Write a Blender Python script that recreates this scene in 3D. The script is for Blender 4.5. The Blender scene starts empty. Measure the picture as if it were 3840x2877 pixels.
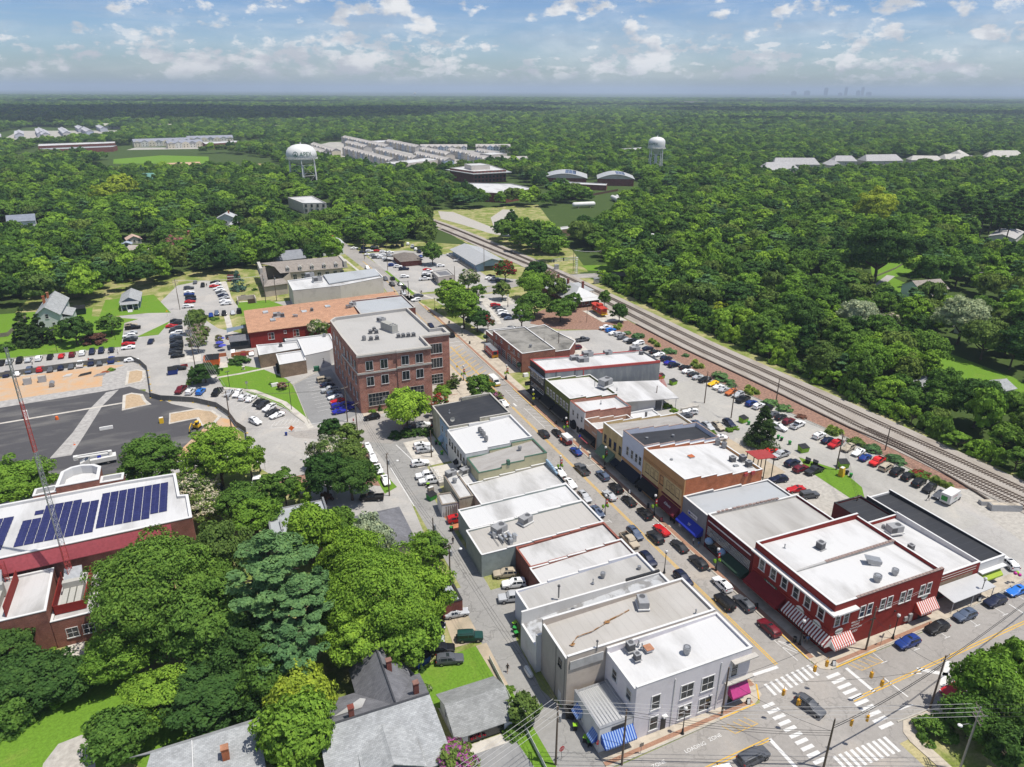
import bpy,math,random
from math import sin,cos,pi,hypot
import numpy as np
from mathutils import Vector,Matrix
R=math.radians
random.seed(7);rng=np.random.default_rng(11)
scene=bpy.context.scene
col=scene.collection
def sv(n,**k):
 for a,v in k.items():n.inputs[a.replace('_',' ')].default_value=v
cam_d=bpy.data.cameras.new('camera');cam=bpy.data.objects.new('camera',cam_d);col.objects.link(cam)
cam_d.sensor_width=36.0;cam_d.lens=24.975;cam_d.clip_start=1.0;cam_d.clip_end=90000
cam.matrix_world=Matrix(((0.920551,0.145185,-0.362639,0.000000),(-0.390595,0.352993,-0.850195,0.000000),(0.004573,0.924293,0.381657,90.000000),(0.000000,0.000000,0.000000,1.000000))
)
scene.camera=cam
SUN_EL,SUN_AZ=R(70.0),R(127.0)
sd=bpy.data.lights.new('sun','SUN');sd.energy=5.0;sd.angle=R(0.55);sd.color=(1.0,0.955,0.88)
sun=bpy.data.objects.new('sun',sd);col.objects.link(sun)
_s=Vector((sin(SUN_AZ)*cos(SUN_EL),cos(SUN_AZ)*cos(SUN_EL),sin(SUN_EL)))
sun.rotation_euler=_s.to_track_quat('Z','Y').to_euler();sun.location=(60,60,300)
scene.view_settings.view_transform='Standard';scene.view_settings.look='None'
scene.view_settings.exposure=0.1;scene.view_settings.gamma=1.0
scene.view_settings.use_curve_mapping=False
scene.render.engine='CYCLES'
scene.cycles.max_bounces=5;scene.cycles.diffuse_bounces=2;scene.cycles.glossy_bounces=2
scene.cycles.transmission_bounces=2;scene.cycles.transparent_max_bounces=6;scene.cycles.volume_bounces=0
scene.cycles.sample_clamp_indirect=4.0
world=bpy.data.worlds.new('World');scene.world=world;world.use_nodes=True
def build_sky():
 nt=world.node_tree;N=nt.nodes;L=nt.links;N.clear()
 out=N.new('ShaderNodeOutputWorld');bg=N.new('ShaderNodeBackground');L.new(bg.outputs[0],out.inputs[0])
 sky=N.new('ShaderNodeTexSky');sky.sky_type='NISHITA';sky.sun_disc=False
 sky.sun_elevation=SUN_EL;sky.sun_rotation=SUN_AZ;sky.altitude=200;sky.air_density=1.0;sky.dust_density=0.6;sky.ozone_density=2.0
 tc=N.new('ShaderNodeTexCoord')
 def mapped(sx,sy,sz,off=(0,0,0)):
  m=N.new('ShaderNodeMapping');sv(m,Scale=(sx,sy,sz),Location=off)
  L.new(tc.outputs['Generated'],m.inputs[0]);return m.outputs[0]
 def noise(vec,scale,detail,rough,dist=0.0):
  n=N.new('ShaderNodeTexNoise');sv(n,Scale=scale,Detail=detail,Roughness=rough,Distortion=dist);L.new(vec,n.inputs['Vector']);return n.outputs[0]
 def ramp(v,a,b,va=0.0,vb=1.0):
  r=N.new('ShaderNodeMapRange');r.interpolation_type='SMOOTHSTEP'
  r.inputs[1].default_value=a;r.inputs[2].default_value=b;r.inputs[3].default_value=va;r.inputs[4].default_value=vb
  L.new(v,r.inputs[0]);return r.outputs[0]
 def op(o,a,b):
  m=N.new('ShaderNodeMath');m.operation=o
  for i,v in enumerate((a,b)):
   if isinstance(v,(int,float)):m.inputs[i].default_value=v
   else:L.new(v,m.inputs[i])
  return m.outputs[0]
 sep=N.new('ShaderNodeSeparateXYZ');L.new(tc.outputs['Generated'],sep.inputs[0]);z=sep.outputs[2]
 big=noise(mapped(1,1,3.2,(1.2,.5,.6)),6.5,3,.55)
 puff=noise(mapped(1,1,1.9,(0.35,.1,0)),27,9,.55,.1);small=noise(mapped(1,1,2.4,(3.1,1.2,.4)),50,8,.56,.1)
 cum_a=ramp(op('ADD',op('MULTIPLY',puff,.66),op('MULTIPLY',big,.46)),.565,.66)
 low_a=op('MULTIPLY',ramp(op('ADD',op('MULTIPLY',small,.66),op('MULTIPLY',big,.4)),.535,.62),ramp(z,.085,.05))
 st=noise(mapped(1,1,6.5,(0.2,2.1,.3)),5.0,8,.64,.35);st_a=ramp(st,.36,.78,.04,.5)
 a=op('MULTIPLY',op('MAXIMUM',op('MAXIMUM',cum_a,op('MULTIPLY',low_a,.8)),st_a),ramp(z,.002,.022,.12,1))
 shade=noise(mapped(1,1,2.4,(0.35,.1,-.035)),17,6,.58)
 cc=N.new('ShaderNodeMix');cc.data_type='RGBA';L.new(ramp(shade,.40,.60),cc.inputs[0])
 cc.inputs[6].default_value=(6.2,6.6,7.3,1);cc.inputs[7].default_value=(9.3,9.45,9.7,1)
 tint=N.new('ShaderNodeMix');tint.data_type='RGBA';tint.blend_type='MULTIPLY';tint.inputs[0].default_value=1.0
 L.new(sky.outputs[0],tint.inputs[6]);tz=N.new('ShaderNodeMix');tz.data_type='RGBA';L.new(ramp(z,0,.11),tz.inputs[0]);tz.inputs[6].default_value=(.88,1.06,1.30,1);tz.inputs[7].default_value=(.62,.84,1.22,1);L.new(tz.outputs[2],tint.inputs[7])
 mx=N.new('ShaderNodeMix');mx.data_type='RGBA';L.new(a,mx.inputs[0]);L.new(tint.outputs[2],mx.inputs[6]);L.new(cc.outputs[2],mx.inputs[7])
 L.new(mx.outputs[2],bg.inputs[0]);bg.inputs[1].default_value=0.085
build_sky()
class MB:
 def __init__(s):s.v=[];s.f=[];s.m=[]
 def add(s,verts,faces,mi=0):
  b=len(s.v);s.v.extend(verts)
  for f in faces:s.f.append(tuple(b+i for i in f));s.m.append(mi)
  return s
 def box(s,x0,x1,y0,y1,z0,z1,mi=0,bottom=True):
  v=[(x0,y0,z0),(x1,y0,z0),(x1,y1,z0),(x0,y1,z0),(x0,y0,z1),(x1,y0,z1),(x1,y1,z1),(x0,y1,z1)]
  f=[(4,5,6,7),(0,1,5,4),(1,2,6,5),(2,3,7,6),(3,0,4,7)]
  if bottom:f.append((3,2,1,0))
  return s.add(v,f,mi)
 def cbox(s,c,d,mi=0):return s.box(c[0]-d[0]/2,c[0]+d[0]/2,c[1]-d[1]/2,c[1]+d[1]/2,c[2],c[2]+d[2],mi)
 def prism(s,poly,z0,z1,mi=0,top=True,bottom=False):
  n=len(poly);zt=z1 if isinstance(z1,(list,tuple))else[z1]*n
  v=[(p[0],p[1],z0)for p in poly]+[(p[0],p[1],zt[i])for i,p in enumerate(poly)]
  f=[(i,(i+1)%n,n+(i+1)%n,n+i)for i in range(n)]
  if top:f.append(tuple(range(n,2*n)))
  if bottom:f.append(tuple(range(n-1,-1,-1)))
  return s.add(v,f,mi)
 def quad(s,a,b,c,d,mi=0):return s.add([a,b,c,d],[(0,1,2,3)],mi)
 def slab(s,quad,t,mi=0):
  lo=[(p[0],p[1],p[2]-t)for p in quad];v=list(quad)+lo
  return s.add(v,[(0,1,2,3),(7,6,5,4),(0,4,5,1),(1,5,6,2),(2,6,7,3),(3,7,4,0)],mi)
 def cyl(s,x,y,z0,z1,r0,r1=None,n=10,mi=0,cap=True):
  r1=r0 if r1 is None else r1
  a=[2*pi*i/n for i in range(n)]
  v=[(x+r0*cos(t),y+r0*sin(t),z0)for t in a]+[(x+r1*cos(t),y+r1*sin(t),z1)for t in a]
  f=[(i,(i+1)%n,n+(i+1)%n,n+i)for i in range(n)]
  if cap:f+=[tuple(range(n,2*n)),tuple(range(n-1,-1,-1))]
  return s.add(v,f,mi)
 def tube(s,pts,r,n=6,mi=0):
  pts=[Vector(p)for p in pts];rs=r if isinstance(r,(list,tuple))else[r]*len(pts)
  b=len(s.v)
  for i,p in enumerate(pts):
   t=(pts[min(i+1,len(pts)-1)]-pts[max(i-1,0)]).normalized()
   u=t.cross(Vector((0,0,1))if abs(t.z)<.9 else Vector((1,0,0))).normalized();w=t.cross(u)
   for k in range(n):
    a=2*pi*k/n;q=p+(u*cos(a)+w*sin(a))*rs[i];s.v.append(tuple(q))
  for i in range(len(pts)-1):
   for k in range(n):
    s.f.append((b+i*n+k,b+i*n+(k+1)%n,b+(i+1)*n+(k+1)%n,b+(i+1)*n+k));s.m.append(mi)
  s.f.append(tuple(b+k for k in range(n-1,-1,-1)));s.m.append(mi)
  e=b+(len(pts)-1)*n;s.f.append(tuple(e+k for k in range(n)));s.m.append(mi)
  return s
 def lathe(s,x,y,prof,n=16,mi=0):
  b=len(s.v)
  for(r,z)in prof:
   for k in range(n):a=2*pi*k/n;s.v.append((x+r*cos(a),y+r*sin(a),z))
  for i in range(len(prof)-1):
   for k in range(n):
    s.f.append((b+i*n+k,b+i*n+(k+1)%n,b+(i+1)*n+(k+1)%n,b+(i+1)*n+k));s.m.append(mi)
  return s
 def sphere(s,c,r,nu=10,nv=7,mi=0,sz=1.0):
  prof=[(max(r*sin(pi*i/nv),1e-4),c[2]-r*sz*cos(pi*i/nv))for i in range(nv+1)]
  return s.lathe(c[0],c[1],prof,nu,mi)
 def shift(s,d):
  s.v=[(p[0]-d[0],p[1]-d[1],p[2]-d[2])for p in s.v];return s
 def mesh(s,name,mats,smooth=None):
  me=bpy.data.meshes.new(name);me.from_pydata(s.v,[],s.f)
  mats=[M[q]if isinstance(q,str)else q for q in(mats if isinstance(mats,(list,tuple))else[mats])]
  for m in mats:me.materials.append(m)
  if len(mats)>1:me.polygons.foreach_set('material_index',s.m)
  if smooth is not None:
   me.polygons.foreach_set('use_smooth',[True]*len(s.f));me.set_sharp_from_angle(angle=R(smooth))
  me.update();return me
 def build(s,name,mats,parent=None,smooth=None):
  if parent is not None and parent.get('_o')is not None:s.shift(parent['_o'])
  return link(name,s.mesh(name,mats,smooth),parent)
def link(name,data,parent=None):
 o=bpy.data.objects.new(name,data);col.objects.link(o)
 if parent is not None:o.parent=parent
 return o
def tag(o,label,cat,group=None):
 o['label']=label;o['category']=cat
 if group:o['group']=group
 return o
def thing(name,label,cat,loc=(0,0,0),rz=0.0,group=None,world_parts=False):
 o=bpy.data.objects.new(name,None);col.objects.link(o);o.location=loc;o.rotation_euler=(0,0,rz)
 o.empty_display_size=.5
 if world_parts:o['_o']=tuple(loc)
 return tag(o,label,cat,group)
KIDS={}
def kids(o):
 KIDS[o.name]=list(o.children)
 for ch in o.children:kids(ch)
def text_mesh(body,size,mat,depth=0.0,align='CENTER',shear=0.0):
 cu=bpy.data.curves.new('lettering','FONT');cu.body=body;cu.size=size;cu.extrude=depth;cu.align_x=align;cu.align_y='CENTER';cu.shear=shear
 o=bpy.data.objects.new('lettering',cu);col.objects.link(o)
 bpy.context.view_layer.update()
 me=bpy.data.meshes.new_from_object(o.evaluated_get(bpy.context.evaluated_depsgraph_get()))
 bpy.data.objects.remove(o);me.materials.clear();me.materials.append(mat);return me
def letter(body,size,mat,loc,rot,parent=None,name='lettering',align='CENTER',shear=0.0,sx=1.0):
 o=link(name,text_mesh(body,size,mat,0.012,align,shear),parent)
 b=parent.get('_o')if parent is not None and parent.get('_o')is not None else(0,0,0)
 o.location=(loc[0]-b[0],loc[1]-b[1],loc[2]-b[2]);o.rotation_euler=rot;o.scale=(sx,1,1);return o
M={}
def new_mat(name):
 m=bpy.data.materials.new(name);m.use_nodes=True
 nt=m.node_tree;b=nt.nodes['Principled BSDF'];M[name]=m
 return m,nt,b
def nz(nt,scale,detail=4,rough=.55,coord='Object',sc=(1,1,1),dist=0.0):
 t=nt.nodes.new('ShaderNodeTexCoord');mp=nt.nodes.new('ShaderNodeMapping');sv(mp,Scale=sc)
 n=nt.nodes.new('ShaderNodeTexNoise');sv(n,Scale=scale,Detail=detail,Roughness=rough,Distortion=dist)
 if coord=='World':
  g=nt.nodes.new('ShaderNodeNewGeometry');nt.links.new(g.outputs['Position'],mp.inputs[0])
 else:nt.links.new(t.outputs[coord],mp.inputs[0])
 nt.links.new(mp.outputs[0],n.inputs['Vector']);return n.outputs[0]
def rampn(nt,v,stops):
 r=nt.nodes.new('ShaderNodeValToRGB');e=r.color_ramp.elements
 while len(e)>1:e.remove(e[-1])
 e[0].position=stops[0][0];c=stops[0][1];e[0].color=(*c,1)
 for p,c in stops[1:]:
  k=e.new(p);k.color=(*c,1)
 nt.links.new(v,r.inputs[0]);return r.outputs[0]
def mixc(nt,fac,a,b,mode='MIX'):
 x=nt.nodes.new('ShaderNodeMix');x.data_type='RGBA';x.blend_type=mode
 for i,v in((0,fac),(6,a),(7,b)):
  if isinstance(v,(int,float)):x.inputs[i].default_value=v
  elif isinstance(v,tuple):x.inputs[i].default_value=(*v,1)
  else:nt.links.new(v,x.inputs[i])
 return x.outputs[2]
def mrange(nt,v,a,b,c=0.0,d=1.0):
 r=nt.nodes.new('ShaderNodeMapRange');r.inputs[1].default_value=a;r.inputs[2].default_value=b;r.inputs[3].default_value=c;r.inputs[4].default_value=d
 nt.links.new(v,r.inputs[0]);return r.outputs[0]
def bump(nt,b,v,s=.3,d=.05):
 x=nt.nodes.new('ShaderNodeBump');sv(x,Strength=s,Distance=d)
 nt.links.new(v,x.inputs['Height']);nt.links.new(x.outputs[0],b.inputs['Normal'])
KA=.8
def dim(*cs):return[tuple(x*KA for x in c)for c in cs]
def plain(name,c,rough=.6,var=.12,scale=2.0,metal=0.0,spec=.4,coord='World'):
 c,=dim(c);m,nt,b=new_mat(name);sv(b,Roughness=rough,Metallic=metal,Specular_IOR_Level=spec)
 v=nz(nt,scale,5,.6,coord)
 nt.links.new(rampn(nt,v,[(.3,tuple(x*(1-var)for x in c)),(.7,tuple(min(x*(1+var),.95)for x in c))]),b.inputs[0]);return m
def stained(name,c,dirt,lo=.42,hi=.68,scale=.35,rough=.7,streak=(1,1,1),fine=.06,seams=None):
 c,dirt=dim(c,dirt)
 m,nt,b=new_mat(name);sv(b,Roughness=rough,Specular_IOR_Level=.25)
 a=mrange(nt,nz(nt,scale,7,.62,'World',streak,.4),lo,hi)
 cc=mixc(nt,a,c,dirt)
 g=nz(nt,6.0,4,.7,'World');k=rampn(nt,g,[(.3,(1-fine,)*3),(.7,(1+fine,)*3)])
 cc=mixc(nt,1.0,cc,k,'MULTIPLY')
 if seams:
  w=nt.nodes.new('ShaderNodeTexWave');w.wave_type='BANDS';w.bands_direction=seams[0];sv(w,Scale=seams[1])
  gm=nt.nodes.new('ShaderNodeNewGeometry');nt.links.new(gm.outputs['Position'],w.inputs['Vector'])
  s=mrange(nt,w.outputs['Fac'],seams[2],1.0,1.0,seams[3]);k2=nt.nodes.new('ShaderNodeCombineColor')
  for i in range(3):nt.links.new(s,k2.inputs[i])
  cc=mixc(nt,1.0,cc,k2.outputs[0],'MULTIPLY')
 nt.links.new(cc,b.inputs[0]);bump(nt,b,g,.15,.03);return m
def brick(name,c1,c2,mortar,scale=1.0,rough=.85,var=.25):
 c1,c2,mortar=dim(c1,c2,mortar);m,nt,b=new_mat(name);sv(b,Roughness=rough,Specular_IOR_Level=.2)
 g=nt.nodes.new('ShaderNodeNewGeometry');sp=nt.nodes.new('ShaderNodeSeparateXYZ');nt.links.new(g.outputs['Position'],sp.inputs[0])
 ad=nt.nodes.new('ShaderNodeMath');ad.operation='ADD';nt.links.new(sp.outputs[0],ad.inputs[0]);nt.links.new(sp.outputs[1],ad.inputs[1])
 cb=nt.nodes.new('ShaderNodeCombineXYZ');nt.links.new(ad.outputs[0],cb.inputs[0]);nt.links.new(sp.outputs[2],cb.inputs[1])
 t=nt.nodes.new('ShaderNodeTexBrick');nt.links.new(cb.outputs[0],t.inputs['Vector']);sv(t,Scale=scale,Brick_Width=.24,Row_Height=.085,Mortar_Size=.012,Bias=0)
 t.inputs['Color1'].default_value=(*c1,1);t.inputs['Color2'].default_value=(*c2,1);sv(t,Mortar=(*mortar,1))
 n1=rampn(nt,nz(nt,.45,6,.65,'World',(1,1,1),.3),[(.3,(1-var,)*3),(.7,(1+var,)*3)])
 n2=rampn(nt,nz(nt,3.5,3,.7,'World',(1,1,2.5)),[(.3,(.8,)*3),(.7,(1.2,)*3)])
 nt.links.new(mixc(nt,1.0,mixc(nt,1.0,t.outputs[0],n1,'MULTIPLY'),n2,'MULTIPLY'),b.inputs[0]);return m
def striped(name,ca,cb,axis,scale,lim=.5):
 ca,cb=dim(ca,cb);m,nt,b=new_mat(name);sv(b,Roughness=.8)
 w=nt.nodes.new('ShaderNodeTexWave');w.bands_direction=axis;w.wave_profile='SIN';sv(w,Scale=scale)
 g=nt.nodes.new('ShaderNodeNewGeometry');nt.links.new(g.outputs['Position'],w.inputs['Vector'])
 nt.links.new(mixc(nt,mrange(nt,w.outputs['Fac'],lim-.02,lim+.02),ca,cb),b.inputs[0]);return m
def shingle(name,c,rough=.9):
 c,=dim(c);m,nt,b=new_mat(name);sv(b,Roughness=rough,Specular_IOR_Level=.2)
 g=nt.nodes.new('ShaderNodeNewGeometry');t=nt.nodes.new('ShaderNodeTexBrick');nt.links.new(g.outputs['Position'],t.inputs['Vector'])
 sv(t,Scale=1.0,Brick_Width=.5,Row_Height=.22,Mortar_Size=.012)
 t.inputs['Color1'].default_value=(*[x*.86 for x in c],1);t.inputs['Color2'].default_value=(*[x*1.12 for x in c],1);sv(t,Mortar=(*[x*.6 for x in c],1))
 n=rampn(nt,nz(nt,.5,6,.65,'World',(1,1,1),.5),[(.3,(.8,)*3),(.7,(1.18,)*3)])
 nt.links.new(mixc(nt,1.0,t.outputs[0],n,'MULTIPLY'),b.inputs[0]);return m
def asphalt(name,c,crack=.35,tint=(1.06,1.0,.93)):
 c,=dim(c);m,nt,b=new_mat(name);sv(b,Roughness=.85,Specular_IOR_Level=.3)
 big=rampn(nt,nz(nt,.06,6,.62,'World',(1,1,1),.8),[(.3,tuple(x*.82 for x in c)),(.55,c),(.75,tuple(x*1.13*t for x,t in zip(c,tint)))])
 fine=rampn(nt,nz(nt,1.3,6,.75,'World'),[(.25,(.86,)*3),(.75,(1.13,)*3)])
 cc=mixc(nt,1.0,big,fine,'MULTIPLY')
 vo=nt.nodes.new('ShaderNodeTexVoronoi');vo.feature='DISTANCE_TO_EDGE';sv(vo,Scale=.16,Randomness=1.0)
 g=nt.nodes.new('ShaderNodeNewGeometry');ns=nt.nodes.new('ShaderNodeTexNoise');sv(ns,Scale=.7);nt.links.new(g.outputs['Position'],ns.inputs['Vector'])
 va=nt.nodes.new('ShaderNodeVectorMath');va.operation='MULTIPLY_ADD';nt.links.new(ns.outputs['Color'],va.inputs[0]);va.inputs[1].default_value=(2.5,2.5,2.5);nt.links.new(g.outputs['Position'],va.inputs[2])
 nt.links.new(va.outputs[0],vo.inputs['Vector'])
 ck=mrange(nt,vo.outputs['Distance'],.006,.02,crack,0.0)
 patch=mrange(nt,nz(nt,.11,2,.4,'World',(1,.35,1)),.62,.66,0.0,.22)
 cc=mixc(nt,ck,cc,tuple(x*.45 for x in c));cc=mixc(nt,patch,cc,tuple(x*.62 for x in c))
 nt.links.new(cc,b.inputs[0]);return m
def grassy(name,c,dry,lo=.55,hi=.8):
 m,nt,b=new_mat(name);sv(b,Roughness=.95,Specular_IOR_Level=.1)
 cc=mixc(nt,mrange(nt,nz(nt,.14,6,.65,'World',(1,1,1),.6),lo,hi),c,dry)
 k=rampn(nt,nz(nt,2.2,6,.8,'World'),[(.25,(.6,)*3),(.75,(1.4,)*3)])
 nt.links.new(mixc(nt,1.0,cc,k,'MULTIPLY'),b.inputs[0]);return m
asphalt('street_asphalt',(.375,.35,.32));asphalt('lot_asphalt',(.455,.435,.405),.2);asphalt('alley_asphalt',(.335,.325,.305),.5)
stained('new_asphalt',(.085,.082,.086),(.21,.20,.185),.50,.78,.16,.9,(.3,1,1),.2);asphalt('pale_lot',(.46,.44,.40),.12);asphalt('grey_lot',(.30,.298,.292),.12)
stained('concrete',(.56,.49,.39),(.36,.31,.25),.45,.7,.5);stained('pale_concrete',(.62,.58,.51),(.42,.38,.33),.45,.7,.4)
plain('kerb',(.46,.43,.37),.9,.15);plain('yellow_paint',(.72,.43,.05),.7,.16,3);plain('white_paint',(.72,.71,.68),.7,.15,3)
plain('brick_paving',(.36,.2,.13),.9,.2,4);plain('mulch',(.30,.175,.125),1.0,.45,1.5);plain('red_clay',(.50,.21,.10),1.0,.25,.7)
stained('ballast',(.42,.38,.335),(.28,.235,.19),.45,.75,.25,.95,(1,.3,1),.35);stained('orange_dirt',(.60,.37,.2),(.50,.42,.33),.4,.7,.25,.95)
stained('tan_dirt',(.50,.41,.30),(.36,.31,.22),.45,.7,.3,.95);stained('straw',(.55,.41,.27),(.4,.29,.17),.4,.7,1.5,.95,(1,1,1),.3)
grassy('lawn',(.115,.215,.022),(.19,.23,.045));grassy('rough_grass',(.15,.19,.04),(.38,.33,.17),.42,.66)
grassy('woodland_floor',(.05,.08,.02),(.08,.11,.03))
plain('gravel',(.46,.43,.38),.95,.2,1.2);plain('gravel_dust',(.42,.40,.375),.95,.25,.8)
brick('red_brick',(.33,.095,.055),(.25,.065,.045),(.36,.24,.19),1.0,.85,.3)
brick('mottled_brick',(.46,.155,.095),(.32,.095,.06),(.52,.38,.31),1.0,.85,.35)
brick('orange_brick',(.50,.145,.05),(.40,.10,.035),(.45,.22,.13),1.0,.85,.3)
brick('crimson_brick',(.30,.028,.02),(.25,.022,.017),(.24,.03,.022),1.0,.7,.14)
brick('maroon_wall',(.16,.016,.02),(.13,.013,.016),(.12,.016,.018),1.0,.7,.16)
brick('dark_red_brick',(.25,.06,.04),(.19,.045,.035),(.25,.14,.11));brick('tan_brick',(.36,.26,.18),(.27,.19,.13),(.22,.16,.12),.6,.9,.25)
brick('pink_brick',(.50,.24,.17),(.44,.2,.15),(.42,.24,.18));brick('salmon_brick',(.52,.30,.19),(.46,.26,.17),(.5,.34,.25))
brick('grey_brick',(.30,.30,.30),(.26,.26,.265),(.24,.24,.24),1.0,.8,.12);brick('charcoal_brick',(.06,.06,.062),(.05,.05,.052),(.05,.05,.05),1.0,.7,.2)
stained('slate_grey_wall',(.21,.225,.24),(.32,.335,.32),.45,.72,.5,.8,(1,1,.35));stained('olive_wall',(.145,.17,.04),(.12,.14,.035),.4,.7,.6)
stained('cream_wall',(.66,.50,.25),(.50,.36,.16),.42,.7,.8,.8,(1,1,.4));stained('pale_yellow_wall',(.57,.53,.33),(.46,.43,.29),.45,.72,.5)
stained('lavender_wall',(.80,.76,.78),(.68,.64,.66),.45,.75,.5);stained('ice_blue_wall',(.68,.71,.80),(.58,.61,.70),.5,.75,.5)
stained('tan_orange_wall',(.56,.30,.125),(.48,.26,.105),.45,.75,.5);stained('beige_wall',(.56,.50,.44),(.46,.41,.36),.45,.7,.5,.85,(1,1,.4))
stained('white_wall',(.74,.73,.71),(.58,.57,.54),.5,.75,.4,.8,(1,1,.3));stained('green_grey_wall',(.33,.38,.36),(.25,.29,.275),.4,.7,.5)
stained('powder_blue_wall',(.30,.43,.55),(.25,.36,.46),.5,.75,.5);stained('stucco',(.68,.62,.55),(.53,.48,.42),.5,.75,.3)
stained('taupe_wall',(.56,.485,.41),(.47,.40,.34),.45,.7,.5);stained('dirty_cream_wall',(.54,.51,.40),(.34,.31,.23),.42,.65,.7,.9,(1,1,.35))
plain('siding_white',(.70,.71,.72),.7,.06,1);plain('siding_blue',(.17,.22,.28),.7,.08);plain('pale_siding',(.55,.66,.66),.7,.06)
stained('white_roof',(.60,.59,.575),(.36,.35,.33),.45,.68,.16,.6,(1,.35,1),.03,('X',.22,.985,.93))
stained('bright',(.66,.655,.645),(.40,.39,.375),.48,.70,.12,.6,(1,.3,1),.02,('X',.18,.985,.95))
stained('dull_white_roof',(.48,.465,.44),(.34,.325,.30),.45,.72,.14,.65,(1,.3,1),.04,('X',.25,.98,.9))
stained('beige_roof',(.50,.475,.44),(.39,.365,.325),.45,.72,.12,.7,(1,.4,1),.04,('X',.2,.985,.86))
stained('grey_roof',(.40,.385,.36),(.31,.295,.27),.42,.7,.15,.8,(1,.35,1),.05,('Y',.33,.96,.85))
stained('plank_grey_roof',(.43,.41,.385),(.33,.305,.28),.4,.7,.2,.8,(1,3,1),.06,('Y',.55,.9,.8))
stained('patchy_roof',(.50,.51,.52),(.27,.265,.26),.46,.56,.42,.7,(1,1,1),.08);stained('black_roof',(.035,.037,.043),(.055,.056,.06),.5,.75,.12,.7,(1,1,1),.1,('Y',.16,.985,1.5))
stained('fire_roof',(.30,.285,.255),(.10,.096,.085),.45,.68,.17,.9,(1,1,1),.12);stained('office_roof',(.47,.455,.43),(.40,.385,.36),.5,.75,.1,.8,(1,1,1),.03,('X',.25,.985,.92))
stained('pale_grey_roof',(.44,.46,.475),(.36,.375,.38),.5,.75,.12,.7);plain('metal_roof',(.60,.60,.59),.45,.06,.5,.3)
shingle('terracotta_shingle',(.52,.29,.18));shingle('charcoal_shingle',(.20,.20,.215));shingle('grey_shingle',(.32,.325,.315));shingle('pale_shingle',(.40,.41,.41));shingle('taupe_shingle',(.34,.30,.26));shingle('brown_shingle',(.22,.19,.165))
plain('ridge_cap',(.07,.072,.08),.9,.2,3);plain('standing_seam_red',(.40,.055,.05),.4,.1,1);plain('silver_sheet',(.62,.64,.66),.35,.08,.5,.6)
plain('trim',(.74,.73,.71),.55,.05);plain('trim_green',(.055,.14,.09),.5,.1);plain('trim_red',(.45,.07,.06),.5,.1);plain('trim_brown',(.11,.06,.04),.7,.15);plain('trim_dark',(.03,.03,.032),.5,.15)
plain('stone_trim',(.52,.49,.44),.8,.08);plain('tile_coping',(.30,.22,.19),.8,.3,3);plain('brick_coping',(.30,.10,.07),.8,.3,3);plain('zinc',(.42,.43,.44),.4,.15,2,.5)
plain('unit',(.40,.40,.40),.5,.1,2,.2);plain('vent',(.10,.10,.105),.6,.2,6);plain('unit_beige',(.47,.46,.41),.6,.08,2)
plain('iron',(.015,.015,.016),.45,.2);plain('steel',(.35,.35,.35),.4,.1,2,.6);plain('wood_pole',(.17,.125,.09),.9,.25,3);plain('wood_grey',(.26,.22,.18),.9,.2,2);plain('wire',(.03,.03,.03),.6,.1);plain('bright_wire',(.5,.49,.47),.5,.1)
plain('rail_steel',(.16,.11,.085),.5,.2,3,.4);plain('tie_wood',(.13,.10,.08),.9,.3,3);plain('bark',(.12,.09,.065),.95,.3,3)
plain('cloth_black',(.012,.012,.013),.9,.1);plain('cloth_navy',(.012,.016,.028),.9,.1);plain('cloth_green',(.02,.05,.03),.9,.15);plain('cloth_sage',(.15,.22,.14),.9,.12);plain('cloth_red',(.20,.008,.012),.9,.15);plain('cloth_maroon',(.14,.012,.025),.9,.15)
plain('cloth_rose',(.42,.085,.10),.9,.15);plain('cloth_blue',(.01,.03,.38),.8,.1);plain('cloth_pink',(.50,.05,.22),.8,.12);plain('cloth_lime',(.38,.50,.05),.8,.1);plain('cloth_sky',(.30,.45,.62),.8,.1)
plain('bin_lime',(.28,.55,.02),.5,.12,1);plain('bin_green',(.03,.30,.05),.5,.12,1);plain('bin_black',(.012,.012,.013),.5,.2);plain('bin_blue',(.01,.04,.27),.5,.15)
plain('safety_orange',(.85,.16,.02),.6,.1);plain('safety_yellow',(.80,.50,.02),.55,.1);plain('signal_yellow',(.75,.37,.01),.5,.1);plain('sign_red',(.5,.02,.02),.5,.1);plain('sign_yellow',(.72,.78,.03),.5,.05)
plain('tank_white',(.80,.79,.76),.5,.04,.3);plain('logo_green',(.02,.12,.06),.6,.1);plain('white',(.76,.75,.72),.6,.04);plain('dark',(.03,.03,.03),.6,.1)
plain('tyre',(.012,.012,.012),.85,.2,8);plain('rim',(.42,.42,.43),.35,.1,5,.7);plain('headlamp',(.75,.76,.78),.12,.05,5);plain('tail_lamp',(.35,.01,.01),.2,.1,5);plain('plastic_black',(.02,.02,.02),.6,.1);plain('caboose_red',(.55,.05,.025),.6,.15,1);plain('engine_red',(.42,.02,.02),.35,.1)
plain('skin',(.45,.28,.2),.6,.05);plain('hair',(.05,.03,.02),.7,.1);plain('mesh_screen',(.17,.165,.15),.9,.2,3);plain('umbrella_blue',(.06,.07,.42),.8,.1);plain('satin_balloon',(.6,.03,.3),.3,.05)
for nm,c in(('shirt_white',(.7,.7,.68)),('shirt_blue',(.12,.25,.5)),('shirt_red',(.6,.06,.04)),('shirt_black',(.02,.02,.02)),('shirt_orange',(.85,.18,.02)),('shirt_green',(.05,.14,.09)),('trousers',(.06,.06,.08)),('shorts',(.30,.27,.22))):plain(nm,c,.9,.1)
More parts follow.
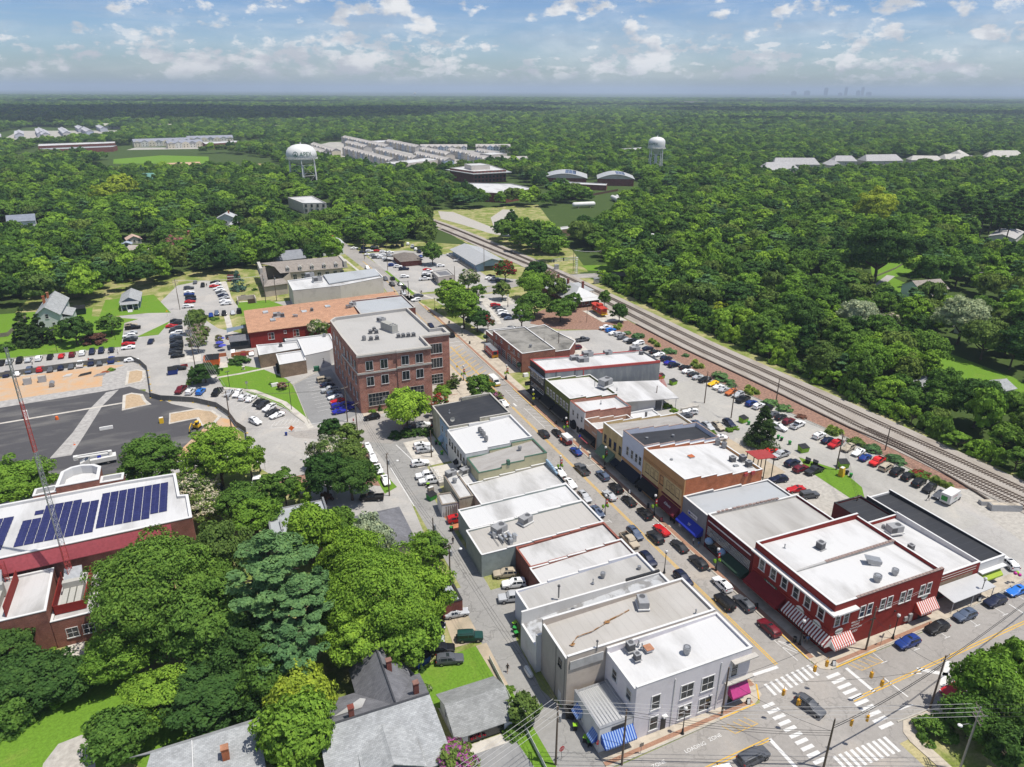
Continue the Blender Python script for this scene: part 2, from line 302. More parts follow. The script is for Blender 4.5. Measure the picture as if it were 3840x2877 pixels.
def glass(name,c,rough=.06,spec=.5):
 m,nt,b=new_mat(name);sv(b,Roughness=rough,Specular_IOR_Level=spec)
 nt.links.new(rampn(nt,nz(nt,.35,3,.6,'World'),[(.3,tuple(x*.6 for x in c)),(.7,tuple(x*1.5 for x in c))]),b.inputs[0]);return m
glass('window_glass',(.022,.027,.03));glass('car_glass',(.018,.022,.026),.03,.6);glass('skylight',(.35,.37,.38),.15);glass('shop_glass',(.02,.022,.022),.08)
def solar(name):
 m,nt,b=new_mat(name);sv(b,Roughness=.16,Specular_IOR_Level=.5)
 g=nt.nodes.new('ShaderNodeNewGeometry');t=nt.nodes.new('ShaderNodeTexBrick');t.offset=0;nt.links.new(g.outputs['Position'],t.inputs['Vector'])
 sv(t,Scale=1,Brick_Width=.95,Row_Height=.30,Mortar_Size=.014)
 t.inputs['Color1'].default_value=(.014,.017,.075,1);t.inputs['Color2'].default_value=(.022,.026,.105,1);sv(t,Mortar=(.07,.07,.15,1));nt.links.new(t.outputs[0],b.inputs[0])
solar('solar_cells')
def objcol(name,rough,coat,var=0.0,metal=0.0):
 m,nt,b=new_mat(name);oi=nt.nodes.new('ShaderNodeObjectInfo');c=oi.outputs['Color']
 if var:
  k=rampn(nt,nz(nt,.5,5,.6,'World'),[(.3,(1-var,)*3),(.7,(1+var,)*3)]);c=mixc(nt,1.0,c,k,'MULTIPLY')
 nt.links.new(c,b.inputs[0]);sv(b,Roughness=rough,Metallic=metal,Specular_IOR_Level=.3,Coat_Weight=coat,Coat_Roughness=.05);return m
objcol('car_paint',.42,.25);objcol('house_paint',.75,0,.07);objcol('house_roof',.9,0,.15)
def leaf(name,hue=None):
 m=bpy.data.materials.new(name);m.use_nodes=True;M[name]=m;nt=m.node_tree;N=nt.nodes;L=nt.links;N.clear()
 out=N.new('ShaderNodeOutputMaterial');d=N.new('ShaderNodeBsdfDiffuse');t=N.new('ShaderNodeBsdfTranslucent');x=N.new('ShaderNodeMixShader');x.inputs[0].default_value=.3
 if hue is None:oi=N.new('ShaderNodeObjectInfo');c=oi.outputs['Color']
 else:rgb=N.new('ShaderNodeRGB');rgb.outputs[0].default_value=(*hue,1);c=rgb.outputs[0]
 a=rampn(nt,nz(nt,.8,4,.7,'World'),[(.28,(.55,.62,.6)),(.5,(1,1,1)),(.74,(1.6,1.42,1.2))])
 r=N.new('ShaderNodeObjectInfo');rn=rampn(nt,r.outputs['Random'],[(0,(.78,.84,.85)),(.5,(1,1,1)),(1,(1.18,1.12,1.0))])
 c=mixc(nt,1.0,mixc(nt,1.0,c,a,'MULTIPLY'),rn,'MULTIPLY')
 L.new(c,d.inputs[0]);L.new(c,t.inputs[0]);L.new(d.outputs[0],x.inputs[1]);L.new(t.outputs[0],x.inputs[2]);L.new(x.outputs[0],out.inputs[0])
leaf('leaves');leaf('pink_blossom',(.42,.16,.17));leaf('pale_blossom',(.42,.30,.28));leaf('red_blossom',(.32,.03,.045));leaf('white_blossom',(.55,.52,.42));leaf('magenta_blossom',(.42,.12,.34))
def sheet(name,mat,z,polys,kind='structure'):
 mb=MB()
 for k,p in enumerate(polys):
  a=sum(p[i][0]*p[(i+1)%len(p)][1]-p[(i+1)%len(p)][0]*p[i][1]for i in range(len(p)))
  if a<0:p=p[::-1]
  mb.add([(q[0],q[1],z+k*.0013)for q in p],[tuple(range(len(p)))])
 o=mb.build(name,M[mat]);o['kind']=kind;return o
def strip(pts,w):
 l,r=[],[]
 for i,p in enumerate(pts):
  a=Vector(pts[max(i-1,0)][:2]);b=Vector(pts[min(i+1,len(pts)-1)][:2]);t=(b-a).normalized();n=Vector((-t.y,t.x))
  l.append((p[0]+n.x*w/2,p[1]+n.y*w/2));r.append((p[0]-n.x*w/2,p[1]-n.y*w/2))
 return l,r
def band(mb,pts,w,z0,z1=None,mi=0):
 l,r=strip(pts,w)
 for i in range(len(pts)-1):
  if z1 is None:mb.quad((*r[i],z0),(*r[i+1],z0),(*l[i+1],z0),(*l[i],z0),mi)
  else:mb.prism([r[i],r[i+1],l[i+1],l[i]],z0,z1,mi)
 return mb
def road(name,mat,pts,w,z):
 o=band(MB(),pts,w,z).build(name,M[mat]);o['kind']='structure';return o
def raised(name,mat,polys,h=.13,z=0.0):
 mb=MB()
 for p in polys:
  a=sum(p[i][0]*p[(i+1)%len(p)][1]-p[(i+1)%len(p)][0]*p[i][1]for i in range(len(p)))
  mb.prism(p if a>0 else p[::-1],z,z+h)
 o=mb.build(name,M[mat]);o['kind']='structure';return o
g=MB();ng=12
for i in range(ng):
 for j in range(ng):
  e=[-45000,-12000,-4000,-1500,-600,-200,0,200,600,1500,4000,12000,45000]
  g.quad((e[i],e[j],0),(e[i+1],e[j],0),(e[i+1],e[j+1],0),(e[i],e[j+1],0))
g=g.build('ground','woodland_floor');g['kind']='structure'
sheet('grass_field','rough_grass',.01,[[(-95,40),(162,40),(162,330),(150,420),(90,470),(60,420),(-80,400)],[(150,330),(185,330),(262,560),(150,560)],[(172,40),(181,40),(179,330),(172,330)]])
sheet('lot','lot_asphalt',.02,[[(-90,262),(-26,262),(-26,226),(-10,216),(1,196),(1,178),(14,150),(20,128),(34,128),(37,180),(74,180),(74,205),(-2,300),(-11,328),(-40,338),(-40,290),(-90,290)],
[(-25,318),(33,318),(33,331),(7,333),(2,381),(-7,386),(-18,380),(-25,350)],
[(84,322),(84,420),(108,420),(131,396),(131,340),(150,322)],[(96,248),(122,248),(126,308),(92,308)],[(110,40),(154,40),(158,95),(157,127),(153,158),(149,182),(148,222),(140,240),(118,247),(108,244),(108,200),(110,100)]])
sheet('parking_lot','pale_lot',.03,[[(98,84),(152,84),(157,127),(152.5,158),(148.5,180),(128,180),(128,118),(110,110)]])
sheet('gravel_yard','gravel',.04,[[(109,98),(132,96),(137,105),(139,122),(128,140),(116,128),(110,120)],[(149,62),(172,62),(168,92),(158,98),(154,80)]])
sheet('side_lot','grey_lot',.045,[[(18,194),(28,192.5),(33.5,196),(32.5,237),(27.5,235),(18,226)],[(23,73),(31,73),(33,60),(22,60)]])
sheet('construction_dirt','orange_dirt',.05,[[(-75,246),(-36,248),(-33,268),(-40,270),(-75,269)],[(-20,186),(1,187),(-2,206),(-7,212),(-24,206)]])
sheet('gravel_edge','gravel_dust',.055,[[(-75,240),(-36,243.5),(-36,249.5),(-75,247)],[(-39,244),(-26,241),(-25,262),(-33,269),(-40,262)]])
sheet('fresh_asphalt','new_asphalt',.06,[[(-75,181),(-30,184),(-17,188),(-9,204),(-10,217),(-18,225),(-26,239),(-31,245.5),(-36,244.5),(-75,241)]])
sheet('dust_track','gravel_dust',.065,[[(-47,199),(-42,199),(-40,213),(-37.5,232),(-34,244),(-37.5,243),(-41,230),(-43.5,214)]])
sheet('concrete_gutter','pale_concrete',.07,[[(-75,227.3),(-32,231.2),(-32,232.2),(-75,228.3)]])
raised('dirt_island','pale_concrete',[[(-32.4,247),(-27.4,248.3),(-26.6,252),(-27,259),(-29.5,261.2),(-32.6,260.5)],[(-31.8,225.2),(-23.8,227),(-25.4,231),(-26.6,236.6),(-30,239.2),(-32.4,238)],[(-18.6,209.6),(-11.2,210.6),(-10.2,204.7),(-6.4,204.8),(-4.2,209.6),(-6.6,215),(-10.8,218.2),(-18.6,217.8)]],.14,.06)
sheet('straw_bed','straw',.21,[[(-31.6,248),(-28,249),(-27.5,252.3),(-27.8,258.5),(-29.7,260.2),(-31.8,259.7)],[(-31,226.1),(-25.2,227.4),(-26.3,231),(-27.4,236),(-30,238.2),(-31.5,237.3)],[(-18.2,210.4),(-10.5,211.4),(-9.5,205.5),(-6.9,205.6),(-5.3,209.8),(-7.2,214.3),(-11,217.3),(-18.2,216.9)]])
sheet('lawn','lawn',.05,[[(-90,291),(-36.5,289.5),(-37.5,322),(-32.5,326),(-51,338),(-52,352),(-90,356)],[(-48,334),(-29,334),(-20,331),(-28,366),(-48,364)],[(-3,234),(2.5,229),(14,208),(19.2,196),(18.2,227),(17,233),(10,246.5),(-.5,256),(-5.5,254)],
[(-42,92),(-22,90),(-18,86),(-6,86),(-2,80),(6,80),(8,92),(-10,104),(-36,112),(-44,108)],[(19,91),(33,92),(34.5,80),(35,62),(32.5,62),(31,74),(22,82)],[(29.5,165),(31,165),(33.5,150),(30,148)],[(8,315),(30,316),(21,336),(7,337)],
[(282,226),(293,213),(312,214),(327,258),(352,264),(370,284),(342,286),(312,258),(296,246)],[(228,166),(222,146),(205,140),(206,122),(236,118),(246,140),(250,196),(238,190)],[(132,98),(139,106),(141,114),(136,124),(133,118)],[(-32,300),(-20,318),(-24,300)],[(190,405),(206,392),(206,424),(194,426)],[(186,332),(204,322),(204,340),(188,344)],
[(70,322),(71.5,322),(71.5,372),(69,372)],[(84.8,322),(86.6,322),(85.5,372),(84,372)],[(93,300),(112,302),(112,310),(93,309)]])
sheet('estate_road','pale_lot',.05,[[(150,1240),(170,1010),(205,880),(240,850),(330,850),(400,1000),(425,1110),(320,1260),(262,1400),(230,1400)],[(-360,2000),(-330,1660),(-180,1640),(-150,1950)],[(-100,1320),(60,1300),(70,1330),(-90,1370)]])
sheet('playing_field','lawn',.05,[[(-100,1080),(14,1040),(16,1150),(-46,1195),(-105,1150)]])
sheet('infield_dirt','orange_dirt',.06,[[(-44,1045),(4,1022),(3,1072),(-36,1066)],[(72,1015),(84,912),(92,925),(84,1015)]])
sheet('sand_patch','gravel',.06,[[(-33,90),(-26,90),(-26.4,95.5),(-28.5,97.5),(-31.5,97),(-33,94)]])
sheet('bare_dirt','tan_dirt',.06,[[(32.6,92),(34.6,92),(34.4,80),(33.2,80)],[(112,118),(127,119),(126,141),(114,140)],[(30,106),(34,106),(34,93),(29,93)]])
sheet('clay_patch','red_clay',.05,[[(39.8,136.4),(46.5,136.6),(45,126.2),(40.4,127)],[(13,91),(20,91),(20,84),(13,84)]])
sheet('mulch_bed','mulch',.04,[[(140,240),(148.3,222),(149,181),(152.9,158),(157.4,127),(158.6,96),(166,92),(162.5,130),(161,171),(158.6,208),(158,262),(150,284),(128,272),(118,258),(126,246)],[(6.5,165),(15,165),(15,158),(8,156)],[(19,158),(30,152),(31,176),(22,176),(19.5,170)]])
sheet('gravel_track','gravel',.05,[[(163,520),(172,556),(182,548),(186,470),(206,440),(196,430),(184,436),(176,452),(170,490)],[(186,470),(200,512),(224,546),(232,540),(206,500),(196,470)]])
road('north_road','street_asphalt',[(79,318),(80.5,345),(79.8,380),(78,410),(76.5,436),(73,462),(66,492),(54,520)],9.5,.035)
road('crossing_road','street_asphalt',[(78,315),(110.6,312.4),(126,316.5),(146,323),(176,323),(200,318),(230,300)],9,.035)
sheet('main_street','street_asphalt',.035,[[(72,30),(84,30),(84,318),(72,318)]])
sheet('cross_street','street_asphalt',.036,[[(-60,45.5),(170,50.5),(170,66.5),(139,66.5),(112,64.2),(86,63.6),(84,66),(84,63),(72,63),(72,66),(70,62.8),(46,61.7),(34,61.4),(-60,58)]])
sheet('alley_apron','alley_asphalt',.032,[[(33.4,60),(41.8,62),(41.6,73),(40.4,74),(38.9,79),(38.8,88),(41.5,95.5),(48,96),(48,105),(40.4,105),(39,108),(34,108)],[(36,140),(43.2,144),(43.2,157),(50,158),(50,176),(33,180)]])
road('alley','alley_asphalt',[(35.2,61),(36.8,85),(38,107),(37.6,146),(36,168),(33,182)],5.2,.034)
sheet('side_street','street_asphalt',.037,[[(28,191),(36,190.5),(58,195.5),(72,197),(72,184),(56,180),(38,173),(28,179),(14,187),(12,191),(18,190.5)]])
road('service_lane','lot_asphalt',[(-62,178),(-20,181),(6,184)],6.5,.033)
road('farm_lane','lot_asphalt',[(330,262),(300,246),(282,240),(266,236)],4,.06)
raised('pavement','concrete',[[(84.1,67),(87.7,67),(87.7,209),(92.5,209),(92.5,244),(84.1,310)],[(68.2,66),(71.9,66),(71.9,178),(68.2,178)],[(87.7,64.0),(112,64.6),(140,66.9),(140,69.2),(113.8,68.8),(113.8,66.9),(87.7,66.9)],[(84.1,66.98),(84.3,64.6),(85.4,63.8),(87.69,63.9),(87.69,66.98)],[(41.5,61.9),(69,62.9),(71.3,63.9),(71.9,65.98),(68.2,65.98),(68.2,64.5),(41.5,64.6)],[(86.2,49.9),(88,51.4),(128,50.6),(128,49),(89,49.5),(87.6,48.6),(87.4,38),(85.7,38),(85.7,48.2)],[(66.8,198),(71.9,198),(71.9,300),(66.8,290)],[(56.9,198),(66.7,198),(66.7,205.8),(56.9,205.8)],[(34.6,192.3),(56.8,196.6),(56.8,195.8),(34.6,195.5)]])
sheet('fire_station_apron','pale_concrete',.045,[[(92.5,246),(108,246),(118,246),(126,236),(124,208),(104,207),(92.5,246)]])
sheet('brick_band','brick_paving',.136,[[(84.35,67),(85.3,67),(85.3,209),(84.35,209)],[(70.7,66),(71.65,66),(71.65,178),(70.7,178)],[(88,64.25),(112,64.9),(112,65.6),(88,65)],[(41.5,62.2),(69,63.2),(69,63.9),(41.5,62.9)],[(84.35,209),(85.3,209),(85.3,300),(84.35,300)],[(58,198.6),(66,198.6),(66,199),(58,199)]])
path=MB()
for pts,w in(([(-3.5,233),(6,226.5),(14,213),(18.5,197),(19,191.5)],1.7),([(-5,243),(4,244),(14.5,246.5),(20,247)],1.3),([(-4.5,262),(-5.5,240)],1.8),([(2.2,258),(2.4,300),(2,318)],2.2),([(4.5,336),(3.5,380)],2.6),([(16.6,94),(22.6,84),(23.2,73)],.6),([(112,300),(108,270),(106,262)],2),([(86.5,330),(88,322),(92,310)],1.6),([(70,330),(71.5,372),(69.5,410)],1.4)):band(path,pts,w,.055)
path=path.build('path','pale_concrete');path['kind']='structure'
sheet('concrete_pad','pale_concrete',.056,[[(7,329),(18,330),(15,338),(8.5,338)],[(41,172.5),(50,173),(50,157.5),(41,157)],[(-6,258),(-.5,258),(-.5,252),(-6,252)],[(-33,120),(-30.5,120),(-30,115),(-34,115)],[(112,287),(126,287),(126,301),(112,301)],[(147,248),(158,246),(158,264),(147,266)],[(-16,270),(-9,270),(-9,262),(-16,262)]])
sheet('paved_plaza','concrete',.14,[[(57,190),(70.8,190),(70.8,197.9),(57,197.9)]])
kb=MB()
for pts in([(84.05,66.5),(84.05,310)],[(71.95,66.5),(71.95,178)],[(86,63.75),(112,64.4),(140,66.7)],[(41.5,61.8),(69,62.8)],[(87,51.6),(128,50.7)],[(-3.6,231.5),(4,227.3),(13,211),(17.8,196)],[(18.5,226),(18.9,195)],[(27.5,235.5),(18.3,227)],[(152.7,158),(157.2,127),(158.4,97)],[(148.3,222),(148.8,181),(152.7,158)],[(84.1,322),(83.4,372)],[(74,322),(74.5,372)],[(19,150),(19,172),(25,178)],[(-37,289.4),(-90,291.5)]):band(kb,pts,.22,.03,.16)
kb=kb.build('kerb','kerb');kb['kind']='structure'
pw,py=MB(),MB();zw=.046
def ln(a,b,w=.12,m=pw):band(m,[a,b],w,zw)
for x in(77.98,78.4):ln((x,68.2),(x,205),.2,py)
for d in(0,.42):
 ln((84+d*.1,57.2+d),(150,59.2+d),.17,py);ln((66.6,56.6+d),(30,55.2+d),.17,py)
 ln((78.1+d,318),(79.9+d,345),.17,py);ln((79.9+d,345),(78+d,400),.17,py)
def bars(p,q,n,dx,dy,w):
 for i in range(n):
  t=i/(n-1);x=p[0]+(q[0]-p[0])*t;y=p[1]+(q[1]-p[1])*t;band(pw,[(x-dx,y-dy),(x+dx,y+dy)],w,zw)
bars((73.4,64.3),(82.9,64.8),9,0,1.25,.55);bars((85.2,62.6),(84.9,51.8),10,1.35,0,.62);bars((70.9,61.9),(70.7,51.0),10,1.1,0,.62);bars((73.2,49.4),(82.8,49),10,0,1.4,.55)
for a,b,w in(((72.4,67.9),(78,67.7),.6),((88.5,63),(88.7,57.3),.6),((66.6,56.8),(66.8,47.4),.6)):ln(a,b,w)
bars((72.6,184.2),(79.6,184.2),6,0,1.2,.55);bars((72.6,246),(83,246),2,0,0,.1)
for y in(243.5,247.5,304,307.5):ln((72.3,y),(83.7,y),.22)
def tee(x,y,d,s=1):ln((x,y),(x+d*2.2,y));ln((x+d*2.2,y-.7),(x+d*2.2,y+.7))
for y in(88.4,94.6,101.4,108.3,115,121.7,128.4,135,141.5,148,154.6):tee(84,y,-1)
for y in(82,89,96,103,110,117,124,131,138):tee(72,y,1)
for x in(95.6,103.4,111,118.9,126.5,134):ln((x,63.9),(x,61.5));ln((x-.7,61.5),(x+.7,61.5))
for p,q in(((83.8,69.2),(81.8,73.8)),((81.8,73.8),(83.9,74.3)),((82,73),(83.9,70.8)),((81.9,71.2),(83.4,68.9))):ln(p,q)
ln((81.8,73.8),(82.2,67.5))
for y0,y1,ya in((166,181,1),(186,196,-1)):
 ln((81.2,y0),(81.2,y1));n=5
 for i in range(n):y=y0+(y1-y0)*i/n;ln((81.2,y+2),(83.9,y))
for a,b in(((79.4,200),(83.6,200)),((72.4,200),(83.6,200))):ln(a,b,.24,py)
for i in range(13):
 y=201+i*3.4
 if y<240:ln((78.3,y),(74.2 if y>209 else 76,y-3),.24,py);ln((78.3,y+1),(82,y+4),.24,py)
for x in(77.98,78.4):ln((x,205),(x,243),.2,py)
ln((74,206),(74,238),.24,py);ln((74.3,250),(77.8,300),.17,py);ln((78.3,250),(78.3,300),.17,py)
for y in(258,268,278,288):ln((74.3+(y-250)*.07,y),(78.3,y+5),.17,py)
for x0,x1,ya,yb in((90.5,95.6,63.6,61.6),(62.5,66.8,61.5,59.6)):
 ln((x0,yb),(x1,yb+.1),.1,py);ln((x0,yb),(x0-1,ya),.1,py)
 for i in range(4):x=x0+i*(x1-x0)/4;ln((x+1.2,yb),(x,ya),.1,py)
for pts in([(84.02,67),(84.1,76)],[(84.03,165),(84.03,196)],[(87,63.7),(96.5,64.05)],[(62,62.6),(69,62.85)],[(71.97,186),(71.97,243)],[(70.2,63.3),(72,66)],[(84.1,252),(84.1,306)]):band(py,pts,.24,.166)
for i in range(12):a=i/11;ln((-2.5+19*a**.9,229.5-34*a),(-5.5+18*a**.9,225.5-34*a),.1)
for i in range(13):ln((27.4,203+i*2.8),(22.6,202.4+i*2.8),.1)
for i in range(14):ln((-37+i*0,292+i*2.5),(-31.5,292.3+i*2.5),.08)
for i in range(18):ln((-14,270+i*2.9),(-8.5,270.2+i*2.9),.08)
for i in range(18):ln((-37-i*2.75,284),(-37.2-i*2.75,289.5),.08)
for i in range(5):ln((24+i*2.6,66),(23.7+i*2.6,72.5),.16)
for i in range(5):ln((24.2,66.3+i*1.3),(26.6,68.2+i*1.3),.14)
for i in range(8):ln((104.5,268+i*3.0),(109.5,269+i*3.0),.09)
for i in range(7):ln((8.5+i*1.2,196.8),(10+i*1.2,200),.1)
for a,b in(((8,196),(17,193)),((17.5,194.5),(27,193.7)),((92.6,58.8),(92.8,54.5)),((130,63.2),(130,59.5)),((89.2,53.2),(92.2,53.1)),((38.9,172),(41,160)),((34.4,160),(35,140)),((82.2,316),(84,322)),((176,321),(183,321)),((76,310),(81,310.2))):ln(a,b,.22)
for a,b in(((99.4,58.2),(105.6,53.3)),((106,57.4),(100,54.0))):ln(a,b,.8)
for a,b in(((97.6,57.9),(99.2,57.2)),((103,52.6),(104.8,52))):ln(a,b,.25)
for nm,mb,m in(('white_road_marking',pw,'white_paint'),('yellow_road_marking',py,'yellow_paint')):
 o=mb.build(nm,M[m]);o['kind']='structure'
for t,x,y,rz in(('LOADING',55.4,59.9,2),('ZONE',59.2,60.2,2),('LOADING',44.5,59.5,2),('ZONE',48.8,59.6,2)):
 o=letter(t,.85,M['white_paint'],(x,y,zw),(0,0,R(rz)),name='road_lettering');o['kind']='structure'
def spline(pts,step):
 out=[]
 for i in range(len(pts)-1):
  p0,p1,p2,p3=(Vector(pts[min(max(k,0),len(pts)-1)])for k in(i-1,i,i+1,i+2))
  n=max(2,int((p2-p1).length/step))
  for k in range(n):
   t=k/n;out.append(tuple(.5*((2*p1)+(p2-p0)*t+(2*p0-5*p1+4*p2-p3)*t*t+(3*p1-p0-3*p2+p3)*t**3)))
 return out+[tuple(pts[-1])]
TR=spline([(176,-20),(175.2,40),(174.4,89),(173.2,130),(171.3,171),(169.4,205),(169.2,250),(169,283),(167.6,346),(163.6,411),(157,490),(140,600),(110,720)],6)
TL=spline([(168,20),(166.4,84),(166.3,110),(166.2,134),(166,167),(163.4,208),(163.4,250),(164.2,300),(163,346),(158,396),(150,480)],6)
TX=spline([(171.5,20),(170.5,70),(169,100),(166.6,130)],6)
bl,br=strip(TR,1),strip(TL,1)
bm=MB()
for i in range(len(TR)-1):
 w0=8 if TR[i][1]<480 else 4
 bm.prism([(TR[i][0]-w0-2.5,TR[i][1]),(TR[i][0]+4.6,TR[i][1]),(TR[i+1][0]+4.6,TR[i+1][1]),(TR[i+1][0]-w0-2.5,TR[i+1][1])],0,.18,0)
bm=bm.build('railway_ballast','ballast');bm['kind']='structure'
rl,ti=MB(),MB()
for T in(TR,TL,TX):
 l,r=strip(T,1.5)
 for s in(l,r):band(rl,s,.14,.32,.46)
 acc=0
 for i in range(len(T)-1):
  a,b=Vector(T[i]),Vector(T[i+1]);d=(b-a);n=max(1,int(d.length/.75));u=d.normalized();nn=Vector((-u.y,u.x))
  for k in range(n):
   c=a+d*(k/n);q=[c+u*.13+nn*1.3,c-u*.13+nn*1.3,c-u*.13-nn*1.3,c+u*.13-nn*1.3]
   ti.prism([tuple(p)for p in q],.18,.30)
rl=rl.build('railway_track','rail_steel');rl['kind']='structure';ti=ti.build('railway_sleepers','tie_wood');ti['kind']='structure'
cu=MB();band(cu,spline([(158.4,240),(158.6,208),(161,171),(162.6,132),(164.6,118),(163.6,100),(161.5,88)],6),.5,.02,.5)
tag(cu.build('timber_edging','tie_wood'),'dark timber edging along the mulch bank below the railway ballast','edging')
def FB(mb,face,p,c0,c1,z0,z1,d0,d1,mi=0):
 if face=='W':return mb.box(p-d1,p-d0,c0,c1,z0,z1,mi)
 if face=='E':return mb.box(p+d0,p+d1,c0,c1,z0,z1,mi)
 if face=='S':return mb.box(c0,c1,p-d1,p-d0,z0,z1,mi)
 return mb.box(c0,c1,p+d0,p+d1,z0,z1,mi)
def FP(face,p,c,z,d):
 return{'W':(p-d,c,z),'E':(p+d,c,z),'S':(c,p-d,z),'N':(c,p+d,z)}[face]
def win(b,face,p,c,z,w,h,frame='trim',nx=1,nz_=2,sill=True,name='window',hood=False,glassm='window_glass',fw=.1):
 f=MB();c0,c1=c-w/2,c+w/2
 FB(f,face,p,c0-fw,c0,z,z+h,.0,.09);FB(f,face,p,c1,c1+fw,z,z+h,.0,.09);FB(f,face,p,c0-fw,c1+fw,z+h,z+h+fw,0,.092)
 FB(f,face,p,c0-fw-(.1 if sill else 0),c1+fw+(.1 if sill else 0),z-.14,z,0,.16 if sill else .09)
 if hood:FB(f,face,p,c0-.2,c1+.2,z+h+fw,z+h+fw+.2,0,.14)
 for i in range(1,nx):x=c0+w*i/nx;FB(f,face,p,x-.035,x+.035,z,z+h,.025,.07)
 for i in range(1,nz_):y=z+h*i/nz_;FB(f,face,p,c0,c1,y-.03,y+.03,.022,.065)
 o=f.build(name,M[frame],b);g_=MB();FB(g_,face,p,c0,c1,z,z+h,.005,.02)
 q=g_.build('pane',glassm,None)
 q.data.transform(Matrix.Translation(-Vector(b['_o'])));q.parent=o;return o
def door(b,face,p,c,w,h,mat='trim_dark',z=0.02):
 m=MB();FB(m,face,p,c-w/2,c+w/2,z,z+h,0,.05);return m.build('door',mat,b)
def awning(b,face,p,c0,c1,zt,zb,dep,mat,drop=.28,name='awning',closed=True):
 m=MB();a=[FP(face,p,c0,zt,.03),FP(face,p,c1,zt,.03),FP(face,p,c1,zb,dep),FP(face,p,c0,zb,dep)]
 if face in 'EN':a=[a[1],a[0],a[3],a[2]]
 if face in 'WE':a=[a[1],a[0],a[3],a[2]]if face=='W' else a
 m.slab(a,.05);FB(m,face,p,c0,c1,zb-drop,zb-.05,dep-.04,dep)
 if closed:
  for c in(c0,c1):
   t=[FP(face,p,c,zt-.05,.03),FP(face,p,c,zb-.05,dep-.02),FP(face,p,c,zb-drop,dep-.02),FP(face,p,c,zb-drop,.03)]
   m.add(t,[(0,1,2,3)])
 return m.build(name,M[mat]if isinstance(mat,str)else mat,b)
def band_on(b,face,p,c0,c1,z0,z1,d,mat,name='cornice'):
 m=MB();FB(m,face,p,c0,c1,z0,z1,0,d);return m.build(name,M[mat],b)
def bld(name,label,cat,rect,group=None):
 return thing(name,label,cat,((rect[0]+rect[1])/2,(rect[2]+rect[3])/2,0),0,group,True)
def shell(b,rect,zf,zr,front,wall,roof,cap='trim',par=.55,steps=4,t=.32,side_walls=None,roofname='roof',capw=.05,rear_par=True):
 x0,x1,y0,y1=rect[0]+.01,rect[1]-.01,rect[2]+.01,rect[3]-.01
 w,c,s=MB(),MB(),MB()
 def bx(m,a0,a1,q0,q1,z0,z1):
  if front=='W':m.box(x0+a0,x0+a1,y0+q0,y0+q1,z0,z1)
  elif front=='E':m.box(x1-a1,x1-a0,y0+q0,y0+q1,z0,z1)
  elif front=='S':m.box(x0+q0,x0+q1,y0+a0,y0+a1,z0,z1)
  else:m.box(x0+q0,x0+q1,y1-a1,y1-a0,z0,z1)
 D,Wd=((x1-x0),(y1-y0))if front in 'WE' else((y1-y0),(x1-x0))
 sw=s if side_walls else w
 for i in range(steps):
  a0,a1=D*i/steps,D*(i+1)/steps;h=zf+(zr-zf)*i/max(steps-1,1)if steps>1 else zf
  for q0,q1 in((0,t),(Wd-t,Wd)):
   bx(sw,a0 if i else t,a1,q0,q1,0,h);bx(c,a0 if i else 0,a1,q0-(capw if q0==0 else 0),q1+(capw if q0 else 0),h,h+.09)
 bx(w,0,t,0 if not side_walls else 0,Wd,0,zf-.002);bx(c,-capw,t+capw,-capw,Wd+capw,zf-.002,zf+.10)
 rz=zr-(0 if rear_par else par-.05)
 bx(w,D-t,D+.002,t,Wd-t,0,rz-.002);bx(c,D-t,D+capw,t,Wd-t,rz-.002,rz+.06)
 w.build('wall',wall,b)
 if side_walls:s.build('side_wall',side_walls,b)
 c.build('parapet_cap',cap,b)
 za,zb=zf-par,zr-par;m=MB();e=t-.02
 P={'W':[(x0+e,y0+e,za),(x1-e,y0+e,zb),(x1-e,y1-e,zb),(x0+e,y1-e,za)],'E':[(x0+e,y0+e,zb),(x1-e,y0+e,za),(x1-e,y1-e,za),(x0+e,y1-e,zb)],
 'S':[(x0+e,y0+e,za),(x1-e,y0+e,za),(x1-e,y1-e,zb),(x0+e,y1-e,zb)],'N':[(x0+e,y0+e,zb),(x1-e,y0+e,zb),(x1-e,y1-e,za),(x0+e,y1-e,za)]}[front]
 m.slab(P,.2);m.build(roofname,M[roof],b)
 b['_z']=(za,zb);return b
def block(b,poly,z,wall,roof,cap='trim',par=.5,t=.35,wallname='wall',roofname='roof'):
 a=sum(poly[i][0]*poly[(i+1)%len(poly)][1]-poly[(i+1)%len(poly)][0]*poly[i][1]for i in range(len(poly)))
 if a<0:poly=poly[::-1]
 n=len(poly);ins,out=[],[]
 for i in range(n):
  p0,p1,p2=(Vector(poly[k%n])for k in(i-1,i,i+1))
  d1,d2=(p1-p0).normalized(),(p2-p1).normalized();n1,n2=Vector((-d1.y,d1.x)),Vector((-d2.y,d2.x))
  bis=(n1+n2);k=1/max(.3,1+n1.dot(n2));ins.append(tuple(p1+bis*t*k));out.append(tuple(p1-bis*.06*k))
 w=MB();w.prism(poly,0,z,top=False);r=MB()
 for i in range(n):
  j=(i+1)%n;r.quad((*ins[j],z-par-.1),(*ins[i],z-par-.1),(*ins[i],z),(*ins[j],z))
 w.build(wallname,M[wall],b)
 c=MB()
 for i in range(n):
  j=(i+1)%n
  c.quad((*out[i],z),(*out[j],z),(*out[j],z+.14),(*out[i],z+.14));c.quad((*out[i],z+.14),(*out[j],z+.14),(*ins[j],z+.14),(*ins[i],z+.14));c.quad((*ins[j],z),(*ins[i],z),(*ins[i],z+.14),(*ins[j],z+.14))
 c.build('parapet_cap',cap,b)
 r.add([(*p,z-par)for p in ins],[tuple(range(n))]);r.build(roofname,M[roof],b);return b
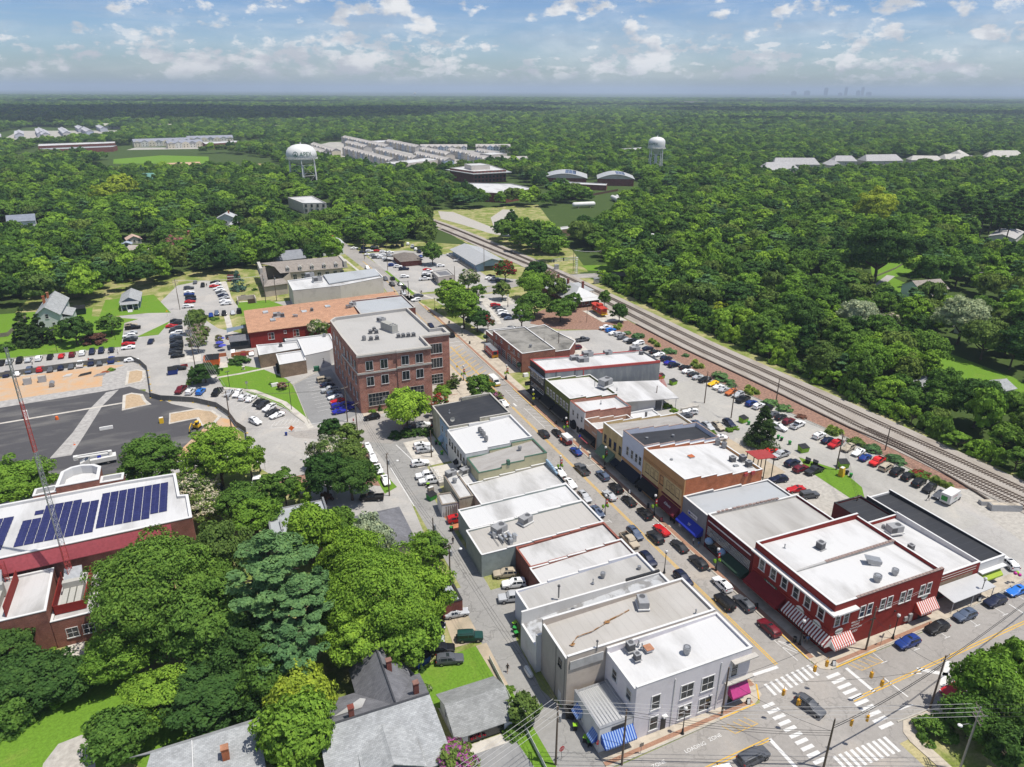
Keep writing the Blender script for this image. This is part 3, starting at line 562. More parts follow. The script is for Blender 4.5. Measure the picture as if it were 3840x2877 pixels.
def gable(b,rect,eave,ridge,axis,wall,roof,ov=.45,base=0.0,wname='wall',rname='roof',cap=None,hip=0.0):
 x0,x1,y0,y1=rect;w=MB()
 xm,ym=(x0+x1)/2,(y0+y1)/2;m=MB();k=(ridge-eave)/(((y1-y0)if axis=='x' else(x1-x0))/2)
 if axis=='x':
  if hip:w.prism([(x0,y0),(x1,y0),(x1,y1),(x0,y1)],base,eave,top=False)
  else:
   for ys in(y0,y1):w.quad((x0,ys,base),(x1,ys,base),(x1,ys,eave),(x0,ys,eave))
   for xs in(x0,x1):w.add([(xs,y0,base),(xs,y1,base),(xs,y1,eave),(xs,ym,ridge),(xs,y0,eave)],[(0,1,2,3,4)])
  ze=eave-k*ov;a,c=x0-ov,x1+ov;r0,r1=a+hip,c-hip
  m.slab([(a,y0-ov,ze),(c,y0-ov,ze),(r1,ym,ridge),(r0,ym,ridge)],.14);m.slab([(c,y1+ov,ze),(a,y1+ov,ze),(r0,ym,ridge),(r1,ym,ridge)],.14)
  if hip:m.add([(a,y1+ov,ze),(a,y0-ov,ze),(r0,ym,ridge),(c,y0-ov,ze),(c,y1+ov,ze),(r1,ym,ridge)],[(0,1,2),(3,4,5)])
  rp=[(r0,ym,ridge+.02),(r1,ym,ridge+.02)]
 else:
  if hip:w.prism([(x0,y0),(x1,y0),(x1,y1),(x0,y1)],base,eave,top=False)
  else:
   for xs in(x0,x1):w.quad((xs,y0,base),(xs,y1,base),(xs,y1,eave),(xs,y0,eave))
   for ys in(y0,y1):w.add([(x0,ys,base),(x1,ys,base),(x1,ys,eave),(xm,ys,ridge),(x0,ys,eave)],[(0,1,2,3,4)])
  ze=eave-k*ov;a,c=y0-ov,y1+ov;r0,r1=a+hip,c-hip
  m.slab([(x0-ov,c,ze),(x0-ov,a,ze),(xm,r0,ridge),(xm,r1,ridge)],.14);m.slab([(x1+ov,a,ze),(x1+ov,c,ze),(xm,r1,ridge),(xm,r0,ridge)],.14)
  if hip:m.add([(x0-ov,a,ze),(x1+ov,a,ze),(xm,r0,ridge),(x1+ov,c,ze),(x0-ov,c,ze),(xm,r1,ridge)],[(0,1,2),(3,4,5)])
  rp=[(xm,r0,ridge+.02),(xm,r1,ridge+.02)]
 w.build(wname,M[wall],b);r=m.build(rname,M[roof],b)
 if cap:MB().tube(rp,.13,5).build('ridge_cap','ridge_cap',b)
 return r
def chimney(b,x,y,z0,z1,s=.7,mat='dark_red_brick'):
 m=MB();m.box(x-s/2,x+s/2,y-s/2,y+s/2,z0,z1);m.box(x-s/2-.08,x+s/2+.08,y-s/2-.08,y+s/2+.08,z1,z1+.15)
 return m.build('chimney',mat,b)
def oval_sign(b,face,p,c,z,w,h,text,col_='white'):
 m=MB();n=20;pts=[(c+w/2*cos(2*pi*i/n),z+h/2*sin(2*pi*i/n))for i in range(n)]
 v=[FP(face,p,q[0],q[1],.04)for q in pts]+[FP(face,p,q[0],q[1],.14)for q in pts]
 m.add(v,[tuple(range(n,2*n)),tuple(range(n-1,-1,-1))]+[(i,(i+1)%n,n+(i+1)%n,n+i)for i in range(n)])
 o=m.build('sign',col_,b);facetext(b,face,p,c,z,text,h*.42,'logo_green',.16);return o
def facetext(b,face,p,c,z,text,size,mat,d=.03,shear=0.0,tilt=0.0,sx=1.0):
 rot={'S':(R(90)-tilt,0,0),'W':(R(90)-tilt,0,R(-90)),'E':(R(90)-tilt,0,R(90)),'N':(R(90)-tilt,0,R(180))}[face]
 return letter(text,size,M[mat],FP(face,p,c,z,d),rot,b,'lettering','CENTER',shear,sx)
def fb(b,name,mat,*a):
 m=MB();FB(m,*a);return m.build(name,mat,b)
FX=87.8;ge='shops in the east row of the main street'
b=bld('corner_shop','two storey crimson painted brick corner building with white cornice, striped awnings and streaked white roof','building',(87.8,113.8,66.9,86.6))
shell(b,(87.8,113.8,66.9,86.6),10.4,9.9,'W','crimson_brick','bright','trim',.7,1)
MB().box(88.2,113.2,77.0,77.4,9.2,9.95).build('party_parapet','white_roof',b);m=MB()
for i in range(22):m.box(96+i*.8,96.66+i*.8,76.9,77.5,9.952,10.03)
m.build('coping','tile_coping',b)
m=MB()
for i in range(24):m.box(92.6+i*.88,93.35+i*.88,66.8,67.3,10.5,10.58)
m.build('coping_tile','tile_coping',b)
band_on(b,'W',87.81,66.1,86.5,8.72,9.0,.95,'trim');band_on(b,'W',87.81,66.5,86.5,8.3,8.72,.35,'trim','cornice_moulding');band_on(b,'S',66.91,87.8,92.6,8.72,9.0,.95,'trim');band_on(b,'W',87.81,66.9,86.5,4.6,4.8,.1,'crimson_brick','string_course')
for y in(84.1,81.1,78.2,75.3,72.5,69.4):win(b,'W',87.81,y,5.7,1.15,2.15,hood=True,fw=.22)
for x in(88.95,90.95,94.6,96.3,99.4,101.1,104.2,105.9,109.1,110.8):win(b,'S',66.91,x,5.75,.95,2.3 if x>92 else 2.5,fw=.16)
awning(b,'W',87.81,77.2,86.0,4.3,2.7,2.3,'cloth_red',.5)
sw=striped('awning_stripe_west',(.20,.012,.014),(.74,.72,.68),'Y',.52,.5);ss=striped('awning_stripe_south',(.55,.06,.03),(.74,.72,.68),'X',.62,.5)
awning(b,'W',87.81,66.3,76.8,4.0,2.6,1.5,sw,.35);awning(b,'S',66.91,87.9,92.7,3.6,2.2,1.6,ss,.4);awning(b,'S',66.91,108.4,113.2,4.4,2.9,1.5,ss,.4)
oval_sign(b,'W',87.81,73.7,4.3,1.9,1.3,"ANNA'S");oval_sign(b,'W',87.81,69.7,4.3,1.9,1.3,"ANNA'S");oval_sign(b,'S',66.91,89.8,4.35,1.8,1.25,"ANNA'S");oval_sign(b,'S',66.91,110.2,5.3,1.6,1.1,"ANNA'S")
fb(b,'sign','logo_green','W',87.81,79.6,82.9,4.1,4.6,.05,.15);facetext(b,'W',87.81,81.2,4.35,'The Provincial',.42,'white',.17)
for i,tx in enumerate(('WELCOME TO','HISTORIC','DOWNTOWN','APEX')):facetext(b,'S',66.91,(93.9,93.6,93.85,93.75)[i],(5.05,4.37,3.68,2.95)[i],tx,(.52,.52,.52,.66)[i],'white',.03,.25,0,.82)
door(b,'S',66.91,110.8,1.6,2.4,'trim_dark');m=MB();FB(m,'S',66.91,107.2,108.0,.7,2.3,0,.35);FB(m,'S',66.91,106.2,106.9,1.0,1.9,0,.3);m.build('meter_box','unit',b)
m=MB();[FB(m,'S',66.91,x,x+.25,4.2,4.45,0,.2)for x in(97.2,98.1,103)];m.build('wall_lamp','trim_dark',b)
for y0,y1 in((67.4,71.5),(72,76.4),(77.6,81.3),(81.8,85.9)):fb(b,'shop_window','shop_glass','W',87.81,y0,y1,.5,2.5,.0,.04)
b=bld('low_brick_shop','single storey red shop with bare brick rear roof and corrugated canopy over the pavement','building',(113.8,128.6,69.4,88))
shell(b,(113.85,128.6,69.4,88.5),5.9,5.4,'S','crimson_brick','bright','trim',.8,1,side_walls='white_wall')
for z in(4.6,5.2):band_on(b,'S',69.41,117.6,127.6,z,z+.12,.05,'stone_trim','panel_moulding')
band_on(b,'S',69.41,117,127,3.1,4.2,.03,'tan_brick','bare_panel');MB().slab([(116.6,69.3,3.4),(116.8,65.3,2.9),(128.6,65.5,2.9),(128.2,69.3,3.4)][::1],.12).build('canopy','metal_roof',b)
m=MB();[m.cyl(x,65.6,.1,2.85,.07)for x in(117.2,122.6,128.2)];m.build('canopy_post','trim',b)
for x in(119,122,125):fb(b,'shop_window','shop_glass','S',69.41,x-1.2,x+1.2,.4,2.5,0,.04)
b=bld('long_black_roof_shop','long single storey shop with black roof, white front and lime awning, dark brick side','building',(128.6,136.2,69.4,96))
shell(b,(128.7,136.0,69.4,96.5),5.4,4.9,'S','white_wall','black_roof','trim',.35,1,side_walls='charcoal_brick')
awning(b,'S',69.41,129.4,134.8,3.2,2.0,1.3,'cloth_lime',.3);band_on(b,'S',69.41,128.7,136,3.4,3.6,.9,'trim','ledge');fb(b,'shop_window','shop_glass','S',69.41,129.6,134.6,.4,2.4,0,.05)
b=bld('maroon_annex','low maroon brick annex with black roof at the back of the corner block','building',(120,129,88,97))
shell(b,(120.8,128.68,88.6,98.2),4.6,4.5,'S','maroon_wall','black_roof','trim_dark',.3,1)
b=bld('maroon_shop','single storey maroon brick shop with pale grey roof, green awning and tile coping','building',(87.8,112,86.7,100.9))
shell(b,(87.8,112,86.7,100.9),8.1,7.2,'W','maroon_wall','dull_white_roof','trim',.5,4,side_walls='stone_trim')
band_on(b,'W',87.81,87.3,100.4,6.7,6.95,.1,'trim','white_band');awning(b,'W',87.81,87.1,93.6,3.3,2.3,2.0,'cloth_green',.4)
fb(b,'transom_window','shop_glass','W',87.81,87.2,100.4,3.4,5.6,0,.06);m=MB()
for i in range(7):FB(m,'W',87.81,87.2,100.4,3.6+i*.3,3.66+i*.3,.06,.09)
m.build('glazing_bar','white',b);fb(b,'shop_window','shop_glass','W',87.81,94,100.3,.5,3.2,0,.05)
for y in(94.8,98.9):MB().sphere((87.3,y,2.75),.9,12,7,0,.8).build('awning','cloth_sky',b)
m=MB();[m.box(90+i*1.05,90.8+i*1.05,100.5,100.95,8.0-.1*(i//3),8.22-.1*(i//3))for i in range(16)];m.build('coping','tile_coping',b)
b=bld('grey_shop','single storey light grey brick shop with bright blue awning and smooth grey roof','building',(87.8,111.5,101,109.4))
shell(b,(87.8,111.5,101,109.4),7.6,6.6,'W','grey_brick','pale_grey_roof','trim',.35,3)
awning(b,'W',87.81,101.6,109.1,3.9,2.4,1.8,'cloth_blue',.3)
fb(b,'sign','white','W',87.81,103.9,107.1,4.6,5.5,.05,.16);facetext(b,'W',87.81,105.3,5.03,'NOFO MKT',.42,'cloth_navy',.18);fb(b,'sign_emblem','cloth_blue','W',87.81,106.3,106.9,4.8,5.3,.16,.18)
facetext(b,'W',87.81,105.1,3.2,'W',.9,'white',1.12,0,R(40));fb(b,'shop_window','shop_glass','W',87.81,102,108.8,.4,2.3,0,.05)
b=bld('orange_tan_shop','two storey tan and cream shop with orange brick side wall and white roof','building',(87.8,109.5,109.5,125.8))
shell(b,(87.8,109.6,109.5,125.8),11.7,9.6,'W','tan_orange_wall','bright','trim',.6,5,side_walls='orange_brick')
band_on(b,'W',87.81,110,117,4.8,8.7,.03,'cream_wall','cream_panel');band_on(b,'W',87.81,119,125.4,4.8,8.7,.03,'cream_wall','cream_panel')
for y in(123.6,121.6,119.9,117.7,115.1,113.3,111.5):win(b,'W',87.84,y,6.1,1.25,2.1,'trim_brown',fw=.07)
for i in range(2):band_on(b,'W',87.81,(109.9,118.6)[i],(117.2,125.6)[i],4.3,4.6,.2,'cloth_maroon','shop_cornice')
awning(b,'W',87.81,118.6,125.3,4.1,2.7,1.8,'cloth_black',.4);awning(b,'W',87.81,110,116.8,3.9,2.5,1.9,'cloth_maroon',.4);facetext(b,'W',87.81,113.4,3.35,'Kilwins',.85,'white',1.05,.2,R(45))
for y0,y1 in((110.3,116.6),(118.8,125)):fb(b,'shop_window','shop_glass','W',87.81,y0,y1,.5,2.4,.03,.07)
m=MB();[FB(m,'W',87.81,y-.18,y+.18,9.0,9.6,0,.12)for y in np.arange(110,125.6,.55)];m.build('dentil','tan_orange_wall',b)
for i in range(2):fb(b,'screen','standing_seam_red','N',109.5,104+i*2,105+i*2,9.1,9.9,-.5,-.1)
b=bld('pale_blue_shop','narrow two storey pale blue painted brick shop with black roof and navy awning','building',(87.8,110,125.9,135.2))
shell(b,(87.8,110,125.85,135.2),12.0,10.2,'W','ice_blue_wall','black_roof','tile_coping',1.1,5)
for y in(132.6,130.5,128.6,126.8+.1):win(b,'W',87.81,y,6.4,.95,2.2,fw=.14)
band_on(b,'W',87.81,126,135,4.2,5.0,.08,'tan_orange_wall','fascia');awning(b,'W',87.81,126.2,134.6,4.1,2.2,2.0,'cloth_navy',.35);fb(b,'shop_window','shop_glass','W',87.81,126.5,134.4,.5,2.4,0,.05)
b=bld('mustard_shop','two storey mustard yellow shop with planked grey roof and sage green awning','building',(87.8,111,135.2,144.9))
shell(b,(87.8,111,135.25,144.9),9.9,8.6,'W','cream_wall','plank_grey_roof','trim',.6,4)
for y in(143.4,140.9,138.5,136.0):win(b,'W',87.81,y,4.8,.95,2.15,'trim_dark',fw=.07)
awning(b,'W',87.81,138.2,144.8,3.8,1.9,2.3,'cloth_sage',.15);awning(b,'W',87.81,135.4,137.9,3.0,2.0,1.7,'cloth_navy',.3);fb(b,'shop_window','shop_glass','W',87.81,136,144.4,.5,2.3,0,.05)
b=bld('narrow_green_shop','narrow single storey green shop front between the mustard and salmon shops','building',(87.8,100,145,147.8))
shell(b,(87.8,101.5,144.95,147.8),6.4,5.6,'W','green_grey_wall','bright','brick_coping',.9,3,side_walls='orange_brick')
b=bld('salmon_shop','single storey salmon brick shop with rose and black awnings and low white roof','building',(87.8,101,147.8,155))
shell(b,(87.8,101.5,147.82,154.9),6.5,5.4,'W','salmon_brick','bright','trim',1.3,3)
for z in(4.5,5.3):band_on(b,'W',87.81,148.2+(z>5)*4,154.4-(z<5)*4,z,z+.35,.04,'stone_trim','white_panel')
awning(b,'W',87.81,148.3,154.8,3.6,2.3,1.7,'cloth_black',.1);m=awning(b,'W',87.81,149.5,154.6,2.32,1.95,1.95,'cloth_rose',.2);fb(b,'shop_window','shop_glass','W',87.81,148.4,154.4,.5,2.3,0,.05)
b=bld('white_brick_shop','two storey white brick shop with pink brick side wall and arched black awnings','building',(87.8,102.6,155,163.7))
shell(b,(87.8,102.8,155,163.7),8.4,7.6,'W','white_wall','bright','brick_coping',.6,3,side_walls='pink_brick')
for y in(161.4,158.8,156.3):win(b,'W',87.81,y,4.9,.9,1.6,fw=.12)
for y,w in((160.6,2.6),(156,1.6)):MB().sphere((87.7,y,2.3),w/2,12,8,0,1.1).build('awning','cloth_black',b)
for y in(158.4,162.6):fb(b,'shop_window','shop_glass','W',87.81,y-.7,y+.7,.6,2.6,0,.05)
b=bld('olive_shop','two storey olive green shop with white arched windows, two black awnings and wide white roof','building',(87.8,103,163.7,180.2))
shell(b,(87.8,103.4,163.75,180.2),8.9,8.0,'W','olive_wall','bright','trim',.6,3)
for y in(178.0,175.9,173.9,171.6,169.2,167.2,165.3):win(b,'W',87.81,y,4.9,.9,1.7,fw=.13,hood=True)
for y0,y1 in((172.8,180),(164.2,172)):awning(b,'W',87.81,y0,y1,4.2,2.3,2.2,'cloth_black',.3);fb(b,'shop_window','shop_glass','W',87.81,y0+.2,y1-.2,.5,2.3,0,.05)
b=bld('rear_extension','long low white roofed extension with carport behind the olive shop','building',(103,127,163,179))
MB().slab([(103.45,163.4,5.3),(124.5,162.4,3.7),(126.5,176.4,3.9),(103.45,179.6,5.5)],.25).build('roof','bright',b);MB().box(103.45,118,165,178.6,0,4.1).build('wall','white_wall',b)
m=MB();[m.cyl(x,y,0,3.6,.1)for x,y in((124,163),(125.6,169),(126,175.5),(119,163))];m.build('carport_post','trim',b);MB().box(124.5,131,160.6,161,0,.9).build('low_wall','pale_concrete',b)
b=bld('rear_store','small white roofed store behind the white brick shop','building',(103,112,150,158));shell(b,(103,112,150.4,157.6),4.4,4.0,'W','white_wall','bright','trim',.3,1)
MB().cyl(105.3,151.2,4,7.2,.35).build('flue','zinc',b)
b=bld('slate_shop','two storey charcoal and slate grey shop with red parapet edge and blank grey side wall','building',(87.8,129,180.2,191.4))
shell(b,(87.8,129.3,180.25,191.4),11.4,8.8,'W','charcoal_brick','bright','trim_red',.7,1,side_walls='slate_grey_wall')
for o in list(b.children):bpy.data.objects.remove(o)
w=MB();w.prism([(87.81,180.26),(129.3,180.26),(129.3,191.4),(87.81,191.4)],0,[11.4,8.8,8.8,11.4],top=False);w.f=[w.f[0],w.f[1],w.f[2]];w.m=[0]*3;w.build('side_wall','slate_grey_wall',b)
w=MB();w.box(87.8,88.1,180.27,191.39,0,11.38);w.build('front_wall','charcoal_brick',b)
MB().slab([(88.1,180.5,10.8),(129.2,180.5,8.2),(129.2,191.2,8.2),(88.1,191.2,10.8)],.2).build('roof','bright',b)
m=MB()
for y in(180.4,191.26):m.slab([(87.75,y-.2,11.5),(129.35,y-.2,8.9),(129.35,y+.2,8.9),(87.75,y+.2,11.5)],.75)
m.box(87.7,88.1,180.6,191.05,11.38,11.52);m.build('parapet_cap','trim_red',b)
MB().slab([(88.1,190.98,11.3),(129.2,190.98,8.7),(129.2,191.04,8.7),(88.1,191.04,11.3)],.6).build('parapet_lining','white_roof',b);m=MB();[m.box(x-.15,x+.15,180.14,180.24,4,10.9-(x-88)*.063)for x in(101,)];m.build('downpipe','trim_red',b);m=MB();[m.box(x-.08,x+.08,180.14,180.24,5,11-(x-88)*.063)for x in(91.5,98)];m.build('drainpipe','trim_dark',b)
band_on(b,'W',87.79,180.4,191.3,8.9,9.1,.7,'trim','cornice');band_on(b,'W',87.79,180.4,191.3,4.8,5.2,.25,'trim_brown','shop_cornice')
for i in range(5):win(b,'W',87.79,182+i*1.95,6.5,.9,2.1,fw=.18)
for i in range(3):win(b,'W',87.79,182.4+i*3.2,3.3,2.4,1.1,fw=.12)
awning(b,'W',87.79,180.6,188.6,3.0,2.4,2.6,'cloth_black',.2);MB().box(85.9,87.6,190.4,191,3.0,4.2).build('hanging_sign','dark',b);facetext(b,'S',190.4,86.75,3.6,'Doherty',.42,'white',.02)
m=MB();m.box(129.35,131.2,181,184.5,2.8,2.95);[m.cyl(x,y,0,4,.05)for x in(129.6,131.1)for y in(181.1,184.4)];[m.box(131.1,131.16,181,184.5,z,z+.06)for z in(3.4,3.9)];[m.box(129.4,131.1,180.2-i*.3,180.5-i*.3,2.6-i*.26,2.68-i*.26)for i in range(9)];m.build('fire_stair','engine_red',b)
b=bld('fire_station','red brick fire station with stained grey roof and glazed bay doors','fire station',(92.4,105,207,242))
block(b,[(92.4,208),(105,208),(105.4,235),(92.4,235)],7.0,'red_brick','fire_roof','trim',.25)
block(b,[(92.4,235.02),(104,235.02),(104,242.4),(92.4,242.4)],4.9,'red_brick','fire_roof','trim',.2,wallname='low_wing_wall',roofname='low_wing_roof');block(b,[(105.42,212),(112.8,212),(119,219.4),(117.6,231.8),(117,242),(106,240)],4.4,'dark_red_brick','fire_roof','trim',.15,wallname='rear_wing_wall',roofname='rear_wing_roof')
for y,z,w,h in((239.5,.1,3,3.1),(236.4,.1,2.4,2.9),(232.6,.1,2.8,2.9),(228.8,.1,2.8,2.9),(224.4,.1,3,2.9),(219.2,.1,3,2.9),(214.6,.1,3,2.9),(210.4,.1,2.8,2.9)):
 win(b,'W',92.39,y,z,w,h,'trim',3,4,False,'bay_door')
for y in(231.5,226.5,219.4,215,210.8):win(b,'W',92.39,y,5.0,1.1,1.2)
fb(b,'fascia_sign','red_brick','W',92.39,212.4,218.4,4.35,4.65,.02,.08);facetext(b,'W',92.39,215.4,4.5,'APEX FIRE STATION',.52,'white',.1)
for y in(209.2,241.6):MB().sphere((91.9,y,2.7),1.0,10,7,0,.8).build('awning','cloth_green',b)
WX=68.0
b=bld('lavender_corner_shop','two storey lavender painted corner shop with bright white roof and pink corner awning','building',(47.3,68.2,64.5,73.2))
shell(b,(47.3,68.2,64.5,73.2),10.5,9.8,'E','lavender_wall','bright','white_wall',.35,1)
for x in(50.9,55.6+.9,60.3):win(b,'S',64.51,x,5.0,1.3 if x<52 else 2.1,2.6,nx=1 if x<52 else 2,fw=.16)
win(b,'S',64.51,65.2,5.9,1.1,2.7,fw=.16)
for x in(50.9,56.5,60.3):win(b,'S',64.51,x,.9,1.3 if x<52 else 2.2,2.5,nx=1 if x<52 else 2,fw=.16)
for y in(70.4,66.3):win(b,'W',47.31,y,6.6,1.2,1.9,fw=.14)
door(b,'S',64.51,52.7,.9,2.4);fb(b,'door_hood','trim','S',64.51,52.3,53.1,2.9,3.1,0,.6);band_on(b,'S',64.51,64.3,68.9,9.1,9.3,.9,'stone_trim');band_on(b,'S',64.51,63.6,68.9,4.9,5.1,.7,'stone_trim','shop_cornice')
awning(b,'S',64.51,64.6,68.1,4.3,2.6,1.3,'cloth_pink',.3);fb(b,'shop_window','shop_glass','S',64.51,64.8,68,.4,2.4,0,.05);m=MB();FB(m,'S',64.51,54.0,54.14,.3,9.6,0,.12);FB(m,'S',64.51,62.4,62.54,.3,9.6,0,.12);m.build('downpipe','trim',b)
b=bld('small_annex_shop','small single storey white shop with ribbed metal roof and blue striped awnings beside the alley','building',(41.6,47.3,64.6,72.6))
shell(b,(41.6,47.28,64.6,72.5),4.8,4.5,'S','white_wall','metal_roof','zinc',.05,1);sb=striped('awning_stripe_blue',(.02,.09,.42),(.32,.45,.68),'X',.78,.55);sb2=striped('awning_stripe_blue_side',(.02,.09,.42),(.32,.45,.68),'Y',.9,.55)
m=MB();[m.box(41.8+i*.55,41.86+i*.55,64.9,72.3,4.78-.0,4.82)for i in range(10)];m.build('roof_rib','zinc',b)
awning(b,'S',64.61,41.9,47.2,3.6,2.2,1.5,sb,.3);awning(b,'W',41.61,65,66.6,3.4,2.2,1.0,sb2,.2);awning(b,'W',41.61,69.6,71.4,3.4,2.2,1.0,sb2,.2);fb(b,'sign','dark','S',64.61,43.6,45.8,3.75,4.35,.02,.12);door(b,'S',64.61,45.8,1.0,2.2)
for y in(65.8,70.5):win(b,'W',41.61,y,1.0,1.1,1.2)
b=bld('beige_tall_shop','tall beige shop with cream roof sheets, rust stained drain and taupe rear wall','building',(40.6,67.8,73.2,82.3))
shell(b,(40.6,67.8,73.25,82.3),11.0,10.2,'E','beige_wall','beige_roof','trim',.4,1,side_walls='taupe_wall')
fb(b,'white_sheeting','white_roof','S',73.24,41,46.8,8.4,10.0,.02,.16);win(b,'W',40.61,75.6,7.2,.8,1.3,'trim_dark');door(b,'W',40.61,75.4,1.0,2.2,'trim');m=MB();m.tube([(40.5,77,0),(40.5,77,10)],.06);m.tube([(40.5,74,0),(40.5,74,9.8)],.08);m.build('drainpipe','steel',b)
rs=stained('rust_stain',(.53,.49,.44),(.30,.15,.05),.35,.55,1.2,.8)
def stain(b,x,y,z,r):m=MB();m.add([(x+r*cos(a)*(1+.25*sin(3*a)),y+r*.7*sin(a),z+.012)for a in[i*pi/8 for i in range(16)]],[tuple(range(16))]);m.build('roof_drain_stain','rust_stain',b)
stain(b,50.5,78.4,10.29,.55);stain(b,43,76.2,10.06,.45);m=MB();band(m,[(50.4,78.3),(47,77.4),(44.4,77.3),(43,76.3)],.12,10.2,10.31);band(m,[(50.6,78.5),(53,78.9),(55.2,79.4)],.14,10.2,10.44);m.build('rust_trail','rust_stain',b)
b=bld('patchy_roof_shop','low shop with patched silver grey roof and white rear wall on the alley','building',(39.7,67.6,82.3,88.7))
shell(b,(39.7,67.8,82.35,88.7),7.8,5.6,'E','white_wall','patchy_roof','trim',.3,1,rear_par=False);door(b,'W',39.71,85,1.1,2.2,'trim');MB().box(60.5,67.6,88.55,88.95,7.2,8.3).build('dark_parapet','trim_dark',b)
b=bld('pale_roof_shop','single storey shop with off-white roof and tall roof vent stack','building',(41.9,67.8,88.7,96.3));shell(b,(41.9,67.8,88.75,96.3),7.0,5.9,'E','ice_blue_wall','dull_white_roof','trim',.35,4)
for i,(nm,lb,y0,y1,xr,roof,z,zr,wl,cp)in enumerate((('white_roof_shop','single storey shop with streaked white roof beside the brick topped parapet',96.3,102.2,47.4,'white_roof',6.4,5.2,'red_brick','trim'),('cracked_white_roof_shop','single storey shop with cracked white roof next to the air handling units',102.2,109.3,47.6,'white_roof',6.0,5.2,'dark_red_brick','brick_coping'),
('kitchen_duct_shop','single storey shop with seamed beige roof carrying silver kitchen ducts, green rear wall',109.3,118.6,40.3,'beige_roof',6.1,5.3,'green_grey_wall','trim'),('clean_white_roof_shop','single storey shop with plain bright white roof and grey blue rear wall',118.6,126.5,41.3,'bright',6.0,5.4,'green_grey_wall','trim'),('curved_front_shop','single storey shop with white roof and curved white front parapet',126.5,137.4,47.2,'white_roof',6.0,4.6,'dirty_cream_wall','trim'))):
 b=bld(nm,lb,'building',(xr,67.8,y0,y1));shell(b,(xr,67.8,y0+.05,y1),z,zr,'E',wl,roof,cp,.35,5)
 fb(b,'shop_window','shop_glass','E',67.8,y0+.5,y1-.5,.5,2.4,0,.04)
 if nm=='curved_front_shop':m=MB();[m.box(67.42,67.86,127+i*1.0,128+i*1.0,5.9,6.1+1.1*max(0,1-((i-9)/6)**2))for i in range(10)];m.build('front_parapet','powder_blue_wall',b)
b=bld('cream_side_shop','single storey shop with weathered plank grey roof, green trim and blank pale yellow side wall','building',(50.2,68,137.5,145.7))
shell(b,(50.2,68,137.5,145.7),8.6,6.8,'E','pale_yellow_wall','plank_grey_roof','trim_green',.35,3);MB().box(57.5,58.2,137.3,138.1,7.4,8.6).build('parapet_pier','trim_green',b)
b=bld('white_two_storey_shop','two storey white shop with brilliant white roof, four roof condensers and row of rear windows','building',(49.9,67.8,145.7,160));shell(b,(49.9,67.8,145.75,160),9.2,7.9,'E','white_wall','bright','trim',.5,3)
for y in(147,149.2,151.4,153.6,155.8,158):win(b,'W',49.91,y,4.6,.8,1.5,'trim_dark')
for y in(148.5,152):awning(b,'W',49.91,y-.8,y+.8,3.2,2.5,1.1,'cloth_black',.2)
b=bld('black_roof_shop','two storey shop with jet black roof and peeling white and blue rear walls','building',(50.8,67.8,160,174.8));shell(b,(50.4,67.8,160.05,174.8),9.7,8.6,'E','dirty_cream_wall','black_roof','stone_trim',.35,2)
fb(b,'blue_wall','powder_blue_wall','W',50.4,160.3,167.6,0,8.1,.01,.1)
for y in(162,165.4):win(b,'W',50.3,y,5,1,1.7);win(b,'W',50.3,y,1,1,1.9)
awning(b,'W',50.3,164.4,166.6,3.6,2.6,1.1,'powder_blue_wall',.2)
b=bld('lean_to_sheds','weathered cream lean-to sheds with white roofs behind the yellow-sided shop','shed',(39.6,50,131,145))
block(b,[(43.6,132.4),(47.1,132.4),(47.1,144),(43.6,144)],4.2,'dirty_cream_wall','white_roof','wood_grey',.15);block(b,[(39.6,133),(43.5,132.6),(43.5,137.5),(40,137.8)],3.2,'white_wall','white_roof','wood_grey',.12,wallname='shed_wall',roofname='shed_roof');block(b,[(47.15,137.6),(50.15,137.6),(50.15,145),(47.15,145)],4.0,'white_wall','white_roof','trim',.15,wallname='rear_wall',roofname='rear_roof')
m=MB();[m.box(40.4+i*.5,40.6+i*.5,132.5,132.58,0,2.9)for i in range(6)];m.build('plank','wood_grey',b)
b=bld('loading_platform','raised grey loading platform with pipe railing behind the white two storey shop','platform',(41,49.9,146.2,156.8));MB().box(43.2,49.88,146.2,154.5,0,1.1).build('platform','pale_concrete',b);m=MB()
for z in(1.6,2.1):m.tube([(43.3,154.4,z),(43.3,147.5,z),(44.6,146.3,z)],.04)
[m.cyl(43.3,y,1.1,2.12,.04)for y in(147.5,149.5,151.5,154.4)];m.build('railing','steel',b)
b=bld('brick_office','four storey mottled red brick office block with pale flat roof and stone cornice','office building',(33,66,196,238))
poly=[(34.5,195.9),(46.2,195.9),(46.2,195.6),(56.7,195.6),(56.7,205.9),(65.9,205.9),(65.9,212),(61.6,212),(61,238),(35.2,236),(33.2,233),(33.6,215)]
block(b,poly,18.5,'mottled_brick','office_roof','stone_trim',.9,.5)
for i in range(len(poly)-1):pass
m=MB()
for a,c,f,p in((34.3,46.2,'S',195.88),(46,56.9,'S',195.58),(56.9,66.1,'S',205.88)):FB(m,f,p,a,c,17.9,18.5,0,.45)
m.box(65.9,66.35,205.9,212,17.9,18.5);m.build('cornice','stone_trim',b)
m=MB();FB(m,'S',195.88,34.2,46.1,12.4,12.95,0,.25);FB(m,'S',195.58,46,56.9,12.9,13.45,0,.25);m.prism([(33.1,215),(34.3,195.8),(34.5,195.8),(33.4,215)],12.4,12.95);m.build('stone_band','stone_trim',b)
for z in(13.5,8.6):
 for x in(37.9,42.3):win(b,'S',195.89,x,z,2.0,2.75,nx=2,nz_=1,fw=.12)
 for x in(48.65,53.0):win(b,'S',195.59,x,z+.35,2.1,2.75,nx=2,nz_=1,fw=.12)
win(b,'S',195.89,40.1,2.0,6.2,3.9,'stone_trim',6,3,name='shop_window');win(b,'S',195.59,50.85,2.3,6.2,4.0,'stone_trim',6,3,name='shop_window')
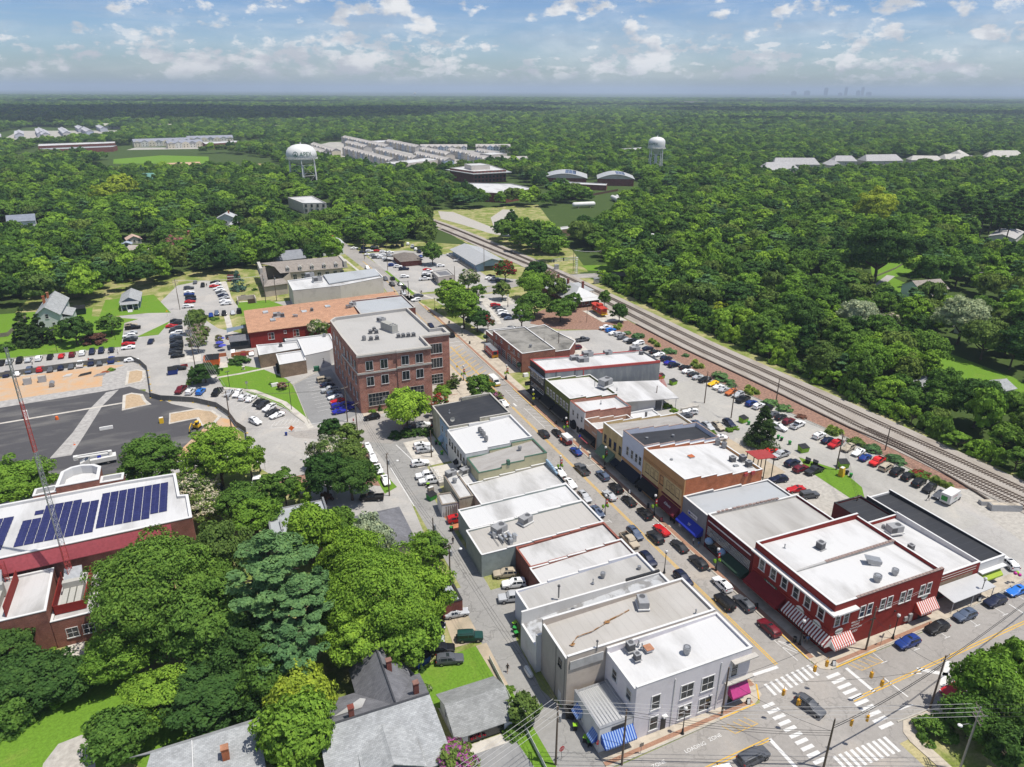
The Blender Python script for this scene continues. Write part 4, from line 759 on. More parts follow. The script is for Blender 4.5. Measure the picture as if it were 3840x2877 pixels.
for x,z in((41.6,3.6),(51.8,3.9)):facetext(b,'S',195.6 if x>46 else 195.9,x,z,'ANELLO',.5,'white',.05);facetext(b,'S',195.6 if x>46 else 195.9,x,z+.55,'o',.9,'white',.05)
for z in(12.2,7.3,1.8):win(b,'S',205.89,61.4,z,3.9,3.2,'trim',4,1 if z>5 else 3,name='tower_window')
for k,y in enumerate((199,203,207.5,212)):
 for z in(3.5,8.6,13.6):win(b,'W',34.35-(y-196)*.048,y,z,1.5,2.3,nx=1,nz_=1)
for k,y in enumerate((218,223,228)):
 for z in(3.5,8.6,13.6):win(b,'W',33.45-(y-218)*.013,y,z,1.5,2.3,nx=1,nz_=1)
m=MB();[m.box(57.4,61.5,202.6+i*.4,205.8,i*.17,.17+i*.17)for i in range(8)];m.build('entrance_step','pale_concrete',b)
b=bld('terracotta_roof_restaurant','long red brick restaurant under a broad terracotta shingle roof with skylights','building',(8.5,72.8,269.5,305))
w=MB();w.prism([(8.6,269.6),(51,271.5),(51,303),(8.9,299.6)],0,6.2,top=False);w.build('wall','crimson_brick',b)
m=MB();m.slab([(8.1,269.1,6.3),(51,271.2,6.3),(51,286,7.0),(8.3,284.5,7.0)],.2);m.slab([(8.3,284.5,7.0),(51,286,7.0),(51,303.8,6.3),(8.6,300.1,6.3)],.2);m.slab([(51,293.6,6.5),(72.6,295,6.5),(72.8,306.4,6.3),(51,303.8,6.3)],.2);m.build('roof','terracotta_shingle',b)
for x in(16.2,25.4):win(b,'S',269.62+(x-8.6)*.045,x,2.5,2.0,2.5,nx=2,nz_=2)
win(b,'S',270.2,21.4,4.2,.8,1.0);door(b,'S',270.1,21,1.6,2.4)
for x,y in((16.5,292),(18.2,280),(31,287),(41,291)):MB().box(x-1,x+1,y-1.3,y+1.3,6.5,7.25).build('skylight','skylight',b)
b=bld('grey_roof_shop','brick shop with smooth pale grey roof, end parapet and pipework beside the terracotta roof','building',(50.8,73,272,294));shell(b,(51,73.3,272.5,293.6),7.9,7.6,'E','dark_red_brick','pale_grey_roof','stone_trim',.5,2)
b=bld('stucco_hall','blank cream stucco hall with white roof and blue grey metal rear roof','building',(30.3,73,315.5,340));block(b,[(30.3,315.8),(51,316.5),(72.4,324.5),(72.6,341),(51.5,338.5),(30.3,334.5)],8.6,'stucco','bright','trim',.5)
MB().slab([(47,321.8,8.75),(71.8,329,8.75),(72,340.6,9.3),(47,337.4,9.3)],.4).build('metal_roof','pale_grey_roof',b)
b=bld('mansard_shops','long beige shop building with mansard roof, curved gable ends and small dormers','building',(20,63,342,382))
w=MB();w.prism([(20.4,341.6),(31,344),(29,352),(35,366),(61,366),(63.5,381),(36,381),(21,378)],0,5.2,top=False);w.build('wall','taupe_wall',b)
m=MB();m.slab([(19.9,340.8,5.2),(31.3,343.3,5.2),(29.5,347,7.0),(22.5,346,7.0)],.15);m.slab([(20.2,378,5.2),(19.9,340.8,5.2),(22.5,346,7.0),(24,377,7.0)],.15);m.slab([(31.3,343.3,5.2),(29.4,353,5.2),(27,353,7.0),(29.5,347,7.0)],.15);m.slab([(30,365.4,5.2),(63.6,365.4,5.2),(63.6,370,7.7),(28,370,7.7)],.15);m.slab([(28,370,7.7),(63.6,370,7.7),(63.8,381.5,7.9),(22,380,7.9)],.15);m.build('roof','taupe_shingle',b)
for k in range(5):x=34+k*6;m=MB();m.box(x-.7,x+.7,366,369,5.6,7.2);m.add([(x-.9,365.8,7.2),(x+.9,365.8,7.2),(x,365.8,8.0),(x-.9,369.6,7.2),(x+.9,369.6,7.2),(x,369.6,8.0)],[(0,1,2),(0,2,5,3),(1,4,5,2)]);m.build('dormer','stone_trim',b);win(b,'S',366,x,5.9,.6,1.0)
for x in(33,37,41,45,49,53,57,60.5):win(b,'S',366,x,1.2,1.8,2.6,nx=2)
for x in(23,28):win(b,'S',342+(x-20.4)*.22,x,1.6,1.6,2.0,nx=2)
for x in(20.6,61.8):MB().box(x,x+1.4,365.6,381,5.2,8.4).build('gable_parapet','stone_trim',b)
b=bld('stone_clad_offices','low white roofed offices with tan brick ends and white painted walls beside the office block','building',(10,36,234,259))
block(b,[(10,246.6),(24.2,248.6),(24.2,256.5),(10,258)],4.8,'tan_brick','bright','trim',.3);block(b,[(15.5,234.4),(24.3,235.6),(24.3,246),(15.5,245.6)],4.8,'tan_brick','bright','trim',.3,wallname='front_wing_wall',roofname='front_wing_roof');block(b,[(24.32,238),(33,240.2),(36,244),(36.3,258.5),(20,258.5),(20,256.6),(24.32,256.5)],5.6,'white_wall','bright','trim',.35,wallname='white_wing_wall',roofname='white_wing_roof')
win(b,'S',239.6,29.9,1.6,1.3,1.6,'trim_dark');MB().box(14.7,15.5,239,242.4,0,2.6).build('door_canopy','cloth_black',b)
b=bld('patio_pavilion','dark timber patio pavilion with grey roof on the restaurant terrace','pavilion',(1,9,264,290));MB().slab([(1.2,269.6,3.4),(8.2,269.6,3.4),(8,276,3.8),(1.2,276,3.8)],.2).build('roof','charcoal_shingle',b);m=MB();m.box(1.4,8,269.8,275.8,0,1.2);[m.box(x,x+.25,269.7,270,0,3.4)for x in(1.4,4.6,7.8)];m.build('wall','trim_dark',b);MB().slab([(1,283,3.0),(8,286,3.4),(8,290,3.2),(1,289,2.9)],.04).build('shade_sail','siding_blue',b)
b=bld('brick_terrace_wall','red brick retaining walls and steps below the restaurant terrace','wall',(-6,9,256,268));m=MB();m.box(1.2,9,262,262.4,0,1.6);m.box(-8,-.4,264,264.4,0,1.3);m.box(-8.2,-7.8,258,264,0,1.0);m.build('wall','orange_brick',b);m=MB();[m.box(-.2,1.1,258+i*.5,258.5+i*.5,0,.16*i+.1)for i in range(9)];m.build('step','pale_concrete',b)
b=bld('solar_roof_hall','large red brick hall with white roof covered in solar panels and raised curved parapet','building',(-60,-11,119,163))
block(b,[(-62,132.2),(-11.1,134.1),(-11.8,143.6),(-13.4,144),(-14.3,154.2),(-24.4,154.6),(-62,153.2)],12,'red_brick','bright','trim',.45,.5)
block(b,[(-36.8,154.2),(-28.9,154.5),(-29,160.5),(-30.5,162.2),(-33,163),(-35,162.6),(-36.6,161)],13.6,'red_brick','bright','trim',1.8,.6,'entrance_wall','entrance_roof');block(b,[(-28.85,154.7),(-24.5,154.7),(-24.5,157.6),(-28.85,157.6)],12.6,'red_brick','bright','trim',.8,.4,'east_bay_wall','east_bay_roof');block(b,[(-41,154),(-36.9,154.2),(-36.9,157.2),(-41,157)],12.6,'red_brick','bright','trim',.8,.4,'west_bay_wall','west_bay_roof')
MB().slab([(-62,131.2,9.2),(-15,133.2,9.2),(-15,134.02,11.8),(-62,132.15,11.8)],.15).build('red_panel','cloth_rose',b)
block(b,[(-62,119),(-34.6,119.4),(-35.2,132.3),(-62,131.6)],8.2,'red_brick','white_roof','trim',.25,.35,'annex_wall','annex_roof');block(b,[(-34.5,119.5),(-16,120),(-16,132.9),(-34.5,132.4)],5.6,'red_brick','white_roof','trim',.25,.35,'low_annex_wall','low_annex_roof')
for x in(-31.8,-29.3,-26):win(b,'S',119.5+(x+34.5)*.027,x,1.6,1.7,1.9,nx=2)
m=MB();[m.box(x,x+.12,120.5,131,8,10.2)for x in(-46.3,-40.6)];[m.box(x,x+.12,121.5,131.6,5.5,7.5)for x in(-34.2,-29.4,-25.6)];m.box(-34.2,-29.4,121.5,121.6,5.5,7.3);m.build('plant_screen','crimson_brick',b)
m=MB()
for k in range(12):m.box(-42.6,-41.9,131.3,131.4,8.4+k*.3,8.46+k*.3)
for x in(-42.6,-41.9):m.box(x-.04,x+.04,131.25,131.4,8,12.4)
m.build('roof_ladder','trim_red',b)
MB().box(-44.8,-44,121.6,122.4,8.0,9.2).build('chimney','red_brick',b)
def solar_array(x0,x1,y0,y1,nx,ny,label,skip=()):
 t=thing('solar_array',label,'solar panels',((x0+x1)/2,(y0+y1)/2,11.56),0,None)
 dx,dy=(x1-x0)/nx,(y1-y0)/ny
 for i in range(nx):
  for j in range(ny):
   if(i,j)in skip:continue
   cx,cy=-(x1-x0)/2+dx*(i+.5),-(y1-y0)/2+dy*(j+.5);m=MB();w,h=dx*.93,dy*.88
   m.slab([(cx-w/2,cy-h/2,.1),(cx+w/2,cy-h/2,.1),(cx+w/2,cy+h/2,.24),(cx-w/2,cy+h/2,.24)],.05);m.build('panel','solar_cells',t)
solar_array(-28.3,-15.7,137.6,151.4,8,9,'right hand block of dark blue solar panels on the white hall roof',{(7,0),(6,0)})
solar_array(-41.6,-28.6,136.6,150.6,8,9,'middle block of dark blue solar panels behind the lattice mast',{(0,8),(0,7),(0,6),(1,6),(1,8),(7,8),(6,8)})
solar_array(-56,-43.4,136.6,150,7,9,'left block of blue solar panels cut by the photo edge',{(6,8),(5,8)})
def ducts(x,y,z,label):
 t=thing('air_handler',label,'roof unit',(x,y,z));m=MB();[m.box(-1.6+i*1.1,-.7+i*1.1,-2.5,2.5,.2,1.4)for i in range(3)];m.box(-1.7,1.7,2.4,3.4,.2,2.6);m.build('duct','unit_beige',t);MB().slab([(-1.5,3.4,2.6),(1.5,3.4,2.6),(1.4,5.2,3.9),(-1.4,5.2,3.9)],.6).build('hood','zinc',t)
ducts(-31.6,124.5,5.4,'large silver duct unit fenced by red screens on the low annex roof');ducts(-43.4,124.2,8.0,'beige duct unit beside the roof ladder on the left annex')
t=thing('radio_mast','tall slender red and silver lattice radio mast rising beside the solar roof hall','radio mast',(-32.3,129.2,5.4));Hm=46.5;segs=46
for k in range(5):
 m=MB();z0,z1=Hm*k/5,Hm*(k+1)/5
 def leg(z,i):w=.62-.4*z/Hm;a=2*pi*i/3+.4;return(w*cos(a),w*sin(a),z)
 for i in range(3):m.tube([leg(z0,i),leg(z1,i)],.06,5)
 n=9
 for j in range(n):
  za,zb=z0+(z1-z0)*j/n,z0+(z1-z0)*(j+1)/n
  for i in range(3):m.tube([leg(za,i),leg(zb,(i+1)%3)],.034,4);m.tube([leg(za,i),leg(za,(i+1)%3)],.034,4)
 m.build('mast_section',M['trim_red' if k in(0,3)else 'zinc'],t)
def roof_slabs(b,slabs,mat,name='roof'):
 m=MB();[m.slab(q,.14)for q in slabs];return m.build(name,M[mat],b)
b=bld('grey_house','large house with dark and pale grey shingle gables and three brick chimneys','house',(4,21,69,92))
w=MB();w.prism([(5,70),(20.4,70),(20.4,86),(19,90),(11.5,90),(11.5,86),(5,86)],0,3.3,top=False);w.build('wall','siding_white',b)
roof_slabs(b,[[(4,69.3,3.2),(21,69.3,3.2),(20.2,78,7.4),(4,78,7.4)]],'pale_shingle','front_roof');roof_slabs(b,[[(20.2,78,7.4),(21,86.6,3.2),(4,86.6,3.2),(4,78,7.4)][::-1][::-1]],'charcoal_shingle','back_roof')
roof_slabs(b,[[(10.6,91.5,3.4),(10.6,78.2,3.4),(15.1,78.2,7.7),(15,90.6,7.7)],[(19.6,78.2,3.4),(19.4,91.5,3.4),(15,90.6,7.7),(15.1,78.2,7.7)]],'charcoal_shingle','cross_roof')
w=MB();w.add([(11,90.7,3.3),(19.2,90.7,3.3),(15,90.3,7.5)],[(2,1,0)]);w.add([(20.3,70.4,3.3),(20.3,85.6,3.3),(20,78,7.2)],[(0,1,2)]);w.build('gable','siding_white',b)
roof_slabs(b,[[(8.4,69.0,4.1),(12.6,69.2,6.3),(12.6,76,6.6),(8.6,74.4,5.5)],[(12.6,69.2,6.3),(17,69.0,4.1),(16.6,74.4,5.5),(12.6,76,6.6)]],'pale_shingle','porch_roof')
MB().slab([(6.5,80.0,6.6),(10.6,80.2,6.5),(11.6,82.6,5.4),(10.9,83.4,5.05)],.12).build('white_flashing','white_roof',b)
m=MB();m.tube([(4,78,7.45),(20.2,78,7.45)],.16,5);m.tube([(15.1,78.2,7.75),(15,90.6,7.75)],.14,5);m.build('ridge_cap','ridge_cap',b)
for x,y,z in((16,85.6,8.6),(18.6,79.5,8.7),(8.8,78.4,9.0)):chimney(b,x,y,5,z,.75)
b=bld('detached_garage','detached white garage with weathered grey shingle roof and open dark doorway','garage',(22.6,31.8,73,82))
gable(b,(22.8,31.6,73.4,81.6),2.7,4.7,'x','siding_white','grey_shingle',.5);fb(b,'doorway_shade_panel','shop_glass','S',73.4,24.5,30.3,.05,2.2,0,.03);m=MB();[m.sphere((24.8+random.random()*2.4,73.2,1.0+random.random()*.7),.16,6,4)for _ in range(16)];m.build('garland','red_blossom',b)  # flat dark panel paints the shade inside the open doorway
for y in(76,78.6):win(b,'W',22.79,y,1,.8,1.1)
MB().box(22.6,31.6,71.4,73.2,0,.12).build('apron','pale_concrete',b)
b=bld('long_grey_house','house with worn pale grey shingle roof and red brick chimney at the photo foot','house',(-21,-3,72,86));w=MB();w.box(-20.2,-4,73.5,84.4,0,3.4);w.build('wall','siding_white',b)
roof_slabs(b,[[(-21,72.6,3.2),(-3.2,72.6,3.2),(-3.6,84,6.0),(-17.6,84,6.0)],[(-3.6,84,6.0),(-3.4,86,4.6),(-20.6,85.8,4.6),(-17.6,84,6.0)]],'pale_shingle');chimney(b,-8.2,80.2,3,6.9,.9,'orange_brick');MB().tube([(-12.5,73,3.5),(-12.4,84,6.1)],.07).build('gutter','trim',b)
b=bld('dark_roof_house','low building with hipped charcoal shingle roof beside the alley parking','house',(17,31,121,138));gable(b,(17.5,30.2,123.2,136.4),2.9,5.2,'y','siding_white','charcoal_shingle',.6,hip=5,cap=True)
b=bld('metal_roof_shed','low building with flat pale grey metal roof half hidden by trees','building',(2.5,15.5,128.5,144));shell(b,(2.8,15.2,128.6,143.8),5.0,4.4,'S','beige_wall','pale_grey_roof','zinc',.12,1);m=MB();[m.box(5+i*4,5.5+i*4,134+i,138+i,4.5,5.1)for i in range(2)];m.build('roof_rail','unit',b)
b=bld('small_alley_shed','small grey roofed brick shed at the edge of the big alley tree','shed',(28,33.5,96,104));shell(b,(29.4,33.2,100.5,107.5),3.4,3.0,'S','dark_red_brick','pale_grey_roof','trim_dark',.15,1)
b=bld('white_gable_house','two storey white gabled house with red chimney behind dark cedars','house',(-73,-58,323,352));gable(b,(-68.6,-60.2,324,350),6.2,9.4,'y','siding_white','pale_shingle',.6);chimney(b,-66.6,337,6,10.6,.9,'orange_brick');chimney(b,-66.2,344,6,10.4,.8,'orange_brick')
for x,z in((-66.4,1),(-62.6,1),(-64.4,4.6)):win(b,'S',324,x,z,1,1.7)
MB().slab([(-60.2,330,4.4),(-56.6,330,3.2),(-56.6,342,3.2),(-60.2,342,4.4)],.15).build('porch_roof','pale_shingle',b);MB().box(-60,-57,330.2,341.8,0,2.9).build('porch_wall','siding_white',b)
b=bld('blue_cottage','small blue grey cottage with grey gabled roof and white columned porch on the lawn','cottage',(-41,-32,339,361));gable(b,(-40,-32.6,344,360),3.4,5.4,'y','siding_blue','pale_shingle',.6);MB().slab([(-40,340.4,3.0),(-32.6,340.4,3.0),(-32.6,344,3.5),(-40,344,3.5)],.14).build('porch_roof','pale_shingle',b);m=MB();[m.cyl(x,340.8,0,2.9,.15)for x in(-39.6,-37.5,-35.1,-33)];[m.box(-37.2,-35.4,338.4+i*.4,338.8+i*.4,0,.1+i*.15)for i in range(5)];m.build('porch_post','trim',b);door(b,'S',344,-36.3,1,2.1)
for x in(-38.7,-34):win(b,'S',344,x,1,1,1.5)
b=bld('mint_house','two storey pale mint house with porch on the bright lawn right of the railway','house',(296,314,213,233));gable(b,(297.5,312.5,217.5,229),6.2,9.2,'x','pale_siding','taupe_shingle',.6)
b.rotation_euler.z=R(-8)
for x in(300,303,308,310.5):win(b,'S',217.5,x,4.2,.9,1.3)
MB().slab([(297,213.8,2.9),(309.5,213.8,2.9),(309.5,217.4,3.6),(297,217.4,3.6)],.14).build('porch_roof','taupe_shingle',b);m=MB();[m.cyl(x,214.1,0,2.9,.1)for x in(297.4,301,305,309)];m.build('porch_post','trim',b);m=MB();FB(m,'S',217.5,297.6,302,.1,2.5,0,.05);FB(m,'S',217.5,305.8,309,.1,2.5,0,.05);m.build('dark_opening','shop_glass',b)
b=bld('low_pale_house','long low house with pale shingle roof behind the railway hedge','house',(209,232,128,151));gable(b,(211.5,231,130.2,137.4),2.6,4.3,'x','siding_white','pale_shingle',.5);gable(b,(205,213,137.5,152),2.5,3.9,'y','siding_white','pale_shingle',.4,wname='wing_wall',rname='wing_roof')
for x,s in((219,'small grey garden shed beside the low pale house'),(226.4,'dark grey garden shed at the far end of the low pale house')):t=bld('garden_shed',s,'shed',(x,x+2.6,126,128.4));gable(t,(x,x+2.6,126,128.6),2.0,2.9,'y','siding_blue','charcoal_shingle',.15)
b=bld('railway_depot','old railway depot with broad white hipped metal roof and three brick chimneys','station',(143,162,269,306));gable(b,(145.5,158.5,271.5,304),4.0,7.4,'y','dark_red_brick','metal_roof',1.8,hip=9);[chimney(b,x,y,5,8.8,.9,'dark_red_brick')for x,y in((150.4,297),(151,288),(155,281))]
for x in(147.5,150.5,154):win(b,'S',271.5,x,1,1.1,1.8)
m=MB();m.box(158.6,163,284,300,3.2,3.4);[m.cyl(162.6,y,0,3.2,.1)for y in(285,292,299)];m.build('canopy','metal_roof',b)
b=bld('blue_warehouse','long blue warehouse with broad white metal roof beside the tracks','warehouse',(128,147,350,396));gable(b,(129.5,145.5,352,393),4.4,6.8,'y','powder_blue_wall','metal_roof',1.4);fb(b,'loading_door','shop_glass','S',352,133.5,139,.1,2.6,0,.05);fb(b,'sign','white','S',352,139.6,143.6,3.2,4.1,0,.06);m=MB();[m.cyl(128.4,353+i*5.2,0,3.9,.09)for i in range(8)];m.box(127.6,129.4,352.5,392,0,.9);m.build('loading_dock','concrete',b)
b=bld('small_beige_shop','small square beige shop with dark roof and shaded front, pickups alongside','building',(101,112,331,349));block(b,[(101.6,331.8),(110.6,333.8),(111.4,347),(102.4,345)],4.2,'beige_wall','office_roof','stone_trim',.3);MB().box(104,109.6,336,344,3.92,4.0).build('roof_panel','charcoal_shingle',b)
for x in(104.5,108):win(b,'S',332.4+(x-104)*.2,x,1.2,1.8,1.6,'trim_dark')
m=MB();[FB(m,'W',101.8,y,y+2,.1,2.9,0,.05)for y in(334,338,341.5)];m.build('shop_door','shop_glass',b)
b=bld('brown_office','small brick office with brown hipped roof on the car lot','office',(93,108,377,398));gable(b,(95,106.5,378,396),3.2,4.8,'y','dark_red_brick','brown_shingle',.8,hip=4)
b=bld('long_brick_store','long low tan brick store with white roof beyond the railway signal','building',(199,252,418,440));block(b,[(199,419),(250,431.5),(249,437),(198.6,428)],4.8,'tan_brick','bright','trim',.4);MB().box(203,208,418.4,419.8,2.6,3.2).build('canopy','cloth_black',b)
t=bld('steel_container','tall grey metal hopper with sloped lid behind the maroon shop','container',(111.5,116.5,92,99));MB().prism([(111.8,92.4),(115.6,92.2),(116,97.8),(112.2,98.2)],0,[2.6,2.6,4.0,4.0]).build('body','silver_sheet',t)
t=bld('red_metal_canopy','red standing seam canopy on black posts behind the orange brick shop','canopy',(115.6,121.6,117.6,122));MB().slab([(115.6,117.6,6.9),(121.6,117.4,6.3),(121.8,122,6.3),(115.6,122.2,6.9)],.14).build('roof','standing_seam_red',t);m=MB();[m.slab([(115.6,117.9+i*.55,6.95),(121.6,117.9+i*.55,6.35),(121.6,117.96+i*.55,6.35),(115.6,117.96+i*.55,6.95)],.05)for i in range(8)];m.build('roof_seam','trim_red',t);[MB().cyl(x,y,0,6.5,.12).build('post','iron',t)for x in(116,118.4,121)for y in(117.8,121.8)]
HOUSED=[]
def house(x,y,w,d,eave,ridge,axis,label,wall=(.62,.62,.6),roof=(.3,.3,.3),rz=0,ch=False,cat='house',name='house',hip=0):
 HOUSED.append((x,y));b=thing(name,label,cat,(x,y,0),0,None,True);gable(b,(x-w/2,x+w/2,y-d/2,y+d/2),eave,ridge,axis,'house_paint','house_roof',.6,hip=hip)
 for o in b.children:o.color=(*(roof if o.name.startswith('roof')else wall),1)
 for i in range(3):win(b,'S',y-d/2,x-w/3+i*w/3,eave*.35,1.2,1.5,fw=.12)
 if ch:chimney(b,x+w*.1,y,eave*.7,ridge+1.2,.9,'orange_brick')
 b.rotation_euler.z=R(rz);return b
for a in((14,553,14,11,5,8.5,'y','white house with grey roof and red chimney deep in the trees below the white office',(.62,.62,.6),(.4,.41,.42),-12,True),(21,522,16,12,4,8,'x','house with broad grey hipped roof beside the white chimneyed house',(.6,.6,.58),(.38,.38,.39),-8,True,'house','house',4),
(-118,592,16,10,5.5,9,'x','white house with slate blue gables far left among trees',(.7,.71,.72),(.2,.22,.26),6),(-112,555,24,9,3.4,6,'x','long pale grey roofed house below the slate gabled house',(.7,.71,.72),(.48,.52,.54),4),(-44,505,8,8,3,5,'y','small cream outbuilding with pinkish roof by the tree gap',(.6,.56,.48),(.5,.36,.3),10),(-38,468,13,8,3,5,'x','weathered brown roofed shed beside the small cream outbuilding',(.5,.46,.4),(.36,.32,.29),-30),
(-47,492,5,5,2.4,3.4,'y','tiny blue grey shed on the small green gap in the trees',(.3,.36,.42),(.3,.35,.42),0),(40,409,16,12,4,7.5,'x','dark navy house with grey gables behind the mansard shops',(.07,.09,.12),(.22,.23,.25),8),(66,428,12,12,7,9,'x','tall white two storey house with red chimney left of the north road',(.72,.72,.7),(.42,.43,.42),0,True,'house','house',3),
(-160,700,30,12,6,10,'x','pale tan roofed apartment house at the far left edge',(.6,.55,.48),(.42,.38,.33),0),(-155,672,26,12,6,10,'x','second tan roofed apartment house just nearer at the left edge',(.6,.56,.5),(.46,.42,.37),0),(-47,818,24,18,6,12,'x','brick pavilion with green hipped roof among the left trees',(.3,.09,.06),(.12,.26,.22),0,False,'pavilion','pavilion',8),
(430,270,12,18,4,6,'y','pale house half hidden under the tall dark pines',(.6,.6,.58),(.4,.4,.4),10),(485,306,34,14,4,6,'x','long low pale building behind the trunks of the tall pines',(.6,.58,.55),(.36,.35,.34),25),(400,400,14,10,4,7,'x','white roofed house glimpsed between trees right of centre',(.62,.62,.6),(.55,.55,.55),20),(256,384,12,9,3.5,6,'x','small white roofed house among trees behind the signal bridge',(.6,.6,.6),(.6,.6,.6),0),(278,180,10,8,3,5,'x','small pale shed roof in the trees above the low pale house',(.6,.6,.58),(.45,.43,.4),20)):house(*a)
def rowhouse(x,y,n,uw,d,eave,ridge,rz,label,group,walls,roof,name='townhouse_row',cat='townhouses'):
 b=thing(name,label,cat,(x,y,0),R(rz),group)
 for i in range(n):
  m=MB();x0=i*uw;off=.5*((i*7)%3);m.box(x0+.02,x0+uw-.02,-off,d,0,eave);m.add([(x0+.4,-off-.02,eave-.1),(x0+uw-.4,-off-.02,eave-.1),(x0+uw/2,-off-.02,eave+2.2)],[(0,1,2)])
  o=m.build('house_front','house_paint',b);o.color=(*walls[(i*5+int(x))%len(walls)],1)
  if i%2:q=MB();q.slab([(x0+.2,-off-.4,eave-.2),(x0+uw/2,-off-.4,eave+2.4),(x0+uw/2,d*.4,eave+2.4),(x0+.2,d*.25,eave-.2)],.1);q.slab([(x0+uw/2,-off-.4,eave+2.4),(x0+uw-.2,-off-.4,eave-.2),(x0+uw-.2,d*.25,eave-.2),(x0+uw/2,d*.4,eave+2.4)],.1);o=q.build('front_gable','house_roof',b);o.color=(*roof,1)
  q=MB();[q.box(x0+uw*fx-.55,x0+uw*fx+.55,-off-.05,-off,z,z+1.6)for fx in(.27,.73)for z in(1.0,4.2,7.0)if z+1.6<eave+.3];q.build('window','window_glass',b)
 m=MB();m.slab([(-.4,-.5,eave),(n*uw+.4,-.5,eave),(n*uw+.4,d/2,ridge),(-.4,d/2,ridge)],.15);m.slab([(n*uw+.4,d+.5,eave),(-.4,d+.5,eave),(-.4,d/2,ridge),(n*uw+.4,d/2,ridge)],.15)
 m.add([(-.02,0,eave),(-.02,d,eave),(-.02,d/2,ridge),(n*uw+.02,0,eave),(n*uw+.02,d,eave),(n*uw+.02,d/2,ridge)],[(1,0,2),(3,4,5)]);o=m.build('roof','house_roof',b);o.color=(*roof,1);return b
CW=[(.58,.55,.5),(.5,.45,.38),(.42,.44,.45),(.55,.56,.58),(.36,.44,.54),(.58,.52,.38),(.45,.42,.38)];CR=(.37,.345,.32)
gt='terraces of the far townhouse estate'
TWR=[(168,1215,16),(248,1380,29),(297,1250,17),(201,1118,25),(240,1085,19),(273,990,13),(303,1065,12),(336,1035,12),(332,935,6),(150,1180,15),(370,1010,8),(226,1240,13)]
RN='far left,longest,rear middle,left front,second left front,front middle,middle,right hand,nearest right,leftmost low,right end,back left'.split(',')
for i,(x,y,n)in enumerate(TWR):rowhouse(x,y,n,8.9,13,9,12.5,-86,'%s terrace of pale townhouses with grey roofs left of centre'%RN[i],gt,CW,CR)
for i,(x,y,n)in enumerate(((318,1108,8),(400,1085,6),(352,870,5))):rowhouse(x,y,n,8.9,13,9,12.5,-20,'%s cross terrace of pale townhouses facing the camera'%('rear','rear right','front right')[i],gt,CW,CR)
for i in range(9):rowhouse(-355+i*21,1720+i*34+(i%3)*60,(16,12,18,14,20,12,16,12,9)[i],10,14,7,11,-80,'%s of the grey roofed house rows at the far upper left'%('leftmost','second from left','third from left','fourth from left','middle one','fourth from right','third from right','second from right','rightmost')[i],'house rows at the far upper left',[(.45,.46,.5),(.5,.47,.44),(.4,.44,.52)],(.38,.38,.41),'house_row','houses')
for i,x in enumerate((-190,-60,60,175)):house(x,2050-i*70,34,16,7,12,'x','%s of the cream roofed houses before the shaded far woods'%('leftmost','second','third','rightmost')[i],(.6,.56,.48),(.46,.43,.38),-20)
for i,a in enumerate([(-92,1380,8,11,14,8,12.5,12),(-10,1440,7,11,14,8,12.5,8),(-40,1330,5,11,14,8,12,14)]):rowhouse(*a,'%s cream apartment row with slate grey roof behind the ball field'%('left','right','front')[i],'cream apartment rows behind the ball field',[(.62,.56,.44),(.6,.58,.52)],(.24,.25,.29),'apartment_row','apartments')
for i,(x,y,w,d,rz)in enumerate(((600,660,46,16,-14),(640,690,40,18,-20),(694,722,58,18,-22),(735,700,26,16,60),(790,735,30,16,-20),(842,722,54,20,-12),(906,706,40,18,-30),(958,702,44,18,-8),(1012,738,36,26,30),(1050,705,30,20,-40),(1090,722,44,20,-24),(930,668,34,18,-12))):house(x,y,w,d,6,11+(i%3),'x','%s of the pale roofed apartment houses showing over the right woods'%('leftmost','second','third','fourth, turned sideways','fifth','sixth','seventh','eighth','tallest','tenth','rightmost','lowest front one')[i],(.5,.45,.38),((.36,.35,.345),(.42,.40,.36))[i>5],rz,cat='apartments',name='apartment_house',hip=5)
def flat(poly,z,label,wall='dark_red_brick',roof='bright',cat='building',name='flat_roof_building',storeys=0):
 cx=sum(p[0]for p in poly)/len(poly);cy=sum(p[1]for p in poly)/len(poly);b=thing(name,label,cat,(cx,cy,0),0,None,True);block(b,poly,z,wall,roof,'stone_trim',.6)
 ys=min(p[1]for p in poly);e=sorted(poly,key=lambda p:p[1]);p0,p1=sorted(e[:2]);n=int((p1[0]-p0[0])/4)
 for s in range(storeys):
  m=MB()
  for i in range(n):
   t=(i+.5)/n;x=p0[0]+(p1[0]-p0[0])*t;y=p0[1]+(p1[1]-p0[1])*t;m.box(x-1,x+1,y-.25,y-.05,1.2+s*3.8,3.4+s*3.8)
  if n:m.build('window_row','window_glass',b)
 return b
flat([(64,620),(71,583),(88,577),(84,622)],8,'two storey cream office with white roof in the woods below the left water tower','stucco',cat='office',storeys=2)
flat([(215,850),(300,905),(292,935),(208,880)],9,'long cream office with dark window bands in front of the townhouses','stucco',cat='office',storeys=2);flat([(345,880),(372,892),(366,918),(340,905)],14,'cream corner office with small green roof beside the townhouses','stucco',cat='office',storeys=3)
b=flat([(250,760),(262,718),(300,722),(304,790)],12,'large brick civic building with white roof and broad eaves near the centre',cat='civic building',storeys=3);block(b,[(266,736),(288,738),(286,760),(266,758)],16,'stucco','bright','stone_trim',.4,wallname='penthouse_wall',roofname='penthouse_roof');MB().prism([(246,764),(259,712),(304,716),(309,794)],9.6,10.2).build('eaves','metal_roof',b)
flat([(233,662),(226,590),(240,578),(276,600),(272,640)],8,'lower brick wing with silver roof in front of the civic building',cat='civic building',storeys=2)
